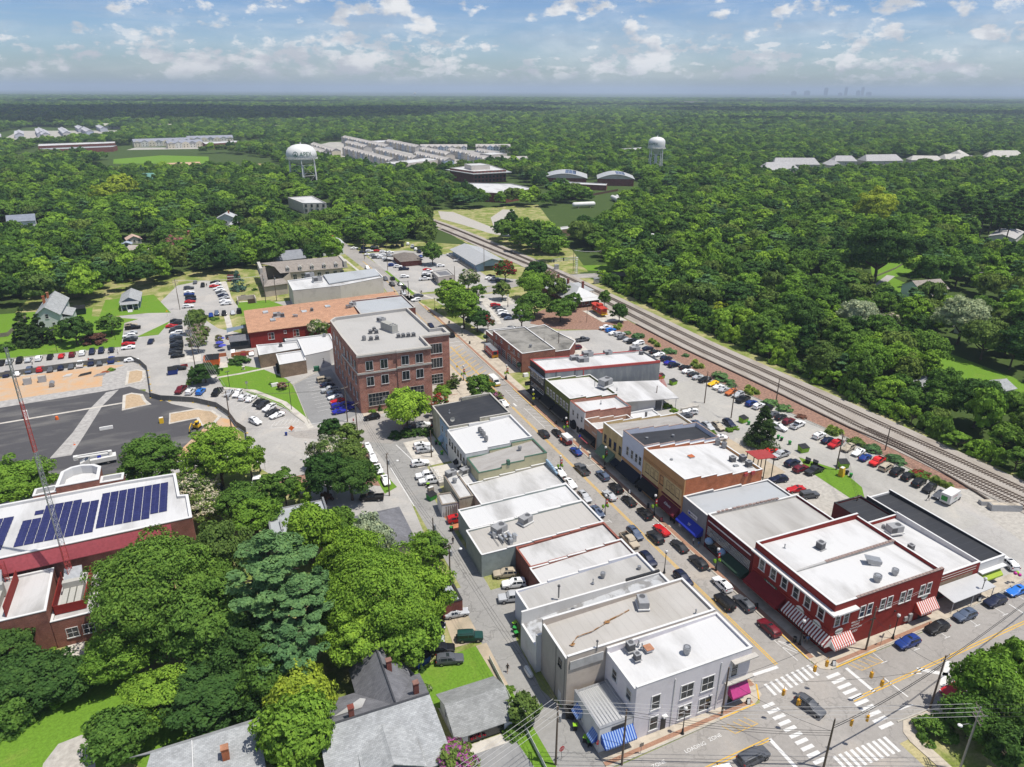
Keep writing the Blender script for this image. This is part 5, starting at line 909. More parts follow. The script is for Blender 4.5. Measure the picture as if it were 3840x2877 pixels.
def dome(x,y,w,d,label):
 b=thing('barrel_roof_hall',label,'sports hall',(x,y,0),R(-28),None);MB().box(-w/2,w/2,-d/2,d/2,0,7).build('wall','dark_red_brick',b);m=MB();n=12;r=[(-w/2-1+(w+2)*i/n,7+4.6*sin(pi*i/n))for i in range(n+1)]
 for i in range(n):m.slab([(r[i][0],-d/2-1,r[i][1]),(r[i+1][0],-d/2-1,r[i+1][1]),(r[i+1][0],d/2+1,r[i+1][1]),(r[i][0],d/2+1,r[i][1])],.3)
 m.build('roof','metal_roof',b);m=MB();m.add([(r[i][0],s,r[i][1]-.2)for s in(-d/2,d/2)for i in range(n+1)],[tuple(range(n+1)),tuple(range(2*n+1,n,-1))]);m.build('gable','stucco',b)
 m=MB();[m.slab([(r[i][0],-d/2+4,r[i][1]+.15),(r[i+1][0]-.3,-d/2+4,r[i+1][1]+.15),(r[i+1][0]-.3,d/2-4,r[i+1][1]+.15),(r[i][0],d/2-4,r[i][1]+.15)],.1)for i in(6,7,8)];m.build('solar_panel','solar_cells',b)
dome(354,690,44,40,'left brick sports hall with curved silver roof and solar panels');dome(398,662,36,34,'right brick sports hall with curved silver roof beside its twin');flat([(326,650),(362,618),(370,630),(336,664)],5,'low brick entrance block with white roof in front of the curved halls')
def lying_tank(x,y,L,r,rz,label,g):t=thing('gas_tank',label,'tank',(x,y,0),R(rz),g);m=MB();n=14;prof=[(0.01,-L/2-r*.7),(r*.7,-L/2-r*.45),(r,-L/2),(r,L/2),(r*.7,L/2+r*.45),(0.01,L/2+r*.7)];m.lathe(0,0,prof,n);m.v=[(p[2],p[1],p[0]+r+.8)for p in m.v];m.f=[f[::-1]for f in m.f];m.build('shell','tank_white',t,40);m=MB();[m.box(s*L*.3-.3,s*L*.3+.3,-r*.8,r*.8,0,1.4)for s in(-1,1)];m.build('saddle','concrete',t)
lying_tank(290,530,18,2.0,-4,'single long white gas tank left of the tank row',None)
for i in range(6):lying_tank(333+i*4.8,552,16,1.9,78,'long white gas tank lying in the row of six','row of six white gas tanks')
b=flat([(-226,1378),(-220,1330),(-118,1365),(-121,1405)],8,'long low brick school with white roof at the upper left',cat='school',storeys=1);flat([(-212,1290),(-205,1262),(-116,1290),(-112,1322)],7,'brick school wing with pale green roof in front of the school',roof='pale_grey_roof',cat='school');flat([(12,1330),(16,1280),(72,1310),(66,1350)],9,'brick office beside the cream apartments',cat='office',storeys=2);flat([(175,2650),(180,2560),(330,2600),(320,2690)],12,'far large brick store in the upper left woods',cat='store');flat([(232,1270),(262,1235),(330,1262),(320,1300)],8,'white roofed store behind the townhouse estate','stucco',cat='store');flat([(345,1330),(370,1322),(372,1350),(348,1352)],8,'small brick building at the wood edge behind the townhouses')
flat([(580,980),(600,955),(660,975),(650,1000)],8,'white roofed store right of the right water tower','stucco',cat='store');house(520,660,46,20,5,9,'x','tan roofed lodge with brick gables right of the right water tower',(.3,.12,.09),(.42,.37,.32),-15,False,'lodge','lodge');flat([(585,672),(592,655),(628,648),(628,664)],5,'low white roofed building with orange wall among the right woods','salmon_brick')
for a in((850,3700,90,40,10,'store'),(-210,4700,160,40,9,'warehouse'),(-60,4900,120,40,9,'warehouse'),(2400,4350,180,60,12,'warehouse'),(3050,3300,160,50,10,'warehouse'),(1750,3260,70,30,8,'store'),(3300,4600,160,60,22,'office')):
 x,y,w,d,h,c=a;flat([(x,y),(x+w,y-w*.3),(x+w+d*.3,y+d-w*.3),(x,y+d)],h,'pale %s roof showing above the far tree tops %s'%(c,{850:'near the right third',-210:'at the far left',-60:'just right of the far left one',2400:'toward the right edge',3050:'at the right edge, nearer',1750:'in the middle of the right woods',3300:'at the right edge, farther'}[x]),'stucco','bright',c)
for i,(dx,w,h)in enumerate(((-1100,120,90),(-800,140,100),(-380,90,170),(-60,100,60),(60,70,185),(330,90,110),(420,70,190),(560,120,80))):
 u=Vector((.724,.689));p=Vector((14400,13750))+Vector((u.y,-u.x))*dx;t=thing('tower_block','%s of the hazy towers on the far skyline at right'%('leftmost low block','second low block','first tall tower','squat block','tallest slim tower','mid height block','tall tower with neighbours','rightmost low block')[i],'tower block',(p.x,p.y,0),R(-46),'hazy towers of the distant city');m=MB();m.box(-w/2,w/2,-40,40,0,h);m.box(-w/4,w/4,-20,20,h,h+14);m.build('wall','slate_grey_wall',t)
def wrap_text(t,body,size,r,zc,ang,mat):
 me=text_mesh(body,size,M[mat],.02);
 for v in me.vertices:
  a=ang+v.co.x/r;z=zc+v.co.y;k=(r+.12+v.co.z)*RAD(z)/r;v.co=(k*cos(a),k*sin(a),z)
 return link('lettering',me,t)
def water_tower(x,y,label,r,prof,legs,lr,zl,text,tsize,tz,ang):
 t=thing('water_tower',label,'water tower',(x,y,0));global RAD
 RAD=lambda z:np.interp(z,[p[1]for p in prof],[p[0]for p in prof])
 MB().lathe(0,0,prof,40).build('tank','tank_white',t,40)
 m=MB();m.lathe(0,0,[(r+.1,zl-.3),(r+.9,zl-.3),(r+.9,zl-.1),(r+.1,zl-.1)],40);[m.lathe(0,0,[(r+.85,zl+z),(r+.9,zl+z+.06),(r+.85,zl+z+.12)],40)for z in(.5,1.0)];m.build('balcony','tank_white',t)
 for i in range(legs):
  a=2*pi*i/legs+.35;MB().tube([(lr*1.06*cos(a),lr*1.06*sin(a),0),(lr*.97*cos(a),lr*.97*sin(a),zl)],.55,10).build('leg','tank_white',t,40)
 m=MB()
 for i in range(legs):
  a,c=2*pi*i/legs+.35,2*pi*(i+1)/legs+.35;zs=[0,zl*.42,zl*.78]
  for k in range(2):
   for p,q in(((a,zs[k]),(c,zs[k+1])),((c,zs[k]),(a,zs[k+1]))):m.tube([(lr*cos(p[0]),lr*sin(p[0]),p[1]),(lr*cos(q[0]),lr*sin(q[0]),q[1])],.07,4)
   m.tube([(lr*cos(a),lr*sin(a),zs[k+1]),(lr*cos(c),lr*sin(c),zs[k+1])],.16,5)
 m.build('bracing','tank_white',t);MB().cyl(0,0,0,prof[0][1]+1.5,1.1 if legs>4 else 1.6,None,14).build('riser','tank_white',t,40);m=MB();m.cyl(0,0,prof[-1][1]-.1,prof[-1][1]+1.4,.5);m.cyl(.9,0,prof[-1][1]-.1,prof[-1][1]+2.4,.06);m.build('vent','tank_white',t)
 wrap_text(t,text,tsize,r,tz,ang+.03,'logo_green');m=MB();n=24;rr=tsize*.5;da=-(tsize*len(text)*.36+rr*.9)/r
 def onring(px_,pz_):a=ang+da+px_/r;k=RAD(tz+pz_)+.12;return(k*cos(a),k*sin(a),tz+pz_)
 for q0,q1 in((rr*.82,rr),):m.add([onring(q*cos(2*pi*i/n),q*sin(2*pi*i/n))for q in(q0,q1)for i in range(n)],[(i,(i+1)%n,n+(i+1)%n,n+i)for i in range(n)])
 m.add([onring(*p)for p in((-rr*.5,-rr*.4),(rr*.5,-rr*.4),(0,rr*.55))],[(0,1,2)]);m.add([onring(*p)for p in((-rr*.75,-rr*.55),(rr*.75,-rr*.55),(rr*.6,-rr*.4),(-rr*.6,-rr*.4))],[(0,1,2,3)]);m.build('emblem','logo_green',t)
water_tower(95,752,'white water tower with round tank on six legs lettered APEX, left of centre',14.6,[(1.1,20.5),(5.5,21.2),(10.5,23.6),(13.6,26.8),(14.6,29.6),(14.6,31.5),(13.9,34.4),(11.8,37.2),(8,39.4),(4,40.3),(.01,40.6)],6,13.6,27.4,'APEX',5.2,31.9,math.atan2(-750,-92)+.27)
water_tower(485,720,'narrower white water tower on slender legs lettered APEX, right of centre',9.4,[(1.6,23),(3,24.6),(6.5,27.2),(9.0,29.8),(9.4,31),(9.4,36.5),(8.8,38.6),(7,40.3),(4,41.4),(.01,41.9)],4,9.0,29.8,'APEX',3.4,34.4,math.atan2(-720,-485)-.33)
for x,y,lb in((2600,9200,'tiny white domed tank on the far horizon left of centre'),(8700,9500,'tiny pale water tower on the far horizon right of centre'),):t=thing('water_tower',lb,'water tower',(x,y,0),0,None);m=MB();m.sphere((0,0,48),16,12,8,0,.7);m.cyl(0,0,0,40,5,3);m.build('tank','tank_white',t)
ROWS=[
('parked at the east kerb of the main street',0,(('um',82.6,75.2),('ug',82.9,82.3),('uw',82.7,88.4),('ud',82.7,96.0),('sd',82.5,102.3),('cr',82.4,108.8),('uk',82.5,115.7),('sk',82.1,121.9),('uk',82.2,128.0),('ux',82.3,134.6),('sb',82.2,148.8),('um',82.5,155.5),('sk',82.5,160.7))),
('driving up the main street lane',0,(('jk',79.7,83.9),('ud',79.5,106.9),('sl',79.1,125.8),('pg',79.0,139.4),('ud',78.7,161.5),('uk',82.4,254.5))),
('coming down the main street toward the crossing',180,(('un',76.7,92.8),('ux',76.2,109.8))),
('parked at the west kerb below the white roofs',180,(('un',73.7,100.8),('pt',73.7,108.0),('sx',73.0,120.7),('ul',73.2,127.3),('sw',73.1,134.3),('sw',73.2,140.3),('sw',76.4,185.2))),
('with black roof box driving through the marked crossing',166,(('ug',76.3,58.8),)),
('on the cross street at the photo foot',88,(('vg',61.9,54.9),)),
('half cut off by the photo foot',92,(('sw',55.5,54.7),)),
('parked by the red corner shop on the cross street',270,(('ub',102.6,62.9),('uk',110.7,63.5),('ux',118.4,63.8),('un',127.4,64.3),('sB',134.3,64.8)),'left','right'),
('at the south kerb beside the leafy corner trees',270,(('sr',100.3,52.4),('sk',105.9,53.4),('ug',109.9,53.8),('sw',117.2,54.2)),'left','right'),
('peeping out behind the white storefront',20,(('uw',141.5,71.3),)),
('parked behind the shops by the alley',100,(('uw',45.1,167.6,96),('ul',45.0,164.9,96),('uw',41.8,158.3,96),('pw',41.6,151.6,276),('pw',41.6,148.7,276),('ur',42.3,130.1,94),('ut',44.7,107.9,284),('uw',45.1,104.3,284),('pl',43.3,100.6,284)),'far','near'),
('in the line of cars along the alley hedge',182,(('uw',31.2,171.6),('uw',31.1,165.7),('sw',31.2,159.5),('sw',31.5,153.2)),'far','near'),
('backed onto the pale lot below the magnolias',288,(('pk',26.5,146.5),)),
('on the side street below the brick office',268,(('uk',36.5,190.7),('uk',51.7,194.5)),'left','right'),
('behind the dark hedge and maple',95,(('sg',45.4,180.3),('uw',49.1,179.9),('uk',52.1,180.2,10)),'left','right'),
('on the verge below the big alley tree',92,(('sl',32.0,100.7,96),('je',32.2,93.8,108),('sn',26.9,99.1,110),('sl',25.7,95.9,110),('uk',26.6,93.0,108),('ug',27.2,90.1,106)),'far','near'),
('left of the brick office',80,(('jt',28.3,225.8,84),('sn',28.7,221.3,84),('pl',28.7,216.3,264),('ux',29.3,212.7,84),('sw',29.2,210.0,264),('sr',29.3,206.6,264),('uq',29.0,202.6,84),('sq',28.6,198.6,84),('uq',31.7,202.7,84),('sq',30.9,200.1,84)),'far','near'),
('in the curved row by the lawn',0,(('pm',-15.5,234.5,202),('uw',-12.6,232.2,22),('uB',-9.6,230.7,22),('pk',-4.8,228.2,204),('sl',-1.3,226.0,206),('uw',1.1,224.2,206),('uw',2.8,220.8,32),('sw',4.8,218.8,34),('sk',6.6,214.8,220),('ud',7.7,212.1,224),('uw',9.3,209.1,230),('sd',9.7,205.5,236),('sw',10.9,202.9,244)),'left','right'),
('driving alone across the lot toward the junction',152,(('uw',4.6,200.9),)),
('waiting on the lane below the site fence',268,(('sd',-13.2,181.7),)),
('under the trees by the solar hall',0,(('un',-6.4,163.6,184),('pw',2.0,164.4,8)),'left','right'),
('in the upper left lot row along the grass',0,(('sk',-73.6,284.7,180),('ul',-71.2,285.3),('uk',-68.2,285.1,180),('sl',-65.5,285.1),('uw',-62.3,285.1),('sk',-58.9,285.4,180),('sr',-55.3,285.2),('um',-51.9,285.1),('uw',-48.7,285.6),('un',-45.6,285.7,180),('un',-42.6,285.8,180),('un',-39.3,285.4)),'left','right'),
('half hidden behind the site fence',0,(('sn',-69.6,271.7,180),('sw',-66.4,271.1),('ux',-63.3,272.7,180),('ur',-60.0,272.6),('sg',-56.8,271.3,180),('sn',-53.7,271.9),('sg',-50.6,271.9,180),('pw',-47.9,273.0),('un',-44.6,272.8,180),('sg',-41.8,271.8),('pb',-38.3,273.3),('sw',-31.8,270.9,95)),'left','right'),
('in the column along the left lawn',88,(('ut',-34.5,315.6,90),('pk',-33.6,311.7,90),('sl',-33.9,304.9,270),('uw',-34.3,300.7,270),('sg',-33.4,297.5,270),('sk',-33.7,295.3,90),('cr',-34.0,290.9,90),('sw',-33.7,286.0,270)),'far','near'),
('driving between the left lot rows',190,(('sn',-26.3,290.5),)),
('in the long column by the crape myrtles',90,(('sk',-17.7,315.6),('ud',-17.6,311.8,270),('sr',-19.2,308.4),('ug',-17.4,304.4,270),('sd',-17.8,301.3),('uw',-17.2,297.8,270),('sx',-17.5,293.6),('ud',-17.4,290.2,270),('sk',-17.3,287.0),('ud',-17.1,283.4,270),('uk',-17.1,280.4),('sk',-17.3,276.9,270),('sd',-17.4,273.7),('sk',-16.7,269.5)),'far','near'),
('at the near end of the long column',92,(('ud',-16.1,255.6),)),
('in the upper car park, right column',92,(('sk',-0.5,378.3,270),('sw',0.0,374.0,270),('sr',-1.1,369.7,90),('uw',0.5,363.9,270),('sw',1.2,359.9,270),('sg',1.5,356.4,90),('sl',1.9,352.7,270),('sn',2.2,350.0,90),('sl',2.5,345.6,270),('sw',2.4,340.0,90),('uw',2.8,335.0,270)),'far','near'),
('in the upper car park, left column under the poles',92,(('ug',-12.6,370.4),('sw',-12.5,362.6),('sb',-12.5,358.2),('uk',-11.9,352.4),('sn',-11.8,348.7),('sr',-12.2,344.4),('uw',-13.0,336.4)),'far','near'),
('at the top of the upper car park',185,(('sg',-9.7,381.4),('uk',-6.3,373.4)),'left','right'),
('in the short row above the restaurant lawn',180,(('sb',-4.1,318.5),('ux',-1.7,320.0),('uk',1.2,318.9),('sl',4.7,318.7),('pk',7.4,320.3,0)),'left','right'),
('above the big clipped hedge by the brick wall',184,(('uw',1.9,264.4),('sm',5.3,262.6),('sw',8.1,262.3)),'left','right'),
('in the back row of the dealer lot',20,(('sw',80.6,434.7,95),('sb',86.5,433.3,95),('uw',92.7,433.3,95),('sk',97.8,432.8,95),('uk',103.3,431.6),('sk',106.5,431.9),('uk',109.7,431.6),('uw',114.2,435.0),('pw',114.7,426.6),('uw',114.4,417.8)),'left','right'),
('in the middle rows of the dealer lot',100,(('sn',83.0,421.6),('uw',87.2,422.8),('sr',91.7,422.0),('uw',94.3,417.2),('sw',97.9,415.2),('sw',84.3,413.7),('ul',87.1,410.8),('sw',89.3,408.1),('uw',92.6,408.6),('ul',95.2,405.7)),'left','right'),
('in the front row of the dealer lot',100,(('ug',86.6,404.2),('sl',89.4,402.7),('uw',91.3,398.0),('sk',91.2,394.2),('ub',90.7,381.5),('uw',92.7,377.1),('pn',94.2,370.2)),'left','right'),
('right of the brown roofed office',0,(('un',114.1,410.2),('sb',111.4,397.5)),'far','near'),
('on the road at the north junction',0,(('uw',90.2,353.7,98),('ug',79.8,352.6,180),('uk',83.3,351.9),('pk',80.3,340.6,180),('sl',84.0,340.1),('uk',84.2,332.6)),'',''),
('in the junction by the grey roof shop',0,(('uw',83.5,308.6,262),('ug',86.5,315.1,80),('ul',81.0,322.1,180),('uw',76.5,380.1,180)),'',''),
('left of the small beige shop',95,(('sr',105.4,364.2),('pw',104.3,359.0),('uw',102.0,354.4),('uk',100.5,349.9),('pw',98.3,344.8),('uw',114.9,370.2)),'far','near'),
('in the shade of the blue warehouse',100,(('pw',128.7,394.1,150),('pw',128.4,378.9)),'far','near'),
('in the small lot behind the corner tree',95,(('sk',132.2,338.6),('sw',129.8,334.6),('pw',130.9,331.7),('un',132.5,327.2)),'far','near'),
('stopped on the crossing road behind the street trees',85,(('sw',109.1,311.5),)),
('beside the small street tree',95,(('uw',109.6,322.0),)),
('in the lot beside the park trees',96,(('ur',114.0,286.8),('sd',113.7,283.6),('ug',113.7,279.7),('uw',113.1,276.3),('sw',112.4,273.2),('un',112.3,270.2),('sx',112.2,266.3)),'far','near'),
('passing the yellow hatched bays',180,(('sn',78.5,269.3),)),
('behind the fire station',88,(('pg',127.7,229.6),('sl',121.1,227.4),('um',120.7,222.3,275)),'far','near'),
('in the far railway side row',80,(('pw',143.6,239.3,270),('uB',143.7,235.7,85),('sw',143.2,232.1,85),('ul',144.5,229.9,85),('sg',143.5,226.1,85),('sl',144.2,222.8,85),('uk',144.2,220.4,265),('uw',145.5,217.9,265),('sn',145.7,211.6,85),('sk',146.0,207.4,85),('sw',145.7,204.3,265),('un',145.6,199.5,85),('sq',144.5,195.7,85),('un',144.3,192.9,85),('sk',146.8,189.9,85),('sw',145.6,186.4,85),('sd',145.5,183.3,85),('sl',145.4,180.3,85),('uk',145.7,177.3,265)),'far','near'),
('in the middle of the railway side row',75,(('cy',146.5,173.9,255),('sw',146.3,170.8),('sl',146.4,168.2),('uo',146.9,165.3,255),('ul',147.8,162.9,255),('pk',146.7,159.4,255),('ub',147.2,156.0),('uw',147.9,153.5),('uk',148.8,151.0,255),('sg',148.0,147.3),('sk',148.7,144.8),('um',148.6,141.5),('pw',149.2,138.5)),'far','near'),
('in the near part of the railway side row',75,(('uw',149.8,130.9),('sn',149.9,127.9),('pr',150.0,125.2,255),('ut',151.3,122.1,255),('sw',151.9,119.2,255),('sb',151.4,116.4),('pR',152.3,113.5,255),('vt',152.2,110.5),('vk',152.7,107.6),('uk',153.1,104.8),('vk',153.1,101.6),('uk',152.9,98.6,255),('sg',152.6,95.6,255)),'far','near'),
('turning beside the tall conifer',165,(('uw',143.1,139.3),)),
('above the clipped hedges behind the shops',4,(('sx',122.6,150.1,184),('ul',124.4,147.5,184),('ut',127.1,146.5,184),('un',131.4,146.9,184)),'left','right'),
('near the white carport',100,(('uw',125.8,157.9,290),('sg',122.9,156.6,290),('sw',122.9,140.7,290)),'far','near'),
('in the gravel yard behind the orange brick shop',80,(('sR',130.9,129.0,88),('pl',131.5,126.1,262),('un',131.2,121.4,82),('um',131.0,118.2,82),('pd',133.4,116.1,262)),'far','near'),
('at the gravel yard edge near the long black roof',60,(('un',121.8,116.1,280),('sr',122.4,110.9,280),('jg',123.4,107.4,100),('uk',139.4,99.2,80),('sk',138.3,95.8,80)),'far','near'),
]
VEH={
'sedan':dict(L=4.75,st=[(2.37,.42,.62,.64,.72,.60),(2.1,.3,.72,.76,.86,.74),(1.0,.24,.90,.95,.90,.80),(.75,.24,.93,.97,.90,.80),(-.05,.24,.95,1.40,.91,.60),(-.5,.24,.95,1.45,.91,.62),(-1.1,.24,.96,1.40,.91,.60),(-1.75,.26,.98,1.04,.90,.76),(-2.2,.32,.95,1.0,.86,.72),(-2.37,.45,.80,.84,.78,.64)],ws=(3,4),side=(4,6),rw=(6,7),wy=(1.42,-1.38),wr=.33,h=.66),
'coupe':dict(L=4.7,st=[(2.35,.40,.58,.60,.74,.62),(2.1,.28,.68,.72,.88,.76),(.9,.22,.86,.91,.92,.80),(.6,.22,.9,.94,.92,.80),(-.3,.22,.92,1.30,.93,.58),(-.7,.22,.92,1.34,.93,.58),(-1.1,.22,.94,1.28,.93,.56),(-1.8,.24,.98,1.02,.93,.74),(-2.2,.32,.95,.99,.88,.72),(-2.35,.45,.78,.82,.80,.66)],ws=(3,4),side=(4,6),rw=(6,7),wy=(1.42,-1.36),wr=.35,h=.66),
'suv':dict(L=4.75,st=[(2.37,.45,.78,.80,.76,.66),(2.15,.34,.95,.99,.90,.80),(1.15,.28,1.06,1.11,.93,.82),(.95,.28,1.09,1.13,.93,.80),(.25,.28,1.10,1.64,.94,.68),(-.4,.28,1.10,1.70,.94,.70),(-1.6,.28,1.12,1.66,.94,.68),(-2.15,.32,1.12,1.46,.92,.66),(-2.34,.42,1.02,1.10,.90,.72)],ws=(3,4),side=(4,7),rw=(7,8),wy=(1.45,-1.42),wr=.37,h=.7),
'boxy_suv':dict(L=4.6,st=[(2.3,.5,.95,.98,.80,.72),(2.2,.42,1.06,1.10,.90,.82),(1.0,.36,1.14,1.18,.92,.84),(.85,.36,1.16,1.2,.92,.84),(.5,.36,1.16,1.78,.93,.78),(-.3,.36,1.16,1.84,.93,.80),(-2.0,.36,1.16,1.82,.93,.80),(-2.2,.4,1.16,1.78,.93,.79),(-2.28,.5,1.08,1.14,.92,.80)],ws=(3,4),side=(4,7),rw=(7,8),wy=(1.4,-1.4),wr=.41,h=.8),
'minivan':dict(L=5.1,st=[(2.55,.42,.74,.78,.76,.66),(2.3,.3,.92,.98,.92,.82),(1.55,.26,1.06,1.12,.96,.84),(1.4,.26,1.08,1.14,.96,.82),(.55,.26,1.10,1.66,.98,.72),(-.3,.26,1.10,1.76,.98,.76),(-1.9,.26,1.10,1.72,.98,.75),(-2.4,.3,1.10,1.55,.96,.72),(-2.55,.42,1.0,1.08,.94,.76)],ws=(3,4),side=(4,7),rw=(7,8),wy=(1.6,-1.45),wr=.35,h=.68),
'pickup':dict(L=5.7,st=[(2.85,.5,.92,.95,.84,.76),(2.7,.42,1.06,1.10,.95,.86),(1.45,.38,1.14,1.18,.98,.88),(1.3,.38,1.16,1.2,.98,.86),(.75,.38,1.16,1.82,.98,.74),(.1,.38,1.16,1.88,.98,.76),(-.6,.38,1.16,1.84,.98,.75),(-.75,.38,1.16,1.2,.98,.9)],ws=(3,4),side=(4,6),rw=(6,7),wy=(1.85,-1.75),wr=.41,h=.8,bed=(-.75,-2.85,.98,.45,1.16)),
}
def car_mesh(kind):
 k=VEH[kind];mb,gl=MB(),MB();st=k['st'];n=12;secs=[]
 for(y,zb,zl,zt,w,wt)in st:
  hi=zt-zl>.25
  half=[(w*.82,zb),(w*.97,zb+.10),(w,zb+(zl-zb)*.55),(w*.965,zl),(wt+(.05 if hi else .03),zt-(.07 if hi else .02)),(wt*.72,zt)]
  secs.append([(x,y,z)for x,z in half]+[(-x,y,z)for x,z in half[::-1]])
 b=0;mb.v=[p for s in secs for p in s]
 for i in range(len(st)-1):
  for j in range(n-1):mb.f.append((i*n+j,i*n+j+1,(i+1)*n+j+1,(i+1)*n+j));mb.m.append(0)
  mb.f.append(((i+1)*n,i*n,i*n+n-1,(i+1)*n+n-1)[::-1]);mb.m.append(0)
 mb.f.append(tuple(range(n-1,-1,-1)));mb.m.append(0);e=(len(st)-1)*n;mb.f.append(tuple(range(e,e+n)));mb.m.append(0)
 mb.f=[f[::-1]for f in mb.f]
 def inset(q,s,out):
  q=[Vector(p)for p in q];c=sum(q,Vector())/4;nn=(q[1]-q[0]).cross(q[3]-q[0]).normalized()
  if nn.dot(c-Vector((0,c.y*.6,.8)))<0:nn=-nn
  r=[tuple(c+(p-c)*s+nn*out)for p in q];gl.add(r,[(0,1,2,3)])
 S=secs
 for a,z in(k['ws'],k['rw']):inset([S[a][4],S[a][7],S[z][7],S[z][4]]if st[a][3]<st[z][3]else[S[a][4],S[a][7],S[z][7],S[z][4]],.9,.02)
 a,z=k['side']
 for i in range(a,z):
  inset([S[i][3],S[i+1][3],S[i+1][4],S[i][4]],.88,.02);inset([S[i][8],S[i+1][8],S[i+1][7],S[i][7]],.88,.02)
 w0=k['ws'][0]
 for s in(3,8):gl.add([tuple(Vector(p)+Vector(((.015 if s==3 else-.015),0,0)))for p in(Vector(S[w0][s])*.35+Vector(S[w0+1][s])*.65,S[w0+1][s],S[w0+1][4 if s==3 else 7])],[(0,1,2)])
 if 'bed' in k:
  y0,y1,w,zb,zt=k['bed']
  for sx in(-1,1):mb.box(min(sx*w,sx*(w-.1)),max(sx*w,sx*(w-.1)),y1,y0+.01,zb,zt)
  mb.box(-w+.1,w-.1,y1,y1+.08,zb,zt-.02);mb.box(-w+.1,w-.1,y1+.08,y0,zb,.66)
 return mb,gl
def make_car(kind,simple=False):
 k=VEH[kind];t=thing(kind,'-','car');mb,gl=car_mesh(kind);L2=k['L']/2;st=k['st'];w=max(s[4]for s in st)
 if simple:
  g2=len(mb.f);mb.add(gl.v,gl.f,1)
  for wy in k['wy']:
   for s in(-1,1):x=s*(w-.09);m=MB();m.lathe(0,0,[(.01,-.11),(k['wr'],-.11),(k['wr'],.11),(.01,.11)],10);mb.add([(p[2]+x,p[0]+wy,p[1]+k['wr'])for p in m.v],m.f,2)
  mb.build('body',[M['car_paint'],M['car_glass'],M['tyre']],t,35)
 else:
  mb.build('body','car_paint',t,35);gl.build('window','car_glass',t)
  for wy in k['wy']:
   for s in(-1,1):
    m=MB();r=k['wr'];m.lathe(0,0,[(r*.6,-.12),(r*.95,-.12),(r,-.08),(r,.08),(r*.95,.12),(r*.6,.12)],16);m.v=[(p[2]+s*(w-.08),p[0]+wy,p[1]+r)for p in m.v];q=m.build('wheel','tyre',t,40)
    m=MB();m.lathe(0,0,[(.01,.10),(r*.62,.10),(r*.62,.06)],10);m.v=[(s*(w-.08+p[2]),p[0]+wy,p[1]+r)for p in m.v];m.build('rim','rim',q)
  for s in(-1,1):
   m=MB();x=s*st[1][4]*.72;m.box(x-.17,x+.17,st[1][0]-.03,st[0][0]-.03,k['h']-.08,k['h']+.08);m.build('headlight','headlamp',t)
   yb=st[-1][0]if 'bed' not in k else k['bed'][1];zt=.86 if kind in('sedan','coupe')else 1.0;x=s*(w-.17);MB().box(x-.13,x+.13,yb-.02,yb+.12,zt-.11,zt+.11).build('taillight','tail_lamp',t)
   m=MB();x=s*(w+.1);y=st[4][0]+.45;m.box(x-.1,x+.1,y-.06,y+.06,1.0,1.14);m.build('mirror','plastic_black',t)
  m=MB();zg=st[0][1]+.08;m.box(-.42,.42,st[0][0]-.05,st[0][0]+.012,zg,zg+.2);m.build('grille','plastic_black',t)
  if kind in('suv','boxy_suv','minivan'):m=MB();[m.tube([(s*.62,st[4][0]-.1,st[5][3]+.05),(s*.62,st[6][0],st[6][3]+.06)],.03,5)for s in(-1,1)];m.build('roof_rail','plastic_black',t)
  if kind in('suv','sedan'):MB().box(-.42,.42,st[5][0]-.2,st[5][0]+.35,st[5][3]-.02,st[5][3]+.012).build('sunroof','car_glass',t)
  if kind=='pickup':m=MB();y0,y1,bw,zb,zt=k['bed'];m.box(-bw+.12,bw-.12,y1+.1,y0-.03,.66,.70);m.build('bed_liner','plastic_black',t)
  if kind=='boxy_suv':m=MB();m.lathe(0,0,[(.01,-.1),(.36,-.1),(.36,.1),(.01,.1)],14);m.v=[(p[0],p[2]-2.4,p[1]+1.0)for p in m.v];m.build('spare_wheel','tyre',t)
 kids(t);return t
PC={'white':(.78,.78,.77),'black':(.006,.006,.007),'dark grey':(.025,.026,.029),'grey':(.085,.09,.10),'silver':(.42,.43,.44),'blue':(.008,.035,.19),'bright blue':(.02,.16,.55),'navy':(.008,.013,.04),'blue grey':(.075,.10,.155),'red':(.45,.012,.015),'bright red':(.62,.02,.02),'maroon':(.13,.008,.016),'beige':(.42,.36,.27),'yellow':(.80,.45,.01),'orange':(.50,.14,.04),'dark green':(.01,.05,.04),'royal blue':(.015,.02,.30)}
CARP={}
def place_car(kind,colour,x,y,hd,label,group,simple):
 key=(kind,simple)
 if key not in CARP:
  o=CARP[key]=make_car(kind,simple);o['_used']=0
 o=CARP[key]
 if o['_used']:c=copy_tree(o)
 else:c=o;o['_used']=1
 c.location=(x,y,.05);c.rotation_euler=(0,0,-R(hd));c['label']=label;c['category']={'sedan':'car','coupe':'car','suv':'car','boxy_suv':'car','minivan':'car','pickup':'pickup truck'}[kind]
 if group:c['group']=group
 for ch in(KIDS[o.name]if c is o else CH[c.name]):
  if ch.name.startswith('body'):ch.color=(*PC[colour],1)
 return c
CH={}
def copy_tree(o,parent=None):
 c=o.copy();col.objects.link(c);c.parent=parent;CH[c.name]=[copy_tree(ch,c)for ch in KIDS.get(o.name,())];return c
KIND={'s':('sedan','sedan'),'u':('suv','SUV'),'p':('pickup','pickup truck'),'v':('minivan','minivan'),'j':('boxy_suv','square SUV'),'c':('coupe','coupe')}
HUE={'w':'white','k':'black','d':'dark grey','g':'grey','l':'silver','b':'blue','B':'bright blue','n':'navy','x':'blue grey','r':'red','R':'bright red','m':'maroon','t':'beige','y':'yellow','o':'orange','e':'dark green','q':'royal blue'}
ORD=('nearest','second nearest','third nearest','fourth nearest','fifth nearest','sixth nearest','seventh nearest','eighth nearest')
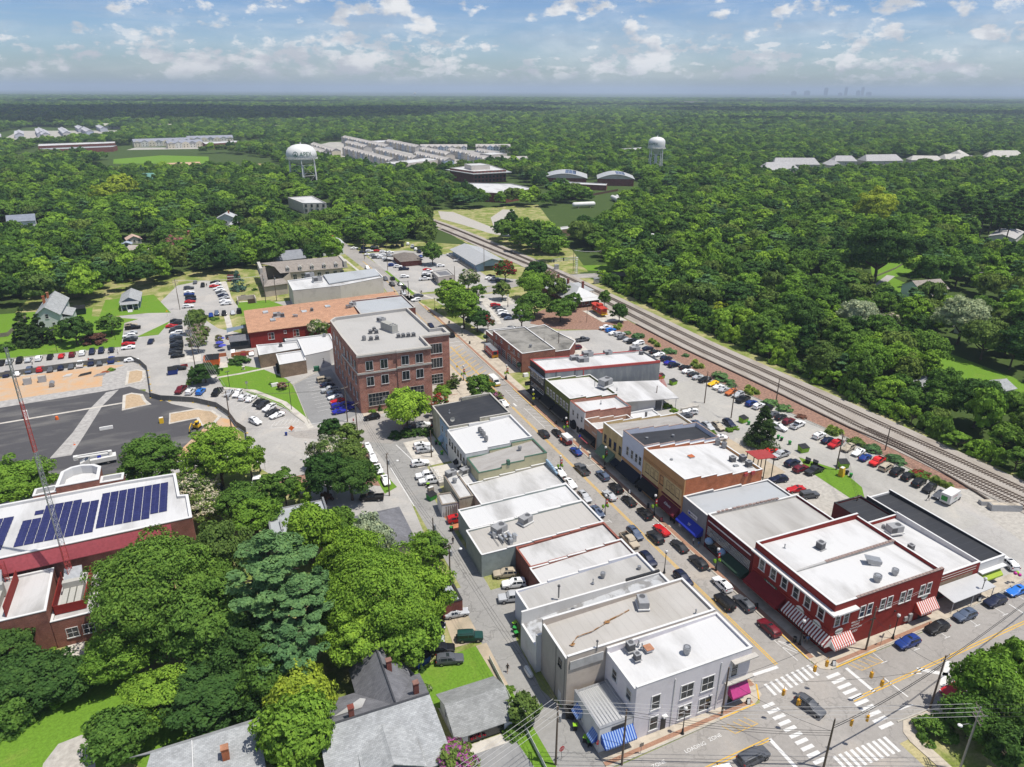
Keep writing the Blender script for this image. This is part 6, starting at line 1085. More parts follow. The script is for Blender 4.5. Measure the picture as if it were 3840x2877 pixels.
def park_all():
 L=[]
 for phrase,hd,items,*e in ROWS:
  ea,eb=e or('near','far')
  nm=[HUE[k[0][1]]+' '+KIND[k[0][0]][1]for k in items];n=len(items)
  for i,(k,x,y,*h)in enumerate(items):
   h=h[0]if h else hd;lab=nm[i]+' '+phrase
   if n>1 and nm.count(nm[i])>1:
    if 0<i<n-1:lab+=', '+(nm[i-1]+' on either side' if nm[i-1]==nm[i+1]else 'between '+HUE[items[i-1][0][1]]+' and '+HUE[items[i+1][0][1]])
    else:lab+=', at the '+(ea if i==0 else eb)+' end'
   L.append([KIND[k[0]][0],HUE[k[1]],x,y,h,lab,'cars '+phrase if n>1 else None,hypot(x,y)>255])
 same={}
 for c in L:same.setdefault(c[5],[]).append(c)
 for v in same.values():
  v.sort(key=lambda c:hypot(c[2],c[3]))
  if len(v)>1:
   for i,c in enumerate(v):c[5]+=', '+(ORD[i]if len(v)>2 else('nearer one','farther one')[i])
 for c in L:place_car(*c)
park_all()
for o in CARP.values():del o['_used']
def wheels(t,ys,w,r):
 for y in ys:
  for s in(-1,1):
   m=MB();m.lathe(0,0,[(.01,-.15),(r,-.15),(r,.15),(.01,.15)],14);m.v=[(p[2]+s*(w-.16),p[0]+y,p[1]+r)for p in m.v];q=m.build('wheel','tyre',t);m=MB();m.lathe(0,0,[(.01,.16),(r*.55,.16),(r*.55,.12)],10);m.v=[(s*(w-.16+p[2]),p[0]+y,p[1]+r)for p in m.v];m.build('rim','rim',q)
t=thing('mail_truck','small white boxy mail truck with eagle emblem parked by the kerb','mail truck',(82.7,155.6,.05),R(2));m=MB();m.prism([(-.95,-2.2),(.95,-2.2),(.95,1.2),(-.95,1.2)],.4,2.3);m.add([(-.95,1.2,.4),(.95,1.2,.4),(.9,2.2,.4),(-.9,2.2,.4),(-.95,1.2,2.3),(.95,1.2,2.3),(.9,2.2,1.0),(-.9,2.2,1.0),(.92,1.6,1.1),(-.92,1.6,1.1)],[(2,3,7,6),(6,7,9,8),(5,8,9,4),(1,2,6,8,5),(3,0,4,9,7)]);m.build('body','white',t);m=MB();m.quad((-.8,1.66,1.2),(.8,1.66,1.2),(.85,1.3,2.15),(-.85,1.3,2.15));[m.quad((s*.965,.5,1.3),(s*.965,1.15,1.3),(s*.965,1.15,2.1),(s*.965,.5,2.1))for s in(-1,1)];m.build('window','car_glass',t);wheels(t,(1.4,-1.3),.95,.34)
m=MB();m.add([(-.3,-2.215,1.25),(.45,-2.215,1.25),(.35,-2.215,1.75),(-.4,-2.215,1.75)],[(0,1,2,3)]);[m.add([(-.965,-1.3,1.25),(-.965,-.5,1.25),(-.965,-.5,1.7),(-.965,-1.3,1.7)],[(0,1,2,3)])];m.build('emblem','cloth_blue',t);m=MB();m.add([(-.25,-2.225,1.42),(.4,-2.225,1.38),(.1,-2.225,1.62)],[(0,1,2)]);m.build('eagle_mark','white',t);o=link('lettering',text_mesh('US MAIL',.28,M['sign_red']),t);o.location=(-.97,-.9,1.12);o.rotation_euler=(R(90),0,R(-90))
t=thing('fire_engine','red and white fire engine with yellow chevron tail on the station apron','fire engine',(89.3,229.2,.06),R(-2));MB().box(-1.2,1.2,1.6,4.6,.5,2.9).build('cab','engine_red',t);MB().box(-1.2,1.2,-4.6,1.5,.5,2.7).build('body','engine_red',t);m=MB();m.box(-.9,.9,-4.4,1.4,2.7,3.05);m.box(-1.1,1.1,1.7,4.3,2.9,3.05);m.build('roof_deck','silver_sheet',t);m=MB();[m.box(s*1.0-.06,s*1.0+.06,-4.4,1.2,3.05,3.2)for s in(-1,1)];[m.box(-.9,.9,-4+i*.6,-3.9+i*.6,3.06,3.14)for i in range(9)];m.build('ladder','zinc',t);m=MB();m.box(-1.215,1.215,-4.4,4.4,1.3,1.55);m.box(-1.22,1.22,1.8,4.5,2.55,2.9);m.build('white_stripe','white',t);m=MB();m.box(-.95,.95,4.55,4.63,1.6,2.6);[m.box(s*1.19,s*1.23,2.2,4.2,1.65,2.5)for s in(-1,1)];m.box(-.7,.7,-4.66,-4.58,1.4,2.6);m.build('window','car_glass',t)
m=MB()
for i in range(5):
 for s in(-1,1):m.add([(s*.02,-4.63,.55+i*.4),(s*1.18,-4.63,.25+i*.4+.0),(s*1.18,-4.63,.45+i*.4),(s*.02,-4.63,.75+i*.4)],[(0,1,2,3)])if i<3 else None
m.build('chevron','safety_yellow',t);wheels(t,(3.2,-2.6),1.22,.5)
t=thing('delivery_van','white delivery van with yellow lower panels driving past the yellow striped bays','van',(79.9,202.2,.05),R(182));m=MB();m.prism([(-1.0,-2.9),(1.0,-2.9),(1.0,1.2),(-1.0,1.2)],.9,2.6);m.add([(-1,1.2,.9),(1,1.2,.9),(.95,2.9,.9),(-.95,2.9,.9),(-1,1.2,2.6),(1,1.2,2.6),(.95,2.9,1.2),(-.95,2.9,1.2),(.97,2.1,1.35),(-.97,2.1,1.35)],[(2,3,7,6),(6,7,9,8),(5,8,9,4),(1,2,6,8,5),(3,0,4,9,7)]);m.build('body','white',t);m=MB();m.box(-1.01,1.01,-2.91,1.3,.4,1.4);m.box(-.96,.96,1.3,2.92,.4,.9);m.build('yellow_panel','safety_yellow',t);m=MB();m.quad((-.85,2.08,1.45),(.85,2.08,1.45),(.85,1.32,2.4),(-.85,1.32,2.4));[m.quad((s*1.01,.3,1.5),(s*1.01,1.2,1.5),(s*1.01,1.2,2.2),(s*1.01,.3,2.2))for s in(-1,1)];m.build('window','car_glass',t);wheels(t,(1.9,-1.8),1.0,.37)
t=thing('moving_truck','white box moving truck with red and green lettering near the tracks','box truck',(153.4,93.2,.05),R(-78));MB().box(-1.15,1.15,-3.3,1.3,.7,3.0).build('cargo_box','white',t);MB().prism([(-1.0,1.35),(1.0,1.35),(.95,3.1),(-.95,3.1)],.5,[2.1,2.1,1.2,1.2]).build('cab','white',t);m=MB();m.quad((-.85,2.95,1.32),(.85,2.95,1.32),(.88,1.5,2.08),(-.88,1.5,2.08));m.build('window','car_glass',t);wheels(t,(2.2,-2.2),1.08,.4)
for tx,y,z,mt in(('U-HAUL',-1,2.3,'sign_red'),('1-800',-.8,1.5,'bin_green')):o=link('lettering',text_mesh(tx,.7,M[mt]),t);o.location=(1.165,y,z);o.rotation_euler=(R(90),0,R(90))
MB().box(-.9,.5,-3.32,-3.305,1.2,2.4).build('green_panel','bin_green',t)
t=thing('caboose','red railway caboose on display track beside the depot','railway car',(151.6,259,.3),R(-4));MB().box(-1.5,1.5,-4.4,4.4,1.0,3.4).build('body','caboose_red',t);m=MB();m.slab([(-1.65,-5.4,3.4),(0,-5.4,3.75),(0,5.4,3.75),(-1.65,5.4,3.4)],.1);m.slab([(0,-5.4,3.75),(1.65,-5.4,3.4),(1.65,5.4,3.4),(0,5.4,3.75)],.1);m.build('roof','caboose_red',t);MB().box(-1.1,1.1,-1.4,1.0,3.5,4.5).build('cupola','caboose_red',t);m=MB();m.box(-1.5,1.5,-5.4,5.4,.8,1.0);[m.cyl(s*1.4,y,1,3.4,.05)for s in(-1,1)for y in(-5.3,5.3)];[m.box(-1.4,1.4,y-.03,y+.03,z,z+.06)for y in(-5.3,5.3)for z in(1.5,1.9)];m.build('platform_railing','safety_yellow',t);m=MB();[m.box(s*1.505-.01,s*1.505+.01,y,y+.9,2.0,2.9)for s in(-1,1)for y in(-3.4,2.4)];m.build('window','window_glass',t);m=MB();[m.lathe(0,0,[(.01,-.1),(.42,-.1),(.42,.1),(.01,.1)],12)for _ in range(1)];v,f=m.v,m.f;m=MB();[m.add([(p[2]+s*.75,p[0]+y,p[1]+.42)for p in v],f)for s in(-1,1)for y in(-3.6,-2.5,2.5,3.6)];m.build('wheel','tyre',t);m=MB();m.sphere((-1.49,-3.6+1.2,2.3),.02);m.lathe(0,0,[(.01,0),(.5,0)],14);m.v=[(-1.52,p[0]-.2,p[1]+2.2)for p in m.v];m.build('emblem','white',t)
t=thing('bucket_truck','white utility bucket truck with folded boom standing on the fresh asphalt','utility truck',(-34.5,190.6,.08),R(96));MB().prism([(-1.1,2.0),(1.1,2.0),(1.05,4.2),(-1.05,4.2)],.6,[2.5,2.5,1.6,1.6]).build('cab','white',t);MB().box(-1.2,1.2,-4.0,1.9,.9,2.0).build('body','white',t);m=MB();m.tube([(0,-2.8,2.6),(0,5.0,3.0)],.28,8);m.tube([(.5,-3,3.0),(.5,4.4,3.3)],.2,8);m.cyl(0,-2.8,2.0,3.2,.5);m.build('boom','white',t);MB().box(-.2,.9,4.4,5.4,2.4,3.4).build('bucket','white',t);m=MB();m.quad((-.9,3.4,1.92),(.9,3.4,1.92),(1,2.1,2.48),(-1,2.1,2.48));m.build('window','car_glass',t);MB().box(-.5,.3,-.6,.2,2.0,2.4).build('tool_box','cloth_blue',t);wheels(t,(3.2,-2.0),1.15,.5)
t=thing('flatbed_trailer','long flatbed trailer with timber deck and orange ramps hitched behind the bucket truck','trailer',(-24.2,192.4,.08),R(97));MB().box(-1.2,1.2,-2.6,3.4,.75,.95).build('deck','straw',t);m=MB();[m.box(s*1.25-.05,s*1.25+.05,-2.6,3.4,.7,1.0)for s in(-1,1)];m.slab([(-1.2,-4.6,.6),(1.2,-4.6,.6),(1.2,-2.6,1.0),(-1.2,-2.6,1.0)],.15);m.tube([(0,3.4,.7),(0,5.4,.7)],.1);m.build('frame','orange_brick',t);wheels(t,(-.2,-1.2),1.3,.38)
for i,(x,y,rz,lb)in enumerate(((197.5,421,200,'white dump truck standing left of the truck pair in the yard'),(204.5,418,190,'white dump truck with blunt cab at the front of the gravel yard'),(206.5,428,190,'white flatbed truck behind the other yard trucks'))):
 t=thing('dump_truck',lb,'truck',(x,y,.06),R(rz),'white trucks in the gravel yard');MB().prism([(-1.1,1.6),(1.1,1.6),(1.05,4),(-1.05,4)],.6,[2.6,2.6,1.7,1.7]).build('cab','white',t);MB().box(-1.2,1.2,-3.8,1.4,1.0,2.3 if i<2 else 1.3).build('bed',M['unit' if i<2 else 'wood_grey'],t);m=MB();m.quad((-.9,2.9,2.1),(.9,2.9,2.1),(1,1.75,2.55),(-1,1.75,2.55));m.build('window','car_glass',t);wheels(t,(3,-1.6,-2.7),1.15,.48)
def digger(x,y,rz,sc,mat,lb):
 t=thing('excavator',lb,'excavator',(x,y,.07),R(rz));m=MB();[m.box(s*.8-.22,s*.8+.22,-1.3,1.3,0,.6)for s in(-1,1)];m.build('track','tyre',t);MB().box(-.9,.9,-1.3,.6,.65,1.5).build('body',mat,t);MB().box(-.8,0,-.6,.6,1.5,2.5).build('cab','car_glass',t);MB().box(-.85,.1,-.7,.7,2.5,2.6).build('cab_roof',mat,t);MB().tube([(.3,.5,1.2),(.3,2.0,2.8),(.3,3.4,1.6),(.3,3.5,.5)],[.18,.16,.13,.1],6).build('arm',mat,t);MB().box(0,.6,3.2,3.8,.1,.6).build('bucket','tyre',t);t.scale=(sc,)*3
digger(-11.2,203.5,150,.9,'safety_yellow','yellow mini excavator by the curved dirt island');digger(-11.6,187.2,20,.7,'engine_red','red mini excavator with canopy by the edge of the fresh asphalt')
t=thing('food_truck','dark red food truck with white lettering parked under trees above the small car park','food truck',(8.5,379,0),R(80));MB().box(-1.2,1.2,-3,3,.6,3.1).build('body','maroon_wall',t);MB().box(-1.21,1.21,-2.9,2.9,2.4,3.0).build('white_band','white',t);wheels(t,(2,-2),1.15,.4)
t=thing('cyclist_bicycle','dark bicycle carried by the rider beside the maroon suv','bicycle',(81.2,146.2,.05),R(12));m=MB();[m.tube([(0,y+.34*cos(a),.35+.34*sin(a))for a in np.linspace(0,6.28,15)],.03,4)for y in(-.5,.5)];m.build('wheel','tyre',t);m=MB();m.tube([(0,-.5,.35),(0,-.1,.8),(0,.4,.8),(0,.5,.35)],.03,4);m.tube([(0,-.1,.9),(0,0,.35),(0,.4,.8)],.025,4);m.tube([(-.25,.42,1.0),(.25,.42,1.0)],.02,4);m.build('frame','iron',t)
TREES=[
('b','mid',-16.5,114.5,10.3,19,'huge spreading tree with bare limbs right of the lattice mast, lower left foreground'),
('b','olive',-6.8,119.0,5.8,18,'olive green tree between the huge foreground tree and the tall pine'),
('b','mid',-10.0,105.4,7.4,15,'broad part-shaded tree in the middle of the foreground mass'),
('b','fresh',-22.9,108.2,5.9,8,'bright low tree at the left front of the foreground mass'),
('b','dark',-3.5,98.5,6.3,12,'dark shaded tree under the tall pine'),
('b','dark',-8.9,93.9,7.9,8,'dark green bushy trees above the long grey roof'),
('y','fresh',-17.0,96.3,5.5,8,'bright leafy small tree over the mown lawn'),
('p','pine',1.5,104.3,7.9,24,'tall pine with tufted blue green crown in the foreground'),
('p','pine',4.3,97.3,6.0,19,'second lower pine leaning beside the tall tufted pine'),
('p','pine',8.6,102.4,3.4,17,'small pine tip to the right of the tall tufted pine'),
('p','pine',2.2,91.6,5.1,15,'third low pine at the foot of the tall tufted pine'),
('b','fresh',17.9,99.1,8.8,17,'great bright green tree spreading over the alley cars'),
('b','fresh',16.2,112.8,5.9,14,'left shoulder tree of the bright alley tree'),
('b','fresh',24.2,98.8,6.0,14,'right arm of the bright alley tree above the parked cars'),
('b','sage',20.6,119.1,4.3,13,'thin topped sage tree behind the bright alley tree'),
('b','fresh',12.9,95.2,6.2,11,'lower left bright tree beside the charcoal gables'),
('b','fresh',20.8,92.6,5.4,10,'low bright tree hanging over the blue dumpster'),
('y','fresh',31.7,117.2,3.9,8,'small bright tree beside the alley pole and brick shed'),
('b','yellow',3.0,86.1,4.5,11,'yellow green flowering tree beside the charcoal gable'),
('b','fresh',1.4,78.6,5.4,12,'bright green tree between the two grey houses'),
('b','mid',-0.8,91.1,4.4,11,'mid green tree just above the yellow green one'),
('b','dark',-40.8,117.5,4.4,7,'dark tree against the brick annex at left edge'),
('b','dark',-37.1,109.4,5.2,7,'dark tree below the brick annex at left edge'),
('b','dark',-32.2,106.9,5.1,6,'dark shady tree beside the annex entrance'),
('s','mid',-38.2,104.1,4.2,5,'leafy shrub at the left edge of the mown lawn'),
('s','fresh',-31.8,108.2,4.2,3,'bright shrub on the shady edge of the mown lawn'),
('b','mid',-22.3,90.3,4.5,8,'round leafy tree at the left end of the long grey roof'),
('s','light',-35.6,117.2,2.0,1.6,'clipped light green bush at the brick annex corner'),
('b','fresh',0.3,142.2,5.1,8,'bright tree hiding the corner of the metal roof'),
('b','fresh',10.1,126.9,5.4,13,'leafy tree in front of the metal roof'),
('b','mid',16.6,130.6,3.6,9,'small dark tree right of the metal roof'),
('b','fresh',-48.9,173.2,7.4,12,'bright round tree at left edge above the solar hall'),
('t','mid',-20.8,170.3,6.9,14,'mid green oval tree behind the solar hall parapet'),
('t','fresh',-5.7,164.9,7.5,16,'tall bright tree with feathery crown at the lot junction'),
('t','fresh',1.1,167.9,3.5,11,'slim bright tree right of the feathery junction tree'),
('b','olive',-12.0,161.0,4.8,8,'crape myrtle with white flowers right of the solar hall','white_blossom'),
('b','olive',-9.1,150.1,4.5,8,'lower crape myrtle with white flowers beside the solar hall corner','white_blossom'),
('b','mid',-2.1,148.2,5.0,9,'mid green tree behind the pale metal roof'),
('t','mid',7.5,150.8,3.5,10,'pointed mid green tree at the top of the metal roof'),
('t','mid',3.6,150.8,2.7,9,'small pointed tree beside the white truck'),
('y','fresh',11.6,150.0,2.8,7,'small bright tree right of the pointed pair'),
('t','dark',22.4,175.8,3.6,9,'dark upright holly at the head of the hedge row'),
('b','olive',19.7,164.6,4.7,9,'white flowered myrtle in the hedge row','white_blossom'),
('b','dark',17.2,151.6,5.3,11,'big dark magnolia in the hedge row'),
('b','olive',24.2,160.1,4.4,9,'olive magnolia beside the line of white cars'),
('b','dark',22.3,148.2,5.6,10,'large dark magnolia nearest the black pickup'),
('b','olive',25.8,172.7,3.8,8.0,'olive tree at the top of the line of white cars'),
('s','plum',16.5,150.2,1.7,2.5,'small plum coloured shrub under the dark magnolias'),
('b','light',44.3,179.9,6.2,12,'open light green maple over the dark hedge'),
('s','dark',39.9,176.5,2.1,2.1,'left end of the thick dark hedge under the maple'),
('s','dark',42.9,176.2,2.1,2.1,'left middle of the thick dark hedge under the maple'),
('s','dark',46.0,175.8,2.1,2.1,'right middle of the thick dark hedge under the maple'),
('s','dark',48.6,175.5,2.1,2.1,'right end of the thick dark hedge under the maple'),
('b','mid',70.3,190.9,4.1,8.6,'small dense street tree beside the black roof'),
('s','fresh',62.0,201.3,3.0,3,'leafy shrub by the office steps'),
('s','olive',65.2,204.9,2.3,3,'olive shrub beside the brick circle'),
('y','mid',57.0,188.8,2.6,6.2,'red crape myrtle behind the black roof','red_blossom'),
('y','mid',54.1,185.6,2.1,5.0,'second red crape myrtle at the black roof corner','red_blossom'),
('y','olive',67.1,204.1,2.0,4.8,'pale pink crape myrtle on the brick circle','pale_blossom'),
('s','olive',76.5,191.1,2.0,2.5,'pink flowering shrub along the black roof front','magenta_blossom'),
('c','dark',40.1,195.6,0.7,2.1,'little clipped cone bush by the office corner'),
('s','fresh',37.7,195.6,1.2,1,'low clipped hedge by the office corner'),
('t','fresh',92.3,284.9,6.4,14.7,'left of the pair of full street trees at the crossing'),
('t','fresh',90.2,261.7,6.9,15.9,'right of the pair of full street trees at the crossing'),
('b','dark',93.8,255.6,4.6,9.8,'dark street tree behind the street clock'),
('y','dark',98.2,255.0,3.1,7.5,'red crape myrtle beside the dark street tree','red_blossom'),
('b','olive',111.6,316.1,4.9,10.3,'white flecked myrtle behind the street tree pair','white_blossom'),
('y','mid',109.1,294.8,3.9,9.3,'small round tree on the grass strip'),
('b','olive',121.0,295.9,4.0,8.3,'olive round tree by the park corner'),
('b','fresh',134.3,290.8,7.2,13,'bright park tree left of the depot'),
('b','mid',123.7,266.0,6.3,11,'mid green park tree beside the car row'),
('y','mid',111.6,251.7,5.0,12.0,'thin park tree at the mulch edge'),
('b','mid',130.8,255.3,5.9,10,'round park tree in front of the depot'),
('b','olive',143.9,285.2,5.0,10.6,'olive tree overlapping the depot roof'),
('b','mid',143.4,267.5,3.8,7.9,'small tree between depot and caboose'),
('b','dark',135.5,327.3,5.1,10.8,'dark red flecked tree behind the small lot','red_blossom'),
('b','dark',148.0,315.3,5.5,11.5,'dark tree beside the tracks behind the park'),
('b','olive',149.9,305.9,4.2,8.8,'pink flowered tree beside the depot','pale_blossom'),
('t','mid',158.6,266.8,2.6,7.9,'slim tree on the track side of the caboose'),
('b','dark',153.8,246.1,3.6,7.6,'dense round tree right of the caboose'),
('b','mid',112.4,376.4,5.5,11.5,'round tree at the dealer lot edge'),
('b','olive',121.9,420.1,6.3,13.2,'olive tree overhanging the back of the dealer lot'),
('y','plum',175.9,619.9,4.2,10.2,'red tree far off in the middle woods','red_blossom'),
('b','olive',-19.1,433.4,7.2,15.1,'pink crape myrtle, left of the two in the left woods','pink_blossom'),
('b','olive',-8.5,460.9,5.6,11.8,'pink crape myrtle, right of the two in the left woods','pink_blossom'),
('c','blue',-6.5,454.7,4.5,10.0,'pale blue spruce between the pink myrtles'),
('b','yellow',-68.8,646.2,10.7,22.4,'yellow green tree, left of the bright pair upper left'),
('b','yellow',-61.2,687.3,11.3,23.8,'yellow green tree, right of the bright pair upper left'),
('c','cedar',131.4,133.5,4.5,11.6,'tall dark conifer in the middle of the railway lot'),
('s','pine',152.4,177.2,4.1,2.5,'large spreading juniper beside the yellow coupe',None,'junipers on the mulch bank'),
('s','pine',151.7,171.2,1.9,1.2,'small juniper below the large one by the yellow coupe',None,'junipers on the mulch bank'),
('s','pine',153.1,154.4,2.8,1.7,'left end of the widest juniper on the mulch bank',None,'junipers on the mulch bank'),
('s','pine',154.4,149.5,2.8,1.7,'right end of the widest juniper on the mulch bank',None,'junipers on the mulch bank'),
('s','pine',157.4,119.1,2.7,1.7,'juniper left of the red pickup on the mulch bank',None,'junipers on the mulch bank'),
('s','pine',158.3,112.5,2.8,1.8,'juniper right of the red pickup on the mulch bank',None,'junipers on the mulch bank'),
('s','pine',148.5,230.9,1.9,1.2,'juniper behind the silver cars near the caboose',None,'junipers on the mulch bank'),
('s','pine',150.0,225.3,2.9,1.8,'wide juniper behind the white SUV near the caboose',None,'junipers on the mulch bank'),
('s','pine',151.7,206.2,2.9,1.8,'juniper behind the slate shop on the mulch bank',None,'junipers on the mulch bank'),
('s','pine',154.8,200.5,1.6,1.0,'juniper at the far lot bend',None,'junipers on the mulch bank'),
('s','mid',157.2,104.7,2.8,1.9,'red flowering bush at the near end of the mulch bank','red_blossom'),
('s','olive',156.6,124.1,2.7,1.6,'brownish low bush on the mulch bank'),
('s','plum',155.2,143.4,1.9,0.7,'row of brownish perennials on the mulch bank'),
('s','fresh',129.1,144.0,1.4,1.1,'left clipped hedge block behind the shops'),
('s','fresh',131.6,144.4,1.3,1.0,'middle clipped hedge block behind the shops'),
('s','fresh',123.2,144.5,1.4,1.1,'lone clipped hedge block beside the black roof'),
('s','fresh',122.2,164.6,1.7,1.4,'clipped hedge block by the carport'),
('s','fresh',122.4,161.3,1.4,1.2,'second clipped hedge block by the carport'),
('b','olive',-9.5,296.8,4.4,9.2,'olive crape myrtle beside the parked column'),
('b','olive',-8.4,281.3,3.7,7.7,'pink crape myrtle in full bloom beside the parked column','pale_blossom'),
('b','olive',-9.7,272.2,3.4,7.2,'lower pink crape myrtle by the twin poles','pale_blossom'),
('y','olive',-2.3,277.6,1.7,4.2,'small pink myrtle beside the blue umbrellas','pale_blossom'),
('s','fresh',5.3,278.6,3.0,2.4,'leafy shrub against the patio pavilion'),
('s','dark',3.3,255.3,4.3,2.3,'big clipped round hedge in the front lawn'),
('b','dark',-8.0,239.8,4.4,6.7,'dark dense evergreen at the lawn corner under the wires'),
('c','mid',-11.5,240.3,2.1,6.1,'green cone evergreen beside the dark one'),
('c','blue',9.6,358.7,3.4,9.9,'blue green spruce in front of the mansard shops'),
('b','olive',33.1,268.2,4.0,8.4,'white flowering tree against the red restaurant wall','white_blossom'),
('s','mid',16.7,356.7,1.6,1.3,'clipped round bush near the mansard shops'),
('s','mid',-3.1,313.5,2.3,0.9,'low hedge under the blue car'),
('s','mid',11.8,229.8,0.9,0.8,'single round bush on the front lawn'),
('y','plum',14.7,224.1,1.8,2.4,'pink flowered small tree by the lawn path','pale_blossom'),
('c','cedar',-68.9,307.2,5.8,13.5,'big dark cedar in front of the white gable house'),
('c','cedar',-63.9,304.4,4.9,11.8,'right hand dark cedar in front of the white gable house'),
('b','dark',-51.7,298.2,5.1,10.8,'dark rounded tree right of the white gable house'),
('b','mid',-49.3,306.9,3.0,6.3,'mid green tree on the edge of the left lawn'),
('b','mid',-57.8,304.6,3.1,6.6,'light leaved tree tucked beside the cedars'),
('b','mid',-41.0,307.9,4.6,7.3,'round tree with lamp post in the left lawn'),
('s','plum',-46.0,299.0,5.0,4.0,'low plum red spreading maple on the left lawn'),
('s','mid',-74.8,301.5,3.3,3.0,'rough bushes at the left edge lot'),
('s','fresh',-37.6,263.7,1.4,1.1,'weedy bush against the construction fence'),
('b','fresh',100.1,47.9,4.5,11,'big bright tree at the bottom right corner of the crossing'),
('b','fresh',108.3,48.9,3.2,10,'upper right tree of the bottom right corner'),
('s','mid',90.6,48.1,3.5,3.2,'leafy shrub at the pavement corner, bottom right'),
('b','mid',99.0,43.2,3.9,10,'tree behind the metal pole at the bottom right edge'),
('b','mid',94.4,45.6,3.8,7,'low tree between corner shrub and metal pole'),
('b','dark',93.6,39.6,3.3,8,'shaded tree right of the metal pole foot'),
('b','olive',33.5,73.6,2.5,5.2,'small olive tree beside the open garage'),
('s','mid',31.4,72.7,1.7,1.5,'bush at the foot of the small garage tree'),
('b','olive',21.2,69.9,3.0,4.5,'pink magenta myrtle at the photo foot by the garage lot','magenta_blossom'),
('s','mid',21.1,85.6,1.6,1.3,'white hydrangea bush above the garage','white_blossom'),
('c','dark',22.2,90.0,0.5,1.5,'tiny clipped cone on the garage lawn'),
('y','mid',32.8,116.6,3.1,7.4,'thin tree beside the alley pole'),
('s','mid',34.0,80.6,1.1,1.0,'shrub along the white alley fence'),
('b','sage',229.9,192.9,7.1,14.9,'silvery white flowering tree in the right woods'),
('b','olive',248.6,193.3,3.9,8.2,'white blossom tree right of the silvery one','white_blossom'),
('b','silver',260.0,171.5,8.7,18.4,'pale olive haze-like tree below the mint house'),
('b','olive',256.0,217.6,6.4,13.4,'open crowned tree on the bright lawn left of the mint house'),
('y','yellow',195.0,233.0,3.4,8.2,'yellowish young tree in the railway hedge'),
('b','mid',323.4,234.4,8.0,16.7,'round tree above the mint house'),
('b','mid',336.9,230.6,7.7,16.2,'large tree shading the yard right of the mint house'),
('b','dark',308.2,253.9,14.6,30.6,'massive dark oak above the bright lawn'),
('b','yellow',432.0,364.9,12.4,26.1,'bright yellow green tree in the right woods'),
('p','dark',481.9,352.9,7.9,24,'tall dark pine with bare trunk in the pine row at the right edge',None,'tall pines at the right edge'),
('p','dark',467.2,335.7,7.6,24,'tall dark pine with bare trunk in the pine row at the right edge',None,'tall pines at the right edge'),
('p','dark',515.3,364.8,8.3,24,'tall dark pine with bare trunk in the pine row at the right edge',None,'tall pines at the right edge'),
('p','dark',484.8,336.3,7.8,24,'tall dark pine with bare trunk in the pine row at the right edge',None,'tall pines at the right edge'),
('p','dark',512.1,349.3,8.1,24,'tall dark pine with bare trunk in the pine row at the right edge',None,'tall pines at the right edge'),
('p','dark',476.1,317.9,7.5,24,'tall dark pine with bare trunk in the pine row at the right edge',None,'tall pines at the right edge'),
('p','dark',495.1,324.8,7.8,24,'tall dark pine with bare trunk in the pine row at the right edge',None,'tall pines at the right edge'),
('p','dark',481.4,309.0,7.5,24,'tall dark pine with bare trunk in the pine row at the right edge',None,'tall pines at the right edge'),
('p','dark',461.8,290.7,7.2,24,'tall dark pine with bare trunk in the pine row at the right edge',None,'tall pines at the right edge'),
('p','dark',497.6,309.6,7.7,24,'tall dark pine with bare trunk in the pine row at the right edge',None,'tall pines at the right edge'),
('p','dark',529.9,334.3,8.2,24,'tall dark pine with bare trunk in the pine row at the right edge',None,'tall pines at the right edge'),
('p','dark',544.1,362.5,8.6,24,'tall dark pine with bare trunk in the pine row at the right edge',None,'tall pines at the right edge'),
('p','dark',567.4,353.6,8.8,24,'tall dark pine with bare trunk in the pine row at the right edge',None,'tall pines at the right edge'),
('p','dark',518.7,372.3,8.4,24,'tall dark pine with bare trunk in the pine row at the right edge',None,'tall pines at the right edge'),
]
TUFTS=[
(147.6,239.4,1.4,0,'near the caboose'),
(148.2,237.5,1.5,1,'near the caboose'),
(150.8,240.4,1.5,2,'near the caboose'),
(151.9,218.7,1.6,0,'behind the white SUV'),
(152.0,216.7,1.5,1,'behind the white SUV'),
(151.3,213.6,1.6,2,'behind the white SUV'),
(151.2,191.4,1.2,0,'left of the large juniper'),
(151.0,189.0,1.4,1,'left of the large juniper'),
(152.8,188.7,1.6,2,'left of the large juniper'),
(153.7,193.3,1.5,3,'left of the large juniper'),
(152.7,164.3,1.6,0,'behind the black pickup'),
(152.6,162.6,1.2,1,'behind the black pickup'),
(155.0,162.6,1.4,2,'behind the black pickup'),
(155.5,164.9,1.3,3,'behind the black pickup'),
(155.4,167.0,1.4,4,'behind the black pickup'),
(154.9,132.3,1.4,0,'above the white SUV'),
(157.4,134.0,1.2,1,'above the white SUV'),
(157.5,132.3,1.3,2,'above the white SUV'),
(157.5,130.6,1.3,3,'above the white SUV'),
(155.1,130.6,1.6,4,'above the white SUV'),
(158.5,101.2,1.5,0,'by the moving truck'),
(158.3,99.4,1.3,1,'by the moving truck'),
(158.1,100.8,1.5,2,'by the moving truck'),
(158.5,99.0,1.3,3,'by the moving truck'),
(158.7,97.7,1.4,4,'by the moving truck'),
]
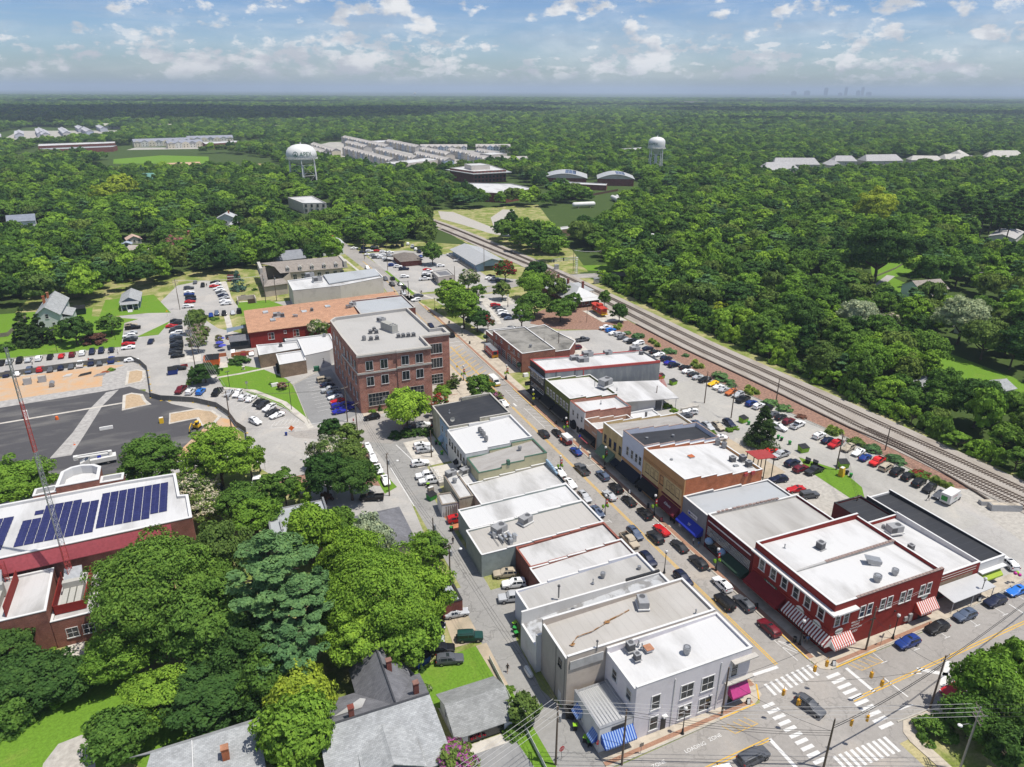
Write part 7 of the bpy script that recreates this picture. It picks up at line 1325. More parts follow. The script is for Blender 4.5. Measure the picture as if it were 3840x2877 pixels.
WOODS=[[(185,30),(183,300),(205,345),(208,405),(262,442),(320,520),(420,560),(900,500),(1500,200),(900,-200)],[(-900,358),(-52,358),(-46,372),(-26,376),(-20,390),(18,396),(64,392),(70,450),(60,500),(50,560),(70,700),(-200,1000),(-900,900)],[(90,425),(110,424),(146,470),(148,560),(230,556),(300,520),(330,640),(225,584),(205,720),(170,1000),(-100,1000),(40,700),(70,500)],[(-30000,700),(60,640),(330,650),(420,560),(900,480),(1400,200),(30000,-9000),(40000,40000),(-30000,40000)],[(-230,60),(-92,90),(-88,180),(-95,260),(-92,358),(-300,358)],[(168,420),(176,340),(186,350),(204,420),(196,440),(180,440)]]
CLEARINGS=[[(120,1260),(150,1000),(190,840),(225,800),(330,830),(400,900),(450,1110),(380,1200),(300,1300),(262,1420),(215,1420),(190,1290)],[(-440,1500),(-360,2200),(-150,1980),(-120,1700),(-220,1480)],[(-240,1160),(-240,1420),(-100,1420),(80,1520),(140,1440),(80,1250),(-60,1160)],[(-120,930),(10,900),(95,880),(95,1090),(40,1200),(-115,1200)],[(316,615),(376,585),(436,625),(428,692),(335,716)],[(322,532),(372,532),(372,566),(322,566)],[(270,520),(310,520),(310,545),(270,545)],[(221,560),(290,585),(314,715),(312,795),(240,785),(219,660)],[(590,620),(1120,660),(1120,780),(760,770),(600,700)],[(196,412),(256,428),(256,446),(196,436)],[(278,224),(286,192),(322,192),(332,256),(372,276),(372,292),(342,290),(306,256),(286,238)],[(226,166),(220,150),(200,140),(202,116),(238,114),(248,140),(254,196),(236,190)],[(160,500),(190,430),(240,545),(180,560)],[(505,640),(545,640),(545,680),(505,680)],[(52,530),(98,525),(96,632),(54,632)],[(-50,460),(-35,460),(-35,512),(-55,512)],[(2,500),(34,500),(34,565),(2,565)],[(-135,540),(-95,540),(-95,600),(-135,600)],[(320,880),(390,870),(390,930),(330,930)],[(300,250),(360,262),(360,275),(300,262)],[(480,700),(500,700),(500,740),(480,740)],[(572,940),(672,950),(665,1010),(570,990)],[(255,375),(262,375),(262,395),(250,395)],[(410,255),(450,255),(520,300),(515,330),(430,300)]]
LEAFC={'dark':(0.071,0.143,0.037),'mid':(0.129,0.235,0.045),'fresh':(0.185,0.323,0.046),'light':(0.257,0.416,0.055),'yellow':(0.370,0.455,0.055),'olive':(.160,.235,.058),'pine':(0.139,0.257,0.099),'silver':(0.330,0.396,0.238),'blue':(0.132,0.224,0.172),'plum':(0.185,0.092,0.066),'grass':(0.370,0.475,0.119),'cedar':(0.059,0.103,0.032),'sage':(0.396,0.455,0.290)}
def leaf_mesh(name,centres,normals,sizes,mats,hr=1.0,aspect=1.6):
 mi=None
 n=len(centres);a=rng.normal(size=(n,3));t1=np.cross(normals,a);t1/=np.linalg.norm(t1,axis=1,keepdims=True)+1e-9;t2=np.cross(normals,t1)
 s=sizes[:,None];u=t1*s*aspect*.5;v=t2*s*.5
 V=np.empty((n,4,3));V[:,0]=centres-u;V[:,1]=centres-v*.9;V[:,2]=centres+u;V[:,3]=centres+v*.9
 V[:,0]-=normals*s*.12;V[:,2]-=normals*s*.12;V[:,:,2]=np.maximum(V[:,:,2],.0)/hr
 me=bpy.data.meshes.new(name);me.vertices.add(n*4);me.vertices.foreach_set('co',V.reshape(-1).astype(np.float32))
 me.loops.add(n*4);me.loops.foreach_set('vertex_index',np.arange(n*4,dtype=np.int32));me.polygons.add(n);me.polygons.foreach_set('loop_start',np.arange(0,n*4,4,dtype=np.int32));me.polygons.foreach_set('loop_total',np.full(n,4,dtype=np.int32))
 for m in mats:me.materials.append(m)
 if mi is not None:me.polygons.foreach_set('material_index',mi.astype(np.int32))
 me.update();me.validate();return me
def unit(v):return v/(np.linalg.norm(v,axis=1,keepdims=True)+1e-9)
def crown_shape(kind,n):
 d=unit(rng.normal(size=(n*3,3)))
 if kind in('broad','tall','young'):
  d=d[d[:,2]>-.55][:n];lump=1+.22*np.sin(3*np.arctan2(d[:,1],d[:,0])+rng.uniform(0,6))*np.cos(2.2*d[:,2])+.12*rng.normal(size=len(d))
  rad=rng.uniform(.55,1.0,len(d))**.5*lump;zc,zr=(.60,.42)if kind=='broad' else((.58,.46)if kind=='tall' else(.55,.44))
  c=np.column_stack([d[:,0]*rad*.86,d[:,1]*rad*.86,zc+d[:,2]*rad*zr*.9]);r=rng.uniform(.16,.30,len(d))
 elif kind=='cone':
  z=rng.uniform(0,1,n)**1.5;a=rng.uniform(0,6.283,n);rr=(1-z)**.75*rng.uniform(.6,1.02,n);c=np.column_stack([rr*np.cos(a),rr*np.sin(a),.05+z*.93]);d=unit(np.column_stack([np.cos(a),np.sin(a),.5+0*z]));r=(.13+.18*(1-z))*rng.uniform(.7,1.2,n)
 elif kind=='pine':
  z=rng.uniform(0,1,n);a=rng.uniform(0,6.283,n);env=np.sin(np.clip(z*1.0+.12,0,1)*pi)**.7;rr=env*rng.uniform(.2,1.05,n);c=np.column_stack([rr*np.cos(a),rr*np.sin(a),.48+z*.5]);d=unit(np.column_stack([np.cos(a)*.6,np.sin(a)*.6,1+0*z]));r=rng.uniform(.13,.22,n)
 else:
  d=d[d[:,2]>-.05][:n];rad=rng.uniform(.6,1.05,len(d));c=np.column_stack([d[:,0]*rad*.85,d[:,1]*rad*.85,.1+d[:,2]*rad*.78]);r=rng.uniform(.18,.30,len(d))
 return c,r,d
def crown(kind,nclump,nleaf,lsize,mats,blossom=0.0,hr=2.0):
 c,r,d=crown_shape(kind,nclump);n=len(c);per=nleaf//n;idx=np.repeat(np.arange(n),per);N=len(idx)
 off=unit(rng.normal(size=(N,3)));off[:,2]=np.abs(off[:,2])*.9-.25;off=unit(off);q=rng.uniform(.45,1.0,N)**.6
 pos=c[idx]*np.array([1,1,hr])+off*(r[idx]*q)[:,None]*np.array([1,1,.75 if kind!='pine' else .45]);nr=unit(off*.7+d[idx]*.7+rng.normal(size=(N,3))*.55)
 sz=lsize*rng.uniform(.6,1.35,N)
 mi=(rng.uniform(size=n)<blossom*1.4)[idx]&(off[:,2]>.1)&(rng.uniform(size=N)<.75)if blossom else None
 return pos,nr,sz,mi
def trunk_mesh(kind,hr,thin=.05):
 m=MB();top={'broad':.5,'tall':.55,'young':.5,'cone':.8,'pine':.93}.get(kind,.3);t=thin
 m.tube([(0,0,0),(.02,.01,top*.35),(-.02,.02,top*.7),(.01,0,top)],[t*1.3,t,t*.8,t*.35],7)
 if kind in('broad','tall','young'):
  for k in range(9):
   a=k*2.4+random.random();z0=top*(.45+.05*k);L_=random.uniform(.5,.8);p1=(L_*.5*cos(a),L_*.5*sin(a),z0+.10);p2=(L_*cos(a+.2),L_*sin(a+.2),z0+.22+random.random()*.14);m.tube([(0,0,z0),p1,p2],[t*.5,t*.32,t*.1],5)
 elif kind=='pine':
  for k in range(12):a=k*2.4;z0=.5+.036*k;L_=.8*(1-.05*k);m.tube([(0,0,z0),(L_*cos(a),L_*sin(a),z0+.04)],[t*.3,t*.08],4)
 return m
TP={}
LOD=((.026,60000),(.042,26000),(.062,12500),(.09,6000),(.125,3000))
TK={'broad':(2.1,150,1),'tall':(3.0,170,1.05),'young':(2.4,60,.5),'cone':(2.9,130,.8),'pine':(4.6,110,.8),'shrub':(1.25,70,.5)}
def tree_proto(kind,lod,var,bl=None):
 key=(kind,lod,var,bl)
 if key in TP:return TP[key]
 hr,ncl,q=TK[kind];ncl=ncl if lod<3 else ncl//2;ls,n=LOD[lod];pos,nr,sz,mi=crown(kind,ncl,int(n*q),ls*1.25,None,.55 if bl else 0,hr)
 if bl:
  cm=leaf_mesh(kind+'_crown',pos[~mi],nr[~mi],sz[~mi],[M['leaves']],hr);bm_=leaf_mesh(kind+'_blossom',pos[mi],nr[mi],sz[mi]*.85,[M[bl]],hr)
 else:cm,bm_=leaf_mesh(kind+'_crown',pos,nr,sz,[M['leaves']],hr),None
 tm=trunk_mesh(kind,hr).mesh(kind+'_trunk',[M['bark']],60)if kind!='shrub' else None
 TP[key]=(cm,bm_,tm);return TP[key]
TNAME={'broad':'broadleaf_tree','tall':'tall_tree','young':'young_tree','cone':'conifer_tree','pine':'pine_tree','shrub':'shrub'}
def tree(kind,colour,x,y,r,h,label,group=None,bl=None,z=0.0):
 dist=hypot(x,y);want=(.34+max(0,dist-150)*.0016)/r;lod=max([0]+[i for i,q in enumerate(LOD)if q[0]<=want]);var=(int(x*7)+int(y*3))%(2 if lod<1 else 3)
 cm,bm_,tm=tree_proto(kind,lod,var,bl);t=thing(TNAME[kind],label,'shrub' if kind=='shrub' else 'tree',(x,y,z),(x*1.7+y)%6.28,group);hr=TK[kind][0]
 c=link('crown' if kind!='shrub' else 'foliage',cm,t);c.scale=(r,r,h);c.color=(*LEAFC[colour],1)
 if bm_:b_=link('blossoms',bm_,t);b_.scale=(r,r,h)
 if tm:k=link('trunk',tm,t);k.scale=(r,r,h)
 return t
TK2={'b':'broad','t':'tall','y':'young','c':'cone','p':'pine','s':'shrub'}
for k,cl,x,y,r,h,lb,*q in TREES:tree(TK2[k],cl,x,y,r,h,lb,q[1]if len(q)>1 else None,q[0]if q else None)
for i in range(52):tree('shrub' if i%3 else 'young',('fresh','mid','light','mid','fresh')[i*7%5],182.2-(i*53%7)*.25-max(0,i-38)*.06,52+i*5.0,2.6+(i*37%5)*.35,4.2+(i*29%6)*.7,('leafy shrub' if i%3 else 'slim young tree')+' in the overgrown hedge along the right side of the railway','overgrown hedge along the railway')
pos=[];
def tuft_mesh():
 n=700;a=rng.uniform(0,6.283,n);e=rng.uniform(.15,1.45,n);L_=rng.uniform(.75,1.0,n);d=np.column_stack([np.cos(a)*np.cos(e),np.sin(a)*np.cos(e),np.sin(e)]);t=np.column_stack([-np.sin(a),np.cos(a),0*a])*.022
 V=np.empty((n,4,3));tip=d*L_[:,None];tip[:,2]-=(1-np.sin(e))*.15;V[:,0]=-t+d*.1;V[:,1]=t+d*.1;V[:,2]=tip+t*1.6;V[:,3]=tip-t*1.6;me=bpy.data.meshes.new('grass_tuft');me.from_pydata(V.reshape(-1,3).tolist(),[],[(i*4,i*4+1,i*4+2,i*4+3)for i in range(n)]);me.materials.append(M['leaves']);return me
TUFT=tuft_mesh()
for x,y,r,k,q in TUFTS:o=link('ornamental_grass',TUFT);o.location=(x,y,.04);o.scale=(r,r,r*1.05);o.rotation_euler=(0,0,x);o.color=(*LEAFC['grass'],1);o['kind']='thing';tag(o,('left','second','third','fourth','last')[k]+' pale green ornamental grass in the clump '+q,'grass clump','pale grass clumps on the mulch bank')
def inside(px_,py_,poly):
 r=np.zeros(len(px_),bool);n=len(poly)
 for i in range(n):
  x0,y0=poly[i];x1,y1=poly[(i+1)%n];c=((y0>py_)!=(y1>py_))&(px_<(x1-x0)*(py_-y0)/(y1-y0+1e-12)+x0);r^=c
 return r
REG=('in the dense woods right of the railway','in the dense woods behind the left houses','in the woods behind the dealer lot','in the far woods','at the left edge of the town','beside the gravel yard')
TAKEN=[(t[2],t[3],t[4])for t in TREES]+[(e[0],e[1]-q*13,9)for e in HOUSED+[(95,752),(95,735),(305,222),(314,215),(222,134),(78,600)]for q in(0,1)]
def hit(x,y,poly):return bool(inside(np.array([x]),np.array([y]),poly)[0])
def fill_near(total):
 n=0;g=np.random.default_rng(3);d=130+g.uniform(size=12000)**.6*330;l=g.uniform(-.92,.92,12000)*d;o=np.argsort(d);sy,cy=sin(R(23.1)),cos(R(23.1));hue=('dark','mid','mid','fresh','olive','mid','fresh','light','mid','dark')
 for i in o:
  if n>=total:break
  x,y=l[i]*cy+d[i]*sy,-l[i]*sy+d[i]*cy
  k=next((j for j,p in enumerate(WOODS)if hit(x,y,p)),None)
  if k is None or any(hit(x,y,p)for p in CLEARINGS):continue
  r=g.uniform(4.2,7.6)*(.75 if k==0 and x<194 else 1)
  if any((x-a)**2+(y-b)**2<(.78*(r+c))**2 for a,b,c in TAKEN):continue
  kd='broad' if g.uniform()<.72 else 'tall';r*=1 if kd=='broad' else .8;h=min(g.uniform(1.9,2.4)*r if kd=='broad' else g.uniform(2.7,3.2)*r,16);cl=hue[g.integers(0,10)];dep='near' if d[i]<230 else('middle' if d[i]<310 else 'far');n+=1
  w_={'dark':'dark green','mid':'mid green','fresh':'bright green','olive':'olive green','light':'light yellow green'}[cl]+(' rounded' if kd=='broad' else ' tall oval');tree(kd,cl,x,y,r,h,w_+' tree '+REG[k]+', '+dep+' part',w_+' crowns '+REG[k]+', '+dep+' part');TAKEN.append((x,y,r))
fill_near(298-len(TREES))
def forest():
 pts,rad,hts=[],[],[]
 VX,VY=sin(R(23.1)),cos(R(23.1))
 for d0,d1,sp,r0 in((150,420,8.4,5.6),(420,900,9.3,6.2),(900,1900,12,7.2),(1900,4200,23,11),(4200,9500,55,24)):
  n=int((d1*1.02)*2*d1*.8/sp**2);yy=rng.uniform(d0*.9,d1*1.02,n);xx=rng.uniform(-.9,.9,n)*yy;X=xx*VY+yy*VX;Y=-xx*VX+yy*VY
  k=(yy>d0)&(yy<d1);X,Y,yy=X[k],Y[k],yy[k];cell={}
  ok=np.zeros(len(X),bool)
  for i in range(len(X)):
   c=(int(X[i]//sp),int(Y[i]//sp));
   if any((q in cell and(cell[q][0]-X[i])**2+(cell[q][1]-Y[i])**2<(.8*sp)**2)for q in((c[0]+a,c[1]+b)for a in(-1,0,1)for b in(-1,0,1))):continue
   cell[c]=(X[i],Y[i]);ok[i]=True
  X,Y,yy=X[ok],Y[ok],yy[ok];keep=np.zeros(len(X),bool)
  for p in WOODS:keep|=inside(X,Y,p)
  for p in CLEARINGS:keep&=~inside(X,Y,p)
  for(tx,ty,tr)in TAKEN:
   if d0<500:keep&=(X-tx)**2+(Y-ty)**2>(tr*1.1)**2
  X,Y=X[keep],Y[keep];m=len(X);pts.append(np.column_stack([X,Y,np.zeros(m)]));rad.append(r0*rng.uniform(.7,1.3,m));hts.append(np.full(m,13.0)*rng.uniform(.72,1.25,m)*(1.0 if d0<1800 else 1.3))
 P=np.concatenate(pts);r=np.concatenate(rad);h=np.concatenate(hts);n=len(P)
 me=bpy.data.meshes.new('forest');me.vertices.add(n);me.vertices.foreach_set('co',P.reshape(-1).astype(np.float32))
 a=me.attributes.new('sc','FLOAT_VECTOR','POINT');a.data.foreach_set('vector',np.column_stack([r,r,h]).reshape(-1).astype(np.float32))
 a=me.attributes.new('rot','FLOAT','POINT');a.data.foreach_set('value',rng.uniform(0,6.28,n).astype(np.float32));a=me.attributes.new('pick','INT','POINT');a.data.foreach_set('value',rng.integers(0,10,n).astype(np.int32));me.update()
 protos=bpy.data.collections.new('forest_crowns');cols=['dark','mid','mid','fresh','olive','dark','mid','fresh','light','pine']
 for i in range(10):
  kd=('broad','broad','tall','broad','broad','tall','broad','tall','broad','pine')[i];cm,_,_=tree_proto(kd,4,10+i);cm=cm.copy();cm.materials.clear()
  nm='leaves_'+cols[i]
  if nm not in M:leaf(nm,LEAFC[cols[i]])
  cm.materials.append(M[nm]);o=bpy.data.objects.new('crown_%d'%i,cm);protos.objects.link(o)
 o=link('forest',me);o['kind']='stuff';tag(o,'dense green woodland stretching from behind the town to the horizon','woodland')
 ng=bpy.data.node_groups.new('scatter','GeometryNodeTree');ng.interface.new_socket('Geometry',in_out='INPUT',socket_type='NodeSocketGeometry');ng.interface.new_socket('Geometry',in_out='OUTPUT',socket_type='NodeSocketGeometry')
 N=ng.nodes;L=ng.links;gi=N.new('NodeGroupInput');go=N.new('NodeGroupOutput');ip=N.new('GeometryNodeInstanceOnPoints');ci=N.new('GeometryNodeCollectionInfo');ci.inputs[0].default_value=protos;sv(ci,Separate_Children=True,Reset_Children=True)
 L.new(gi.outputs[0],ip.inputs['Points']);L.new(ci.outputs[0],ip.inputs['Instance']);sv(ip,Pick_Instance=True)
 def attr(nm,ty):
  x=N.new('GeometryNodeInputNamedAttribute');x.data_type=ty;x.inputs[0].default_value=nm;return x.outputs[0]
 L.new(attr('pick','INT'),ip.inputs['Instance Index']);L.new(attr('sc','FLOAT_VECTOR'),ip.inputs['Scale'])
 cx=N.new('ShaderNodeCombineXYZ');L.new(attr('rot','FLOAT'),cx.inputs[2]);L.new(cx.outputs[0],ip.inputs['Rotation']);L.new(ip.outputs[0],go.inputs[0])
 md=o.modifiers.new('scatter','NODES');md.node_group=ng;print('forest crowns',n)
forest()
POLES=[
(94.9,64.8,9.5,'plain wooden pole on the pavement beside the red corner shop',0),
(94.0,51.5,10.8,'grey wooden pole by the red car, right of the crossing',1,10),
(70.3,49.9,9.6,'thick wooden pole with cables at the photo foot in the crossing',0),
(35.0,65.3,11.2,'tall wooden pole with transformer at the alley mouth',2,70,1),
(43.8,61.6,10.6,'slim wooden pole in front of the blue striped awning',0),
(33.1,117.8,10.7,'wooden pole with meter box beside the bright alley tree',0,0,1),
(33.6,109.0,10.1,'alley pole with white street light arm',1,20,1,15),
(30.8,146.7,11.4,'pole with transformer on the alley grass triangle',1,60,1,10),
(29.8,178.0,11.8,'pole at the hedge end where alley meets side street',1,30),
(29.5,191.7,11.3,'pole on the grass corner left of the brick office',1,20),
(45.8,161.5,7.9,'short pole between the white SUVs behind the black roof shop',0),
(62.7,63.1,9.8,'pole at the pink awning corner',0),
(134.7,162.8,10.7,'slim pole beside the yellow coupe',0,0,1),
(135.3,150.8,10.9,'dark pole in the middle of the railway lot lane',1,90),
(156.0,154.9,7.8,'bare pole standing in the juniper on the mulch bank',0),
(160.8,118.2,7.0,'bare pole near the track junction on the mulch bank',0),
(139.8,115.0,10.4,'pole with transformer by the yellow portable toilet',1,60,1),
(126.7,97.1,5.8,'short dark pole behind the maroon annex'),
(-2.0,195.9,13.3,'tall pole with cables at the end of the site fence',2,20,1),
(-11.0,255.6,14.5,'left of the twin poles with crossbeam by the crape myrtles',2,5,1),
(-16.4,334.0,13.9,'leaning pole at the left side of the upper car park',2,20),
(19.5,332.0,13.1,'white utility pole with transformer by the cream stucco hall',0,0,1),
(24.4,333.5,12.6,'utility pole right of the white one by the stucco hall',0,0,1),
(112.4,220.1,8.7,'bare pole beside the fire station wall',0),
(119.8,167.4,6.5,'bare pole at the carport behind the white roofs',0),
(133.2,351.1,14.5,'very tall dark pole beside the blue warehouse',0),
(109.2,329.1,9.7,'pole behind the small beige shop',0),
(80.3,404.8,11.5,'pole left of the dealer lot',1,90),
(86.0,373.1,14.3,'pole at the front of the dealer lot',1,90),
(175.9,330.2,12.8,'pole at the level crossing',1,90),
(192.7,633.8,9.5,'pole far off at the end of the tracks'),
(288.7,342.0,9.3,'pole in the gap of the right woods',2),
(326.9,248.0,10.0,'pole beside the mint house',1,30),
(204.6,350.7,6.2,'pole with crossarm in the woods right of the signal bridge',2,20),
(88,42.0,12.2,'grey steel pole carrying many wires, bottom right corner',3,60,False,170,'steel'),
]
WIRES=[
((88,42,11.7),(35,65.4,11.2),0.9,4,0.75,0.028,'four pale power wires crossing the photo foot from steel pole to alley pole',90,'bright_wire'),
((35,65.4,11.2),(-10,52,12.2),0.8,5,0.7,0.028,'five pale wires running from the alley pole to the lower left',90,'bright_wire'),
((88,42,11.5),(150,20,11.5),0.8,4,0.7,0.022,'wires running right from the steel pole',60),
((70.3,49.9,8.2),(94.0,51.5,9.4),0.8,2,0,0.05,'thick cables from the crossing pole to the pole by the red car'),
((94.0,51.5,9.8),(150,62,8.5),0.8,2,0,0.04,'thick cables running right from the pole by the red car'),
((70.3,49.9,7.3),(43.8,61.6,10.4),0.8,3,0,0.035,'cables from the crossing pole to the pole at the striped awning'),
((62.7,63.1,7.2),(94.0,51.5,8.2),1.2,1,0,0.03,'signal span wire across the left side of the crossing'),
((94.9,64.8,7.3),(94.0,51.5,8.6),1.0,1,0,0.03,'signal span wire across the right side of the crossing'),
((62.7,63.1,7.4),(70.3,49.9,7.2),0.9,1,0,0.03,'signal span wire along the near side of the crossing'),
((62.7,63.1,7.4),(94.9,64.8,7.1),0.9,1,0,0.03,'signal span wire along the far side of the crossing'),
((94.9,64.8,8.9),(110,66.8,7.4),0.3,2,0,0.02,'light cables from the plain pole along the red wall',0,'bright_wire'),
((35.0,65.3,10.8),(33.6,109.0,9.7),0.8,3,0.5,0.025,'alley wires from the mouth pole to the light pole'),
((33.6,109.0,9.6),(30.8,146.7,10.9),0.9,3,0.5,0.025,'alley wires from the light pole to the grass triangle pole'),
((33.6,109.0,8.6),(33.1,117.8,9.2),0.3,2,0,0.025,'cables between the two alley tree poles'),
((30.8,146.7,10.9),(29.8,178.0,11.3),0.7,3,0.5,0.025,'wires from grass triangle pole to hedge end pole'),
((29.8,178.0,11.3),(29.5,191.7,10.8),0.4,3,0.5,0.025,'wires from hedge end pole to office corner pole'),
((-2.0,195.9,12.8),(-11.0,255.6,14.0),0.9,4,0.6,0.03,'four wires from site fence pole to twin pole',0,'bright_wire'),
((-11.0,255.6,14.0),(-16.4,334.0,13.4),0.8,4,0.6,0.028,'four wires from twin pole to the leaning car park pole',0,'bright_wire'),
((-2.0,195.9,12.8),(29.5,191.7,10.8),0.9,2,0.5,0.028,'long wires over the front lawn to the office corner',90),
((-16.4,334.0,13.4),(19.5,332.0,12.6),1.0,3,0.5,0.028,'wires over the upper car park to the white pole',90,'bright_wire'),
((139.8,115.0,9.9),(135.3,150.8,10.4),1.0,2,0.5,0.025,'lot wires from toilet pole to lane pole'),
((135.3,150.8,10.4),(134.7,162.8,10.2),0.9,2,0.5,0.025,'lot wires from lane pole to yellow coupe pole'),
((139.8,115.0,9.9),(126.7,97.1,5.3),0.8,3,0.4,0.022,'service wires from toilet pole to the maroon annex'),
((139.8,115.0,9.9),(150,66,10.5),1.0,3,0.6,0.025,'lot wires running from the toilet pole to the lower right'),
((175.9,330.2,12.3),(204.6,350.7,5.7),0.6,3,0.5,0.04,'wires over the level crossing into the woods',90,'bright_wire'),
((80.3,404.8,11.0),(86.0,373.1,13.8),0.5,2,0.5,0.03,'roadside wires before the dealer lot'),
((326.9,248.0,9.5),(352,214,9.5),0.8,3,0.5,0.035,'wires from the mint house pole to the right',90,'bright_wire'),
]
LAMPS=[
(84.8,93.0,'globe lamp with red banner and flower baskets before the green awning',1),
(84.6,115.1,'globe lamp with banner before the maroon awning',1),
(86.0,140.0,'globe lamp with banner and flowers before the sage awning',1),
(84.6,159.6,'globe lamp with banner at the white brick shop',1),
(73.1,140.2,'globe lamp with banner at the west kerb, far one',1),
(74.2,119.4,'globe lamp with banner at the west kerb, near one',1),
(101.6,65.0,'globe lamp by the three dark SUVs on the cross street',0),
(125.4,66.0,'globe lamp beside the corrugated canopy',0),
(74.7,96.4,'globe lamp behind the dark parapet on the west side',0),
(71.4,208.8,'globe lamp with banner on the brick circle corner',1),
(85.0,203.9,'globe lamp with banner and yellow sign at the fire station corner',1),
(84.5,181.5,'globe lamp behind the yellow crossing sign',0),
(15.3,172.1,'globe lamp at the junction island, upper',0),
(14.6,163.7,'globe lamp at the junction island, lower',0),
(3.4,170.9,'globe lamp beside the slim junction tree',0),
(55.0,62.6,'globe lamp on the lavender shop pavement',0),
(87.3,292.1,'dark lamp at the far street crossing',0),
(85.2,70.3,'lamp with small banner in front of the red corner shop',0),
(119.1,284.4,'globe lamp in the little park',0),
]
SIGNALS=[
(78.2,60.8,6.3,170,'yellow traffic signal at the far left span, by the pavement corner'),
(80.8,60.9,6.3,170,'yellow traffic signal beside the black sandwich board'),
(85.4,56.4,6.3,80,'yellow traffic left signal on the right hand span wire'),
(85.5,54.5,6.3,80,'yellow traffic right signal on the right hand span wire'),
(70.2,59.0,6.3,20,'yellow traffic left signal over the crosswalk before the grey SUV'),
(70.9,56.7,6.3,20,'yellow traffic signal hanging just over the grey SUV'),
(75.3,50.8,6.3,200,'yellow traffic left signal on the near span by the thick pole'),
(78.1,50.5,6.3,200,'yellow traffic right signal on the near span by the thick pole'),
]
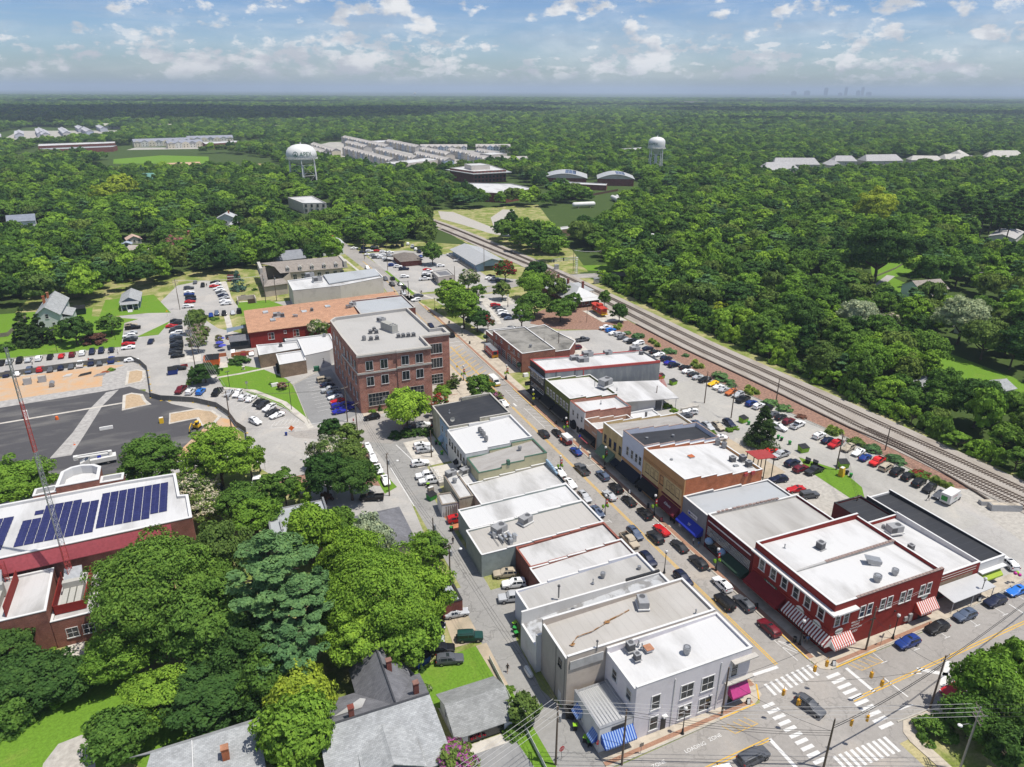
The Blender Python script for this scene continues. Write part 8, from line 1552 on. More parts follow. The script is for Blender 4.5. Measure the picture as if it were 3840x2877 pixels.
UNITS=[
('cond',50.8,71.9,10.0,'dark square condenser, larger of the pair by the red hatch',0,1.25),
('cond',50.7,69.8,9.98,'dark square condenser, smaller of the pair by the red hatch'),
('hatch',53.4,70.8,10.0,'orange red roof hatch on the lavender shop roof'),
('pipe',52.5,72.2,10.05,'steel vent pipe above the red hatch'),
('pipe',52.6,71.4,10.05,'second vent pipe beside the red hatch'),
('stack',45.6,73.2,10.5,'metal stack on white base on the beige roof',0,0.8),
('fan',58.4,67.9,10.05,'silver exhaust fan at the edge of the lavender roof'),
('pack',57.7,79.3,10.5,'packaged unit with sheet duct on the beige roof',70,1.1),
('round',48.2,85.8,6.3,'round ribbed condenser on the patchy roof',0,1.15),
('stack',48.1,91.1,6.3,'tall thin stack on the pale roof',0,1.1),
('fan',58.2,93.0,6.5,'copper topped pointed vent on the pale roof',0,0.8),
('pipe',55.7,92.2,6.4,'short vent beside the copper topped vent'),
('fan',65.6,92.2,6.6,'small round fan near the street on the pale roof',0,0.6),
('pipe',64.7,74.2,10.5,'small red brick vent stub on the beige roof'),
('pack',46.4,115.2,5.3,'large packaged unit, left of the kitchen ducts',20,1.35),
('pack',52.8,116.2,5.5,'packaged unit right of the kitchen ducts',20,1.2),
('dish',46.9,111.9,5.2,'satellite dish on the seamed beige roof'),
('round',57.2,155.2,8.2,'first of four round condensers on the brilliant white roof, from the back',0,1.0,'four round condensers on the white roof'),
('round',57.2,153.7,8.2,'second of four round condensers on the brilliant white roof, from the back',0,1.0,'four round condensers on the white roof'),
('round',57.2,152.3,8.2,'third of four round condensers on the brilliant white roof, from the back',0,1.0,'four round condensers on the white roof'),
('round',56.9,149.9,8.2,'fourth of four round condensers on the brilliant white roof, from the back',0,1.0,'four round condensers on the white roof'),
('fan',63.0,142.6,7.9,'round roof fan on the plank grey roof',0,0.8),
('pipe',53.3,168.3,8.7,'small vent on the jet black roof'),
('dish',51.9,161.6,8.8,'white satellite dish at the edge of the black roof',0,1.3),
('pack',45.3,143.5,3.9,'packaged unit, left of the pair on the lean-to roof',15,1.1),
('pack',49.0,143.4,3.9,'packaged unit, right of the pair on the lean-to roof',15,1.1),
('cond',50.3,145.9,3.9,'small condenser by the red dish on the lean-to roof'),
('dish',49.1,146.4,3.9,'rust red dish on the lean-to roof',30,1.4),
('fan',45.1,140.0,4.1,'drum exhaust fan on the lean-to roof',0,0.9),
('dish',47.0,141.8,4.1,'grey dish behind the drum fan on the lean-to roof',10,1.2),
('cond',98.6,81.1,9.5,'grey condenser on the rear bay of the corner block',10,1.4),
('fan',100.6,69.8,9.4,'silver exhaust fan, left of the pair over the red wall',0,1.2),
('fan',105.2,70.0,9.4,'silver exhaust fan, right of the pair over the red wall'),
('hood',104.3,73.8,9.4,'wedge shaped steel hood on the corner roof',-30,1.3),
('pack',122.5,83.9,5.2,'packaged unit on the low rear roof by the black brick wall',-10,1.3),
('cond',120.4,78.2,5.2,'square condenser beside the black hoses',0,1.1),
('round',121.3,85.6,5.3,'drum condenser by the low rear roof ducts',0,0.7),
('pipe',92.3,83.7,9.6,'small vent on the far bay of the corner block'),
('round',108.3,124.2,9.2,'drum condenser, left of the two by the red screen',0,1.2),
('round',108.8,122.4,9.2,'drum condenser, right of the two by the red screen',0,1.2),
('cond',105.9,115.7,9.2,'leftmost of three condensers at the orange wall',0,1.3),
('cond',108.4,115.1,9.2,'middle of three condensers at the orange wall',0,1.4),
('cond',108.0,112.5,9.2,'rightmost of three condensers at the orange wall',0,1.3),
('hatch',97.0,119.7,10.2,'dull red roof hatch on the white roof of the tan shop'),
('hood',105.1,113.3,9.2,'grey vent box among the three condensers',0,0.6),
('fan',92.4,131.5,10.2,'mushroom vent, left on the black roof of the pale blue shop',0,0.6),
('fan',99.6,130.7,9.9,'mushroom vent, right on the black roof of the pale blue shop',0,0.6),
('fan',91.3,119.5,10.4,'dome vent on the white roof of the tan shop',0,0.6),
('pack',102.8,189.4,9.4,'packaged unit, left of the near pair on the slate shop',-5,1.35),
('pack',104.6,187.3,9.2,'packaged unit, right of the near pair on the slate shop',-5,1.5),
('pack',108.5,191.5,9.2,'packaged unit behind the near pair on the slate shop',-5,1.5),
('pack',116.3,191.8,8.7,'packaged unit in the middle of the slate shop roof',-5,1.2),
('pack',127.1,192.2,8.3,'packaged unit at the rear of the slate shop roof',-5,1.4),
('cond',127.6,189.0,8.2,'small condenser at the rear of the slate shop roof',0,1.2),
('pack',102.9,170.0,8.2,'large packaged unit at the back of the olive shop roof',20,1.7),
('stack',99.7,170.7,8.2,'steel flue on the olive shop roof',0,0.7),
('pipe',104.7,166.2,7.8,'pointed brown vent behind the olive shop'),
('fan',92.3,164.9,8.0,'small grey vent at the parapet of the olive shop',0,0.6),
('pipe',95.9,160.2,7.6,'vent on the white brick shop roof'),
('fan',98.1,213.6,6.7,'dome vent on the fire station roof',0,0.9),
('stack',104.8,216.7,6.7,'T shaped flue on the fire station roof',0,0.7),
('big',49.5,217.8,17.6,'very long cabinet air handler on the office roof',-68,1.0),
('pack',49.3,227.8,17.6,'unit with hood behind the long air handler',-60,1.2),
('round',39.9,211.3,17.6,'round condenser at the left of the office roof',0,1.15),
('cond',41.9,210.5,17.6,'left small dark condenser on the office roof',0,1.15),
('cond',43.8,210.5,17.6,'right small dark condenser on the office roof',0,1.15),
('cond',43.2,217.1,17.6,'left of the grey condenser trio on the office roof',0,1.15),
('cond',44.9,219.3,17.6,'back one of the grey condenser trio',0,1.15),
('cond',45.0,216.6,17.6,'right of the grey condenser trio',0,1.15),
('cond',50.5,209.8,17.6,'first white condenser right of the air handler',0,1.15),
('cond',52.0,209.6,17.6,'second white condenser right of the air handler',0,1.15),
('cond',53.6,209.4,17.6,'third white condenser right of the air handler',0,1.15),
('cond',55.2,209.2,17.6,'fourth white condenser right of the air handler',0,1.15),
('pack',20.2,283.7,6.9,'white packaged unit on the terracotta roof',0,1.3),
('cond',22.2,282.9,6.9,'small condenser beside the white unit on the terracotta roof',0,1.4),
('hood',27.0,281.5,6.9,'silver vent box on the terracotta roof',0,0.9),
('stack',29.6,287.8,6.9,'white flue on the terracotta roof',0,0.7),
('cond',34.0,286.6,6.9,'dark fan box on the terracotta roof',0,1.2),
('pack',40.8,338.5,8.2,'large blue grey unit, left on the stucco hall',10,1.7),
('pack',42.9,329.0,8.2,'large blue grey unit, right on the stucco hall',10,1.8),
('cond',18.0,253.9,4.5,'condenser on the tan brick office roof',0,1.2),
('fan',34.0,257.0,5.3,'fan by the brick office on the white wing'),
('fan',48.1,285.3,6.9,'left of two white round fans at the grey roof end',0,1.2),
('fan',49.2,285.5,6.9,'right of two white round fans at the grey roof end',0,1.2),
('pack',50.6,286.8,7.2,'grey unit beside the two white round fans',0,1.2),
('round',-29.4,136.5,5.4,'white drum vent on the low annex roof',0,1.5),
]
DUMPSTERS=[
(136.8,147.2,10,'lime dumpster in the lane left of the tall conifer','bin_lime',1.15),
(139.4,126.1,-5,'lime dumpster with propped lid on the grass strip','bin_lime',1.2),
(142.5,115.5,-20,'lime dumpster behind the yellow portable toilet','bin_lime',1.25),
(134.0,185.5,0,'lime dumpster under the red fire stair','bin_lime',1.0),
(134.6,179.4,10,'lime dumpster behind the carport','bin_lime',1.1),
(39.7,141.4,25,'green dumpster with black lid beside the lean-to','bin_green',1.05),
(22.6,91.8,20,'blue dumpster beside the charcoal house','bin_blue',1.35),
(-18.0,252.2,0,'large blue container at the foot of the long column','bin_blue',1.5),
(10.7,342.7,5,'lime dumpster inside the walled enclosure','bin_lime',1.0),
(40.9,72.3,60,'black dumpster beside the striped side awning','bin_black',0.9),
(-5.1,256.1,-6,'orange open skip below the terrace wall','safety_orange',2.2),
(135.9,120.8,40,'black bin box, left on the grass strip','bin_black',0.8),
(136.8,119.1,40,'black bin box, right on the grass strip','bin_black',0.8),
(-55.7,343.4,5,'green waste trailer by the white gable house','cloth_green',2.2),
]
BINS=[
(40.4,69.6,'bin_black','bin_lime','lime lidded bin at the blue awning wall, upper'),
(40.8,67.1,'bin_black','bin_lime','lime lidded bin at the blue awning wall, lower left'),
(41.0,66.3,'bin_black','bin_green','green lidded bin at the blue awning wall, lower right'),
(40.7,93.7,'bin_black','bin_lime','lime lidded bin, upper of three by the patched roof'),
(40.3,92.6,'bin_black','bin_green','lime lidded bin, middle of three by the patched roof'),
(40.0,91.4,'bin_black','bin_green','green lidded bin, lower of three by the patched roof'),
(39.8,127.0,'bin_black','bin_green','green lidded bin by the red SUV'),
(49.1,168.0,'bin_black','bin_green','green lidded bin left of the blue wall'),
(49.9,167.1,'bin_green','bin_green','all green bin by the blue wall'),
(48.8,161.8,'bin_green','bin_lime','green bin at the loading platform'),
(40.5,147.0,'bin_black','bin_lime','lime lidded bin by the white pickups'),
(137.0,145.1,'bin_green','bin_green','green bin beside the lane dumpster'),
(138.6,133.4,'bin_black','bin_green','dark bin below the tall conifer'),
(138.6,134.7,'bin_green','bin_green','green bin below the tall conifer'),
(139.0,130.7,'bin_green','bin_green','lone green bin on the grass strip'),
(140.3,110.8,'bin_green','bin_green','green bin right of the portable toilet'),
(140.5,112.2,'bin_black','bin_black','black bin beside the portable toilet'),
]
BOARDS=[
(84.4,150.6,-10,'white','white sandwich board beside the blue sedan'),
(84.3,144.8,-10,'white','white sandwich board below the sage awning'),
(84.6,125.6,-10,'white','plain white sandwich board by the black SUV'),
(84.7,112.3,-10,'cloth_rose','pink picture sandwich board by the red coupe'),
(84.7,80.9,-10,'dark','black sandwich board beside the grey SUV'),
(86.9,64.3,-20,'white','white faced board at the crossing corner'),
(68.1,63.4,-20,'white','white board by the pink awning'),
(125.4,66.0,-20,'white','white board beside the canopy lamp'),
(85.2,166.9,-10,'dark','small black board by the mail truck'),
]
BENCHES=[
(86.9,111.1,90,'black bench below the maroon awning'),
(87.4,126.6,90,'black bench by the postbox below the navy awning'),
(87.1,111.4,90,'black bench at the grey shop corner'),
(14.2,365.3,5,'grey bench on the grass by the spruce'),
]
TRASH=[
(103.0,67.2,'black litter bin against the red wall'),
(84.9,71.2,'black litter bin near the two walkers'),
(84.9,138.2,'black litter bin beside the lamp at the sage awning'),
(85.1,118.3,'black litter bin behind the black crossover'),
(86.0,243.1,'black litter bin at the fire station corner'),
(87.5,290.6,'black litter bin under the far street trees'),
(86.9,270.8,'black litter bin before the street tree pair'),
(85.2,205.0,'black litter bin at the yellow sign lamp'),
]
SIGNS=[
(41.6,64.7,2.1,10,'oct','sign_red','STOP','red stop sign in front of the striped awning'),
(36.1,65.7,2.2,10,'round','sign_red','DO NOT|ENTER','red do not enter disc at the alley pole'),
(84.8,182.0,3.6,0,'dia','sign_yellow','','bright yellow pedestrian diamond sign on the globe lamp'),
(84.6,181.5,2.4,0,'sq','sign_yellow','','small yellow arrow plate below the pedestrian diamond'),
(85.5,205.2,2.4,0,'dia','safety_yellow','','yellow diamond sign at the fire station corner'),
(71.7,216.2,2.4,0,'sq','safety_yellow','','yellow square sign on the hatched corner'),
(98.3,64.7,2.2,10,'sq','wood_grey','','grey back of a parking sign beside the kerb'),
(47.3,62.1,1.8,0,'sq','wood_grey','','brown post sign on the loading zone pavement'),
(-21.2,325.6,2.2,20,'dia','safety_yellow','','yellow diamond sign by the cottage drive'),
(4.3,228.4,2.3,20,'sq','zinc','','grey parking plate on the lawn'),
(84.8,151.8,3.2,0,'sq','cloth_blue','','blue banner sign at the white brick shop'),
(4.6,171.3,2.2,0,'sq','zinc','','grey plate at the junction mulch'),
(4.2,228.8,2.3,20,'sq','zinc','','second grey parking plate on the lawn'),
]
BLOCKS=[
(-57.3,230.3,1.3,1.3,2.3,10,'white','portable_toilet','toilet','white and blue portable toilet on the fresh asphalt'),
(138.6,112.2,1.3,1.3,2.4,20,'safety_yellow','portable_toilet','toilet','yellow portable toilet with white roof beside the lime dumpster'),
(-34.9,213.0,3.4,0.7,0.8,4,'white','water_barrier','barrier','white plastic barrier lying across the fresh asphalt'),
(-61.8,260.8,2.2,2.2,2.0,5,'unit','concrete_box','concrete box','pale concrete box, left of the two on the orange dirt'),
(-57.7,261.3,2.2,2.2,2.0,5,'unit','concrete_box','concrete box','pale concrete box, right of the two on the orange dirt'),
(-20.5,211.7,1.1,1.4,1.6,0,'safety_yellow','compressor','compressor','yellow compressor at the tip of the curved dirt island'),
(160.4,88.8,4,1.6,0.9,-25,'unit','concrete_box','concrete box','pale concrete pit cover by the tracks'),
(161.7,85.8,7,2.0,1.4,-25,'unit','concrete_box','concrete box','long concrete trough at the right edge by the tracks'),
(12.8,228.1,2.2,1.1,0.9,10,'white','stone_slab','slab','white stone slab beside the round lawn bush'),
(43.1,97.3,1.0,1.0,1.0,0,'unit','condenser','air conditioner','grey condenser on the ground by the alley rear wall'),
(87.4,125.3,0.6,0.5,1.2,0,'cloth_navy','postbox','postbox','dark blue postbox below the navy awning'),
(40.6,145.1,1.4,1.0,1.0,10,'wood_grey','pallet_stack','pallets','stack of wooden pallets by the green dumpster'),
(93.6,67.1,0.9,0.9,0.7,0,'concrete','planter','planter','white round planter by the striped corner awning'),
(92.3,204.6,1.6,1.6,1.0,0,'white','planter','planter','white planter of green plants at the fire station wall'),
(87.7,109.0,0.8,0.8,0.9,0,'white','planter','planter','white planter at the left edge of the grey shop'),
]
LOTLAMPS=[
(-0.9,233.0,5.3,'black lot lamp at the lawn corner',30),
(15.5,206.9,8.9,'black lot lamp between lawn and office lot',30),
(-57.6,292.1,8.5,'white lot lamp behind the red sedan in the left lot',30),
(-39.1,299.7,9.5,'black lot lamp in the left lawn tree',30),
(140.7,250.3,7.7,'tall dark lamp beside the caboose',30),
(100.5,264.4,4.0,'flag pole lamp by the red crape myrtle',30),
]
PEOPLE=[
(86.2,70.4,170,'shirt_black','shorts','person in black walking beside the striped awning','walk','hair'),
(86.7,70.1,170,'shirt_blue','shorts','person in light blue shirt walking beside the striped awning','walk','hair'),
(86.1,102.3,10,'shirt_white','trousers','person in white top walking below the blue awning','walk','hair'),
(86.4,100.9,190,'shirt_blue','shorts','person in blue shirt strolling near the blue awning','stand','hair'),
(35.4,84.3,175,'shirt_black','shorts','person in dark shirt walking down the alley by the white fence','walk','hair'),
(148.5,95.4,260,'shirt_black','trousers','person in black striding across the railway lot','run','hair'),
(-45.6,275.4,200,'shirt_red','trousers','person in red among the left lot cars','stand','hair'),
(-36.8,280.9,90,'shirt_white','shorts','person in white crossing the left lot','walk','hair'),
(-39.7,281.6,90,'shirt_white','shorts','person in pale clothes beside the navy SUV','stand','hair'),
(81.1,155.4,10,'shirt_orange','trousers','person in bright orange vest behind the maroon SUV','reach','safety_orange'),
(38.6,122.3,180,'shirt_black','trousers','person in dark clothes at the alley verge by the green bin','stand','hair'),
(-4.5,372.4,180,'shirt_black','trousers','person in black at the top of the upper car park','stand','hair'),
(-63.6,280.3,200,'shirt_white','trousers','person in white between cars in the left lot','walk','hair'),
(89.0,320.8,190,'shirt_white','trousers','person in white waiting at the far junction corner','stand','hair'),
(89.4,319.9,180,'shirt_black','trousers','person in black waiting at the far junction corner','stand','hair'),
]
def util_pole(x,y,h,label,arms=1,arm_rz=0,xf=False,lamp=None,mat='wood_pole',lean=(0,0)):
 t=thing('utility_pole',label,'utility pole',(x,y,0));MB().tube([(0,0,0),(lean[0]*.5,lean[1]*.5,h*.5),(lean[0],lean[1],h)],[.17,.15,.11],8).build('pole',mat,t,50);c,s=cos(R(arm_rz)),sin(R(arm_rz))
 for k in range(arms):
  m=MB();z=h-.5-k*.9;m.tube([(lean[0]-c*1.2,lean[1]-s*1.2,z),(lean[0]+c*1.2,lean[1]+s*1.2,z)],.07,4);[m.cyl(lean[0]+c*q,lean[1]+s*q,z+.05,z+.28,.05,.05,6)for q in(-1.1,-.5,.5,1.1)];m.build('crossarm','wood_grey',t)
 if xf:MB().cyl(.35,.05,h-2.9,h-1.8,.28).build('transformer','unit',t)
 if lamp is not None:a=R(lamp);MB().tube([(0,0,h*.72),(cos(a)*1.2,sin(a)*1.2,h*.77),(cos(a)*2.4,sin(a)*2.4,h*.78)],.04,5).build('lamp_arm','steel',t);MB().sphere((cos(a)*2.6,sin(a)*2.6,h*.775),.34,10,6,0,.4).build('lamp_head','white',t)
 return t
for a in POLES:util_pole(*a)
def wire_run(a,b,sag,n,spread,r,label,rz=0,mat='wire'):
 t=thing('overhead_wire',label,'wires',((a[0]+b[0])/2,(a[1]+b[1])/2,0),0,None,True);dx,dy=(cos(R(rz))*spread,sin(R(rz))*spread)
 for k in range(n):
  q=(k-(n-1)/2);pts=[];zz=-.45*k if spread==0 else 0
  for i in range(13):s=i/12;pts.append((a[0]+(b[0]-a[0])*s+dx*q,a[1]+(b[1]-a[1])*s+dy*q,a[2]+(b[2]-a[2])*s-sag*4*s*(1-s)+zz))
  MB().tube(pts,r,4).build('wire',mat,t)
 return t
for a in WIRES:wire_run(*a)
def lamp_proto():
 t=thing('street_lamp','-','street lamp');MB().lathe(0,0,[(.24,0),(.24,.1),(.15,.35),(.12,.8),(.07,1.0),(.055,3.9),(.09,4.0)],10).build('post','iron',t,40);MB().sphere((0,0,4.38),.27,12,8,0,1.15).build('globe','white',t,60);m=MB();m.cyl(0,0,4.0,4.14,.16);m.cyl(0,0,4.66,4.8,.07,.02);m.build('collar','iron',t);kids(t);return t
LP=lamp_proto();first=True
for x,y,label,extra in LAMPS:
 c=LP if first else copy_tree(LP);first=False;c.location=(x,y,.12);c['label']=label;c['group']='globe street lamps';c.scale=(1.18,)*3
 if extra:
  MB().box(.12,.55,-.02,.02,2.5,3.5).build('banner','sign_red',c);MB().box(.2,.47,-.035,-.02,2.9,3.2).build('banner_emblem','white',c)
  for sx in(-1,1):
   m=MB();m.sphere((sx*.42,.1,2.1),.33,8,6);m.sphere((sx*.5,-.1,1.95),.24,8,6);m.build('flower_basket','lawn',c)
def signal(x,y,z,rz,label,mat='signal_yellow',post=False,h=0):
 t=thing('traffic_signal',label,'traffic light',(x,y,z),R(rz),'hanging yellow traffic signals' if mat=='signal_yellow' else None);m=MB();m.box(-.2,.2,-.16,.16,-1.1,0);m.tube([(0,0,0),(0,0,.7)],.04,5);m.build('housing',mat,t)
 for i,c in enumerate(('sign_red','safety_yellow','logo_green')):
  m=MB();m.lathe(0,0,[(.01,0),(.13,0)],12);m.v=[(p[0],-.17,p[1]-.2-i*.35)for p in m.v];m.build('lens',c,t);MB().tube([(-.14,-.16,-.1-i*.35),(-.1,-.36,-.06-i*.35),(.1,-.36,-.06-i*.35),(.14,-.16,-.1-i*.35)],.03,4).build('visor',mat,t)
 return t
for a in SIGNALS:signal(*a)
def mast_arm(x,y,h,L_,rz,label):
 t=thing('signal_mast',label,'traffic light',(x,y,0),R(rz));MB().tube([(0,0,0),(0,0,h)],[.18,.13],8).build('pole','iron',t);MB().tube([(0,0,h-.6),(-L_*.5,0,h),(-L_,0,h+.1)],.09,6).build('arm','iron',t)
 for q in(.5,.98):MB().box(-L_*q-.2,-L_*q+.2,-.2,.2,h-.9,h+.3).build('signal_head','iron',t)
mast_arm(83.6,322,6.5,9,5,'black mast arm signal at the far street corner by the beige shop');mast_arm(68.5,306,6.2,9,185,'black mast arm signal reaching over the road beside the grey roof shop')
def unit_proto(k):
 t=thing({'pack':'rooftop_unit','cond':'condenser','round':'condenser','fan':'exhaust_fan','pipe':'vent_pipe','stack':'vent_stack','hood':'roof_hood','hatch':'roof_hatch','dish':'satellite_dish','big':'rooftop_unit'}[k],'-',{'pack':'air conditioner','cond':'air conditioner','round':'air conditioner','big':'air conditioner','fan':'exhaust fan','pipe':'roof vent','stack':'roof vent','hood':'roof vent','hatch':'roof hatch','dish':'satellite dish'}[k])
 def fan(x,y,z,r):MB().lathe(x,y,[(r,z),(r,z+.04),(r*.9,z+.04)],16).build('fan_guard','zinc',t);MB().lathe(x,y,[(r*.9,z+.012),(.01,z+.012)],16).build('fan','vent',t)
 if k=='pack':MB().box(-1.1,1.1,-.75,.75,.25,1.35).build('cabinet','unit',t);MB().box(-1.25,1.25,-.9,.9,0,.25).build('curb','white',t);fan(.5,0,1.35,.5);MB().box(-1.12,-.1,-.77,-.75,.4,1.2).build('grille','vent',t)
 if k=='big':MB().box(-3.2,3.2,-1.1,1.1,.3,2.6).build('cabinet','unit_beige',t);MB().box(-3.4,3.4,-1.3,1.3,0,.3).build('curb','unit',t);[fan(x,y,2.6,.42)for x in(1.5,2.6)for y in(-.5,.5)];m=MB();[m.box(-3+i*.8,-2.95+i*.8,-1.13,1.13,.4,2.62)for i in range(8)];m.build('panel_seam','vent',t)
 if k=='cond':MB().box(-.45,.45,-.45,.45,.12,1.1).build('cabinet','vent',t);m=MB();m.box(-.47,.47,-.47,.47,1.0,1.12);m.box(-.6,.6,-.6,.6,0,.1);m.build('lid','unit',t);fan(0,0,1.12,.36)
 if k=='round':MB().cyl(0,0,.1,1.25,.5,None,16).build('cabinet','unit',t,40);m=MB();[m.box(.5*cos(a)-.02,.5*cos(a)+.02,.5*sin(a)-.02,.5*sin(a)+.02,.15,1.2)for a in np.linspace(0,6.1,14)];m.build('grille','vent',t);fan(0,0,1.25,.4)
 if k=='fan':m=MB();m.cyl(0,0,0,.5,.5,.45,14);m.cyl(0,0,.5,1.15,.6,.62,16);m.build('housing','zinc',t,40);MB().lathe(0,0,[(.5,1.16),(.01,1.12)],16).build('fan','vent',t)
 if k=='pipe':m=MB();m.cyl(0,0,0,.8,.1,None,8);m.cyl(0,0,0,.12,.3,.2,10);m.cyl(0,0,.8,.95,.16,.1,8);m.build('pipe','zinc',t)
 if k=='stack':MB().cyl(0,0,0,2.2,.14,None,8).build('pipe','steel',t);MB().cyl(0,0,2.25,2.5,.26,.2,8).build('cap','vent',t)
 if k=='hood':m=MB();m.add([(-.9,-.6,.3),(.9,-.6,.3),(.9,.6,.3),(-.9,.6,.3),(-1.3,-.6,1.1),(.9,-.6,.75),(.9,.6,.75),(-1.3,.6,1.1)],[(3,2,1,0),(4,5,6,7),(0,1,5,4),(1,2,6,5),(2,3,7,6),(3,0,4,7)]);m.build('hood','zinc',t);MB().box(-.5,.8,-.5,.5,0,.3).build('curb','white',t)
 if k=='hatch':MB().box(-.6,.6,-.6,.6,0,.35).build('curb','white',t);MB().box(-.66,.66,-.66,.66,.35,.45).build('lid','orange_brick',t)
 if k=='dish':MB().cyl(0,0,0,.9,.05).build('post','steel',t);m=MB();m.lathe(0,0,[(.01,0),(.3,.05),(.5,.16)],14);m.v=[(p[0],-p[2]-.1,p[1]+1.0)for p in m.v];m.build('dish','unit_beige',t)
 kids(t);return t
UP={}
for k,x,y,z,label,*q in UNITS:
 rz,s,group=(list(q)+[0,1,None][len(q):])
 if k not in UP:UP[k]=unit_proto(k);c=UP[k]
 else:c=copy_tree(UP[k])
 c.location=(x,y,z);c.rotation_euler=(0,0,R(rz));c.scale=(s,)*3;c['label']=label
 if group:c['group']=group
t=thing('kitchen_duct','cluster of silver kitchen exhaust ducts standing on the seamed beige roof','exhaust duct',(46.2,113,5.2));m=MB()
for i in range(3):m.tube([(-.6+i*1.1,1.6-i*.3,.5),(-.2+i*1.1,-1.2-i*.2,.5),(.1+i*1.1,-1.5-i*.2,1.6)],.3,8)
[m.box(x-.35,x+.35,y-.35,y+.35,0,h)for x,y,h in((1.0,-2.2,1.3),(2.0,-1.6,1.8),(-1.2,1.2,1.2))];m.build('duct','silver_sheet',t);m=MB();[m.box(-1.6+k*.9,-1.5+k*.9,-2,2,.1,.2)for k in range(5)];m.build('frame','steel',t)
t=thing('roof_hose','coil of black hoses lying on the white roof behind the corner block','hose',(115.5,79.5,5.25));m=MB();[m.tube([(cx+r*cos(a),cy+r*.8*sin(a),.1+.04*q)for a in np.linspace(0,6.28,20)],.09,5)for q,(cx,cy,r)in enumerate(((0,0,1.0),(.9,-.5,1.1),(-.6,1.3,.8),(1.6,-1.4,.9)))];m.tube([(-3,4,.1),(-1.4,2.4,.1),(-.6,1.5,.1)],.09,5);m.tube([(1.8,-2,.1),(2.6,-3.4,.1)],.09,5);m.build('hose','iron',t)
def dumpster(x,y,rz,label,mat='bin_lime',s=1.0):
 t=thing('dumpster',label,'dumpster',(x,y,.06),R(rz));m=MB();m.add([(-.95,-.7,.1),(.95,-.7,.1),(.95,.7,.1),(-.95,.7,.1),(-1.0,-.85,1.2),(1.0,-.85,1.2),(1.0,.8,1.55),(-1.0,.8,1.55)],[(3,2,1,0),(0,1,5,4),(1,2,6,5),(2,3,7,6),(3,0,4,7)]);[m.box(s_*1.02-.05,s_*1.02+.05,-.5,.5,.6,.8)for s_ in(-1,1)];m.build('bin',mat,t);m=MB();m.slab([(-1.02,-.88,1.24),(-.02,-.88,1.24),(-.02,.82,1.6),(-1.02,.82,1.6)],.06);m.slab([(.02,-.88,1.24),(1.02,-.88,1.24),(1.02,.82,1.6),(.02,.82,1.6)],.06);m.build('lid','bin_black',t);t.scale=(s,)*3
for a in DUMPSTERS:dumpster(*a)
def bin_proto():
 t=thing('wheelie_bin','-','bin');m=MB();m.add([(-.24,-.24,.08),(.24,-.24,.08),(.24,.24,.08),(-.24,.24,.08),(-.32,-.34,1.0),(.32,-.34,1.0),(.32,.34,1.0),(-.32,.34,1.0)],[(3,2,1,0),(0,1,5,4),(1,2,6,5),(2,3,7,6),(3,0,4,7)]);m.build('body','bin_black',t);MB().box(-.34,.34,-.38,.36,1.0,1.09).build('lid','bin_green',t);m=MB();[m.box(s*.26-.04,s*.26+.04,.2,.36,0,.2)for s in(-1,1)];m.build('wheel','tyre',t);kids(t);return t
BP=bin_proto();first=True
for x,y,c1,c2,label in BINS:
 c=BP if first else copy_tree(BP);first=False;c.location=(x,y,.06);c['label']=label;c['group']='wheelie bins';c.rotation_euler=(0,0,(x*3)%6)
 for ch in(KIDS[BP.name]if c is BP else CH[c.name]):
  if not ch.name.startswith('wheel'):ch.material_slots[0].link='OBJECT';ch.material_slots[0].material=M[c2 if ch.name.startswith('lid')else c1]
for x,y,rz,fc,label in BOARDS:
 t=thing('sandwich_board',label,'sign',(x,y,.13),R(rz));m=MB();[m.slab([(-.3,s*.3,.02),(.3,s*.3,.02),(.3,s*.02,1.1),(-.3,s*.02,1.1)][::(1 if s<0 else-1)],.04)for s in(-1,1)];m.build('frame','iron',t);m=MB();m.quad((-.24,-.285,.15),(.24,-.285,.15),(.24,-.045,1.0),(-.24,-.045,1.0));m.build('panel',fc,t)
for x,y,rz,label in BENCHES:
 t=thing('bench',label,'bench',(x,y,.13),R(rz));MB().box(-.8,.8,-.25,.25,.42,.48).build('seat','iron',t);MB().box(-.8,.8,.22,.28,.5,.9).build('backrest','iron',t);[MB().box(s*.65-.05,s*.65+.05,-.22,.22,0,.42).build('leg','iron',t)for s in(-1,1)]
for x,y,label in TRASH:t=thing('litter_bin',label,'litter bin',(x,y,.13));MB().lathe(0,0,[(.3,0),(.34,.9),(.28,.95),(.2,.95)],14).build('body','iron',t,40);MB().lathe(0,0,[(.36,.88),(.36,.98),(.26,1.0)],14).build('rim','vent',t)
for x,y,h,rz,shape,face,txt,label in SIGNS:
 t=thing('road_sign',label,'road sign',(x,y,.1),R(rz));MB().cyl(0,0,0,h+.4,.04,None,6).build('post','steel',t);m=MB();n={'oct':8,'dia':4,'sq':4,'round':16}[shape];r=.48 if shape!='sq' else .5;a0=pi/8 if shape=='oct' else(0 if shape=='dia' else pi/4);p=[(r*cos(a0+2*pi*i/n),h+r*sin(a0+2*pi*i/n))for i in range(n)];m.add([(q[0],-.06,q[1])for q in p]+[(q[0],-.04,q[1])for q in p],[tuple(range(n)),tuple(range(2*n-1,n-1,-1))]+[(i,n+i,n+(i+1)%n,(i+1)%n)for i in range(n)]);m.build('panel',face,t)
 for k,s in enumerate(txt.split('|')if txt else()):
  o=link('lettering',text_mesh(s,.26,M['white' if face!='sign_yellow' else 'dark']),t);o.location=(0,-.07,h+.12-k*.25);o.rotation_euler=(R(90),0,0)
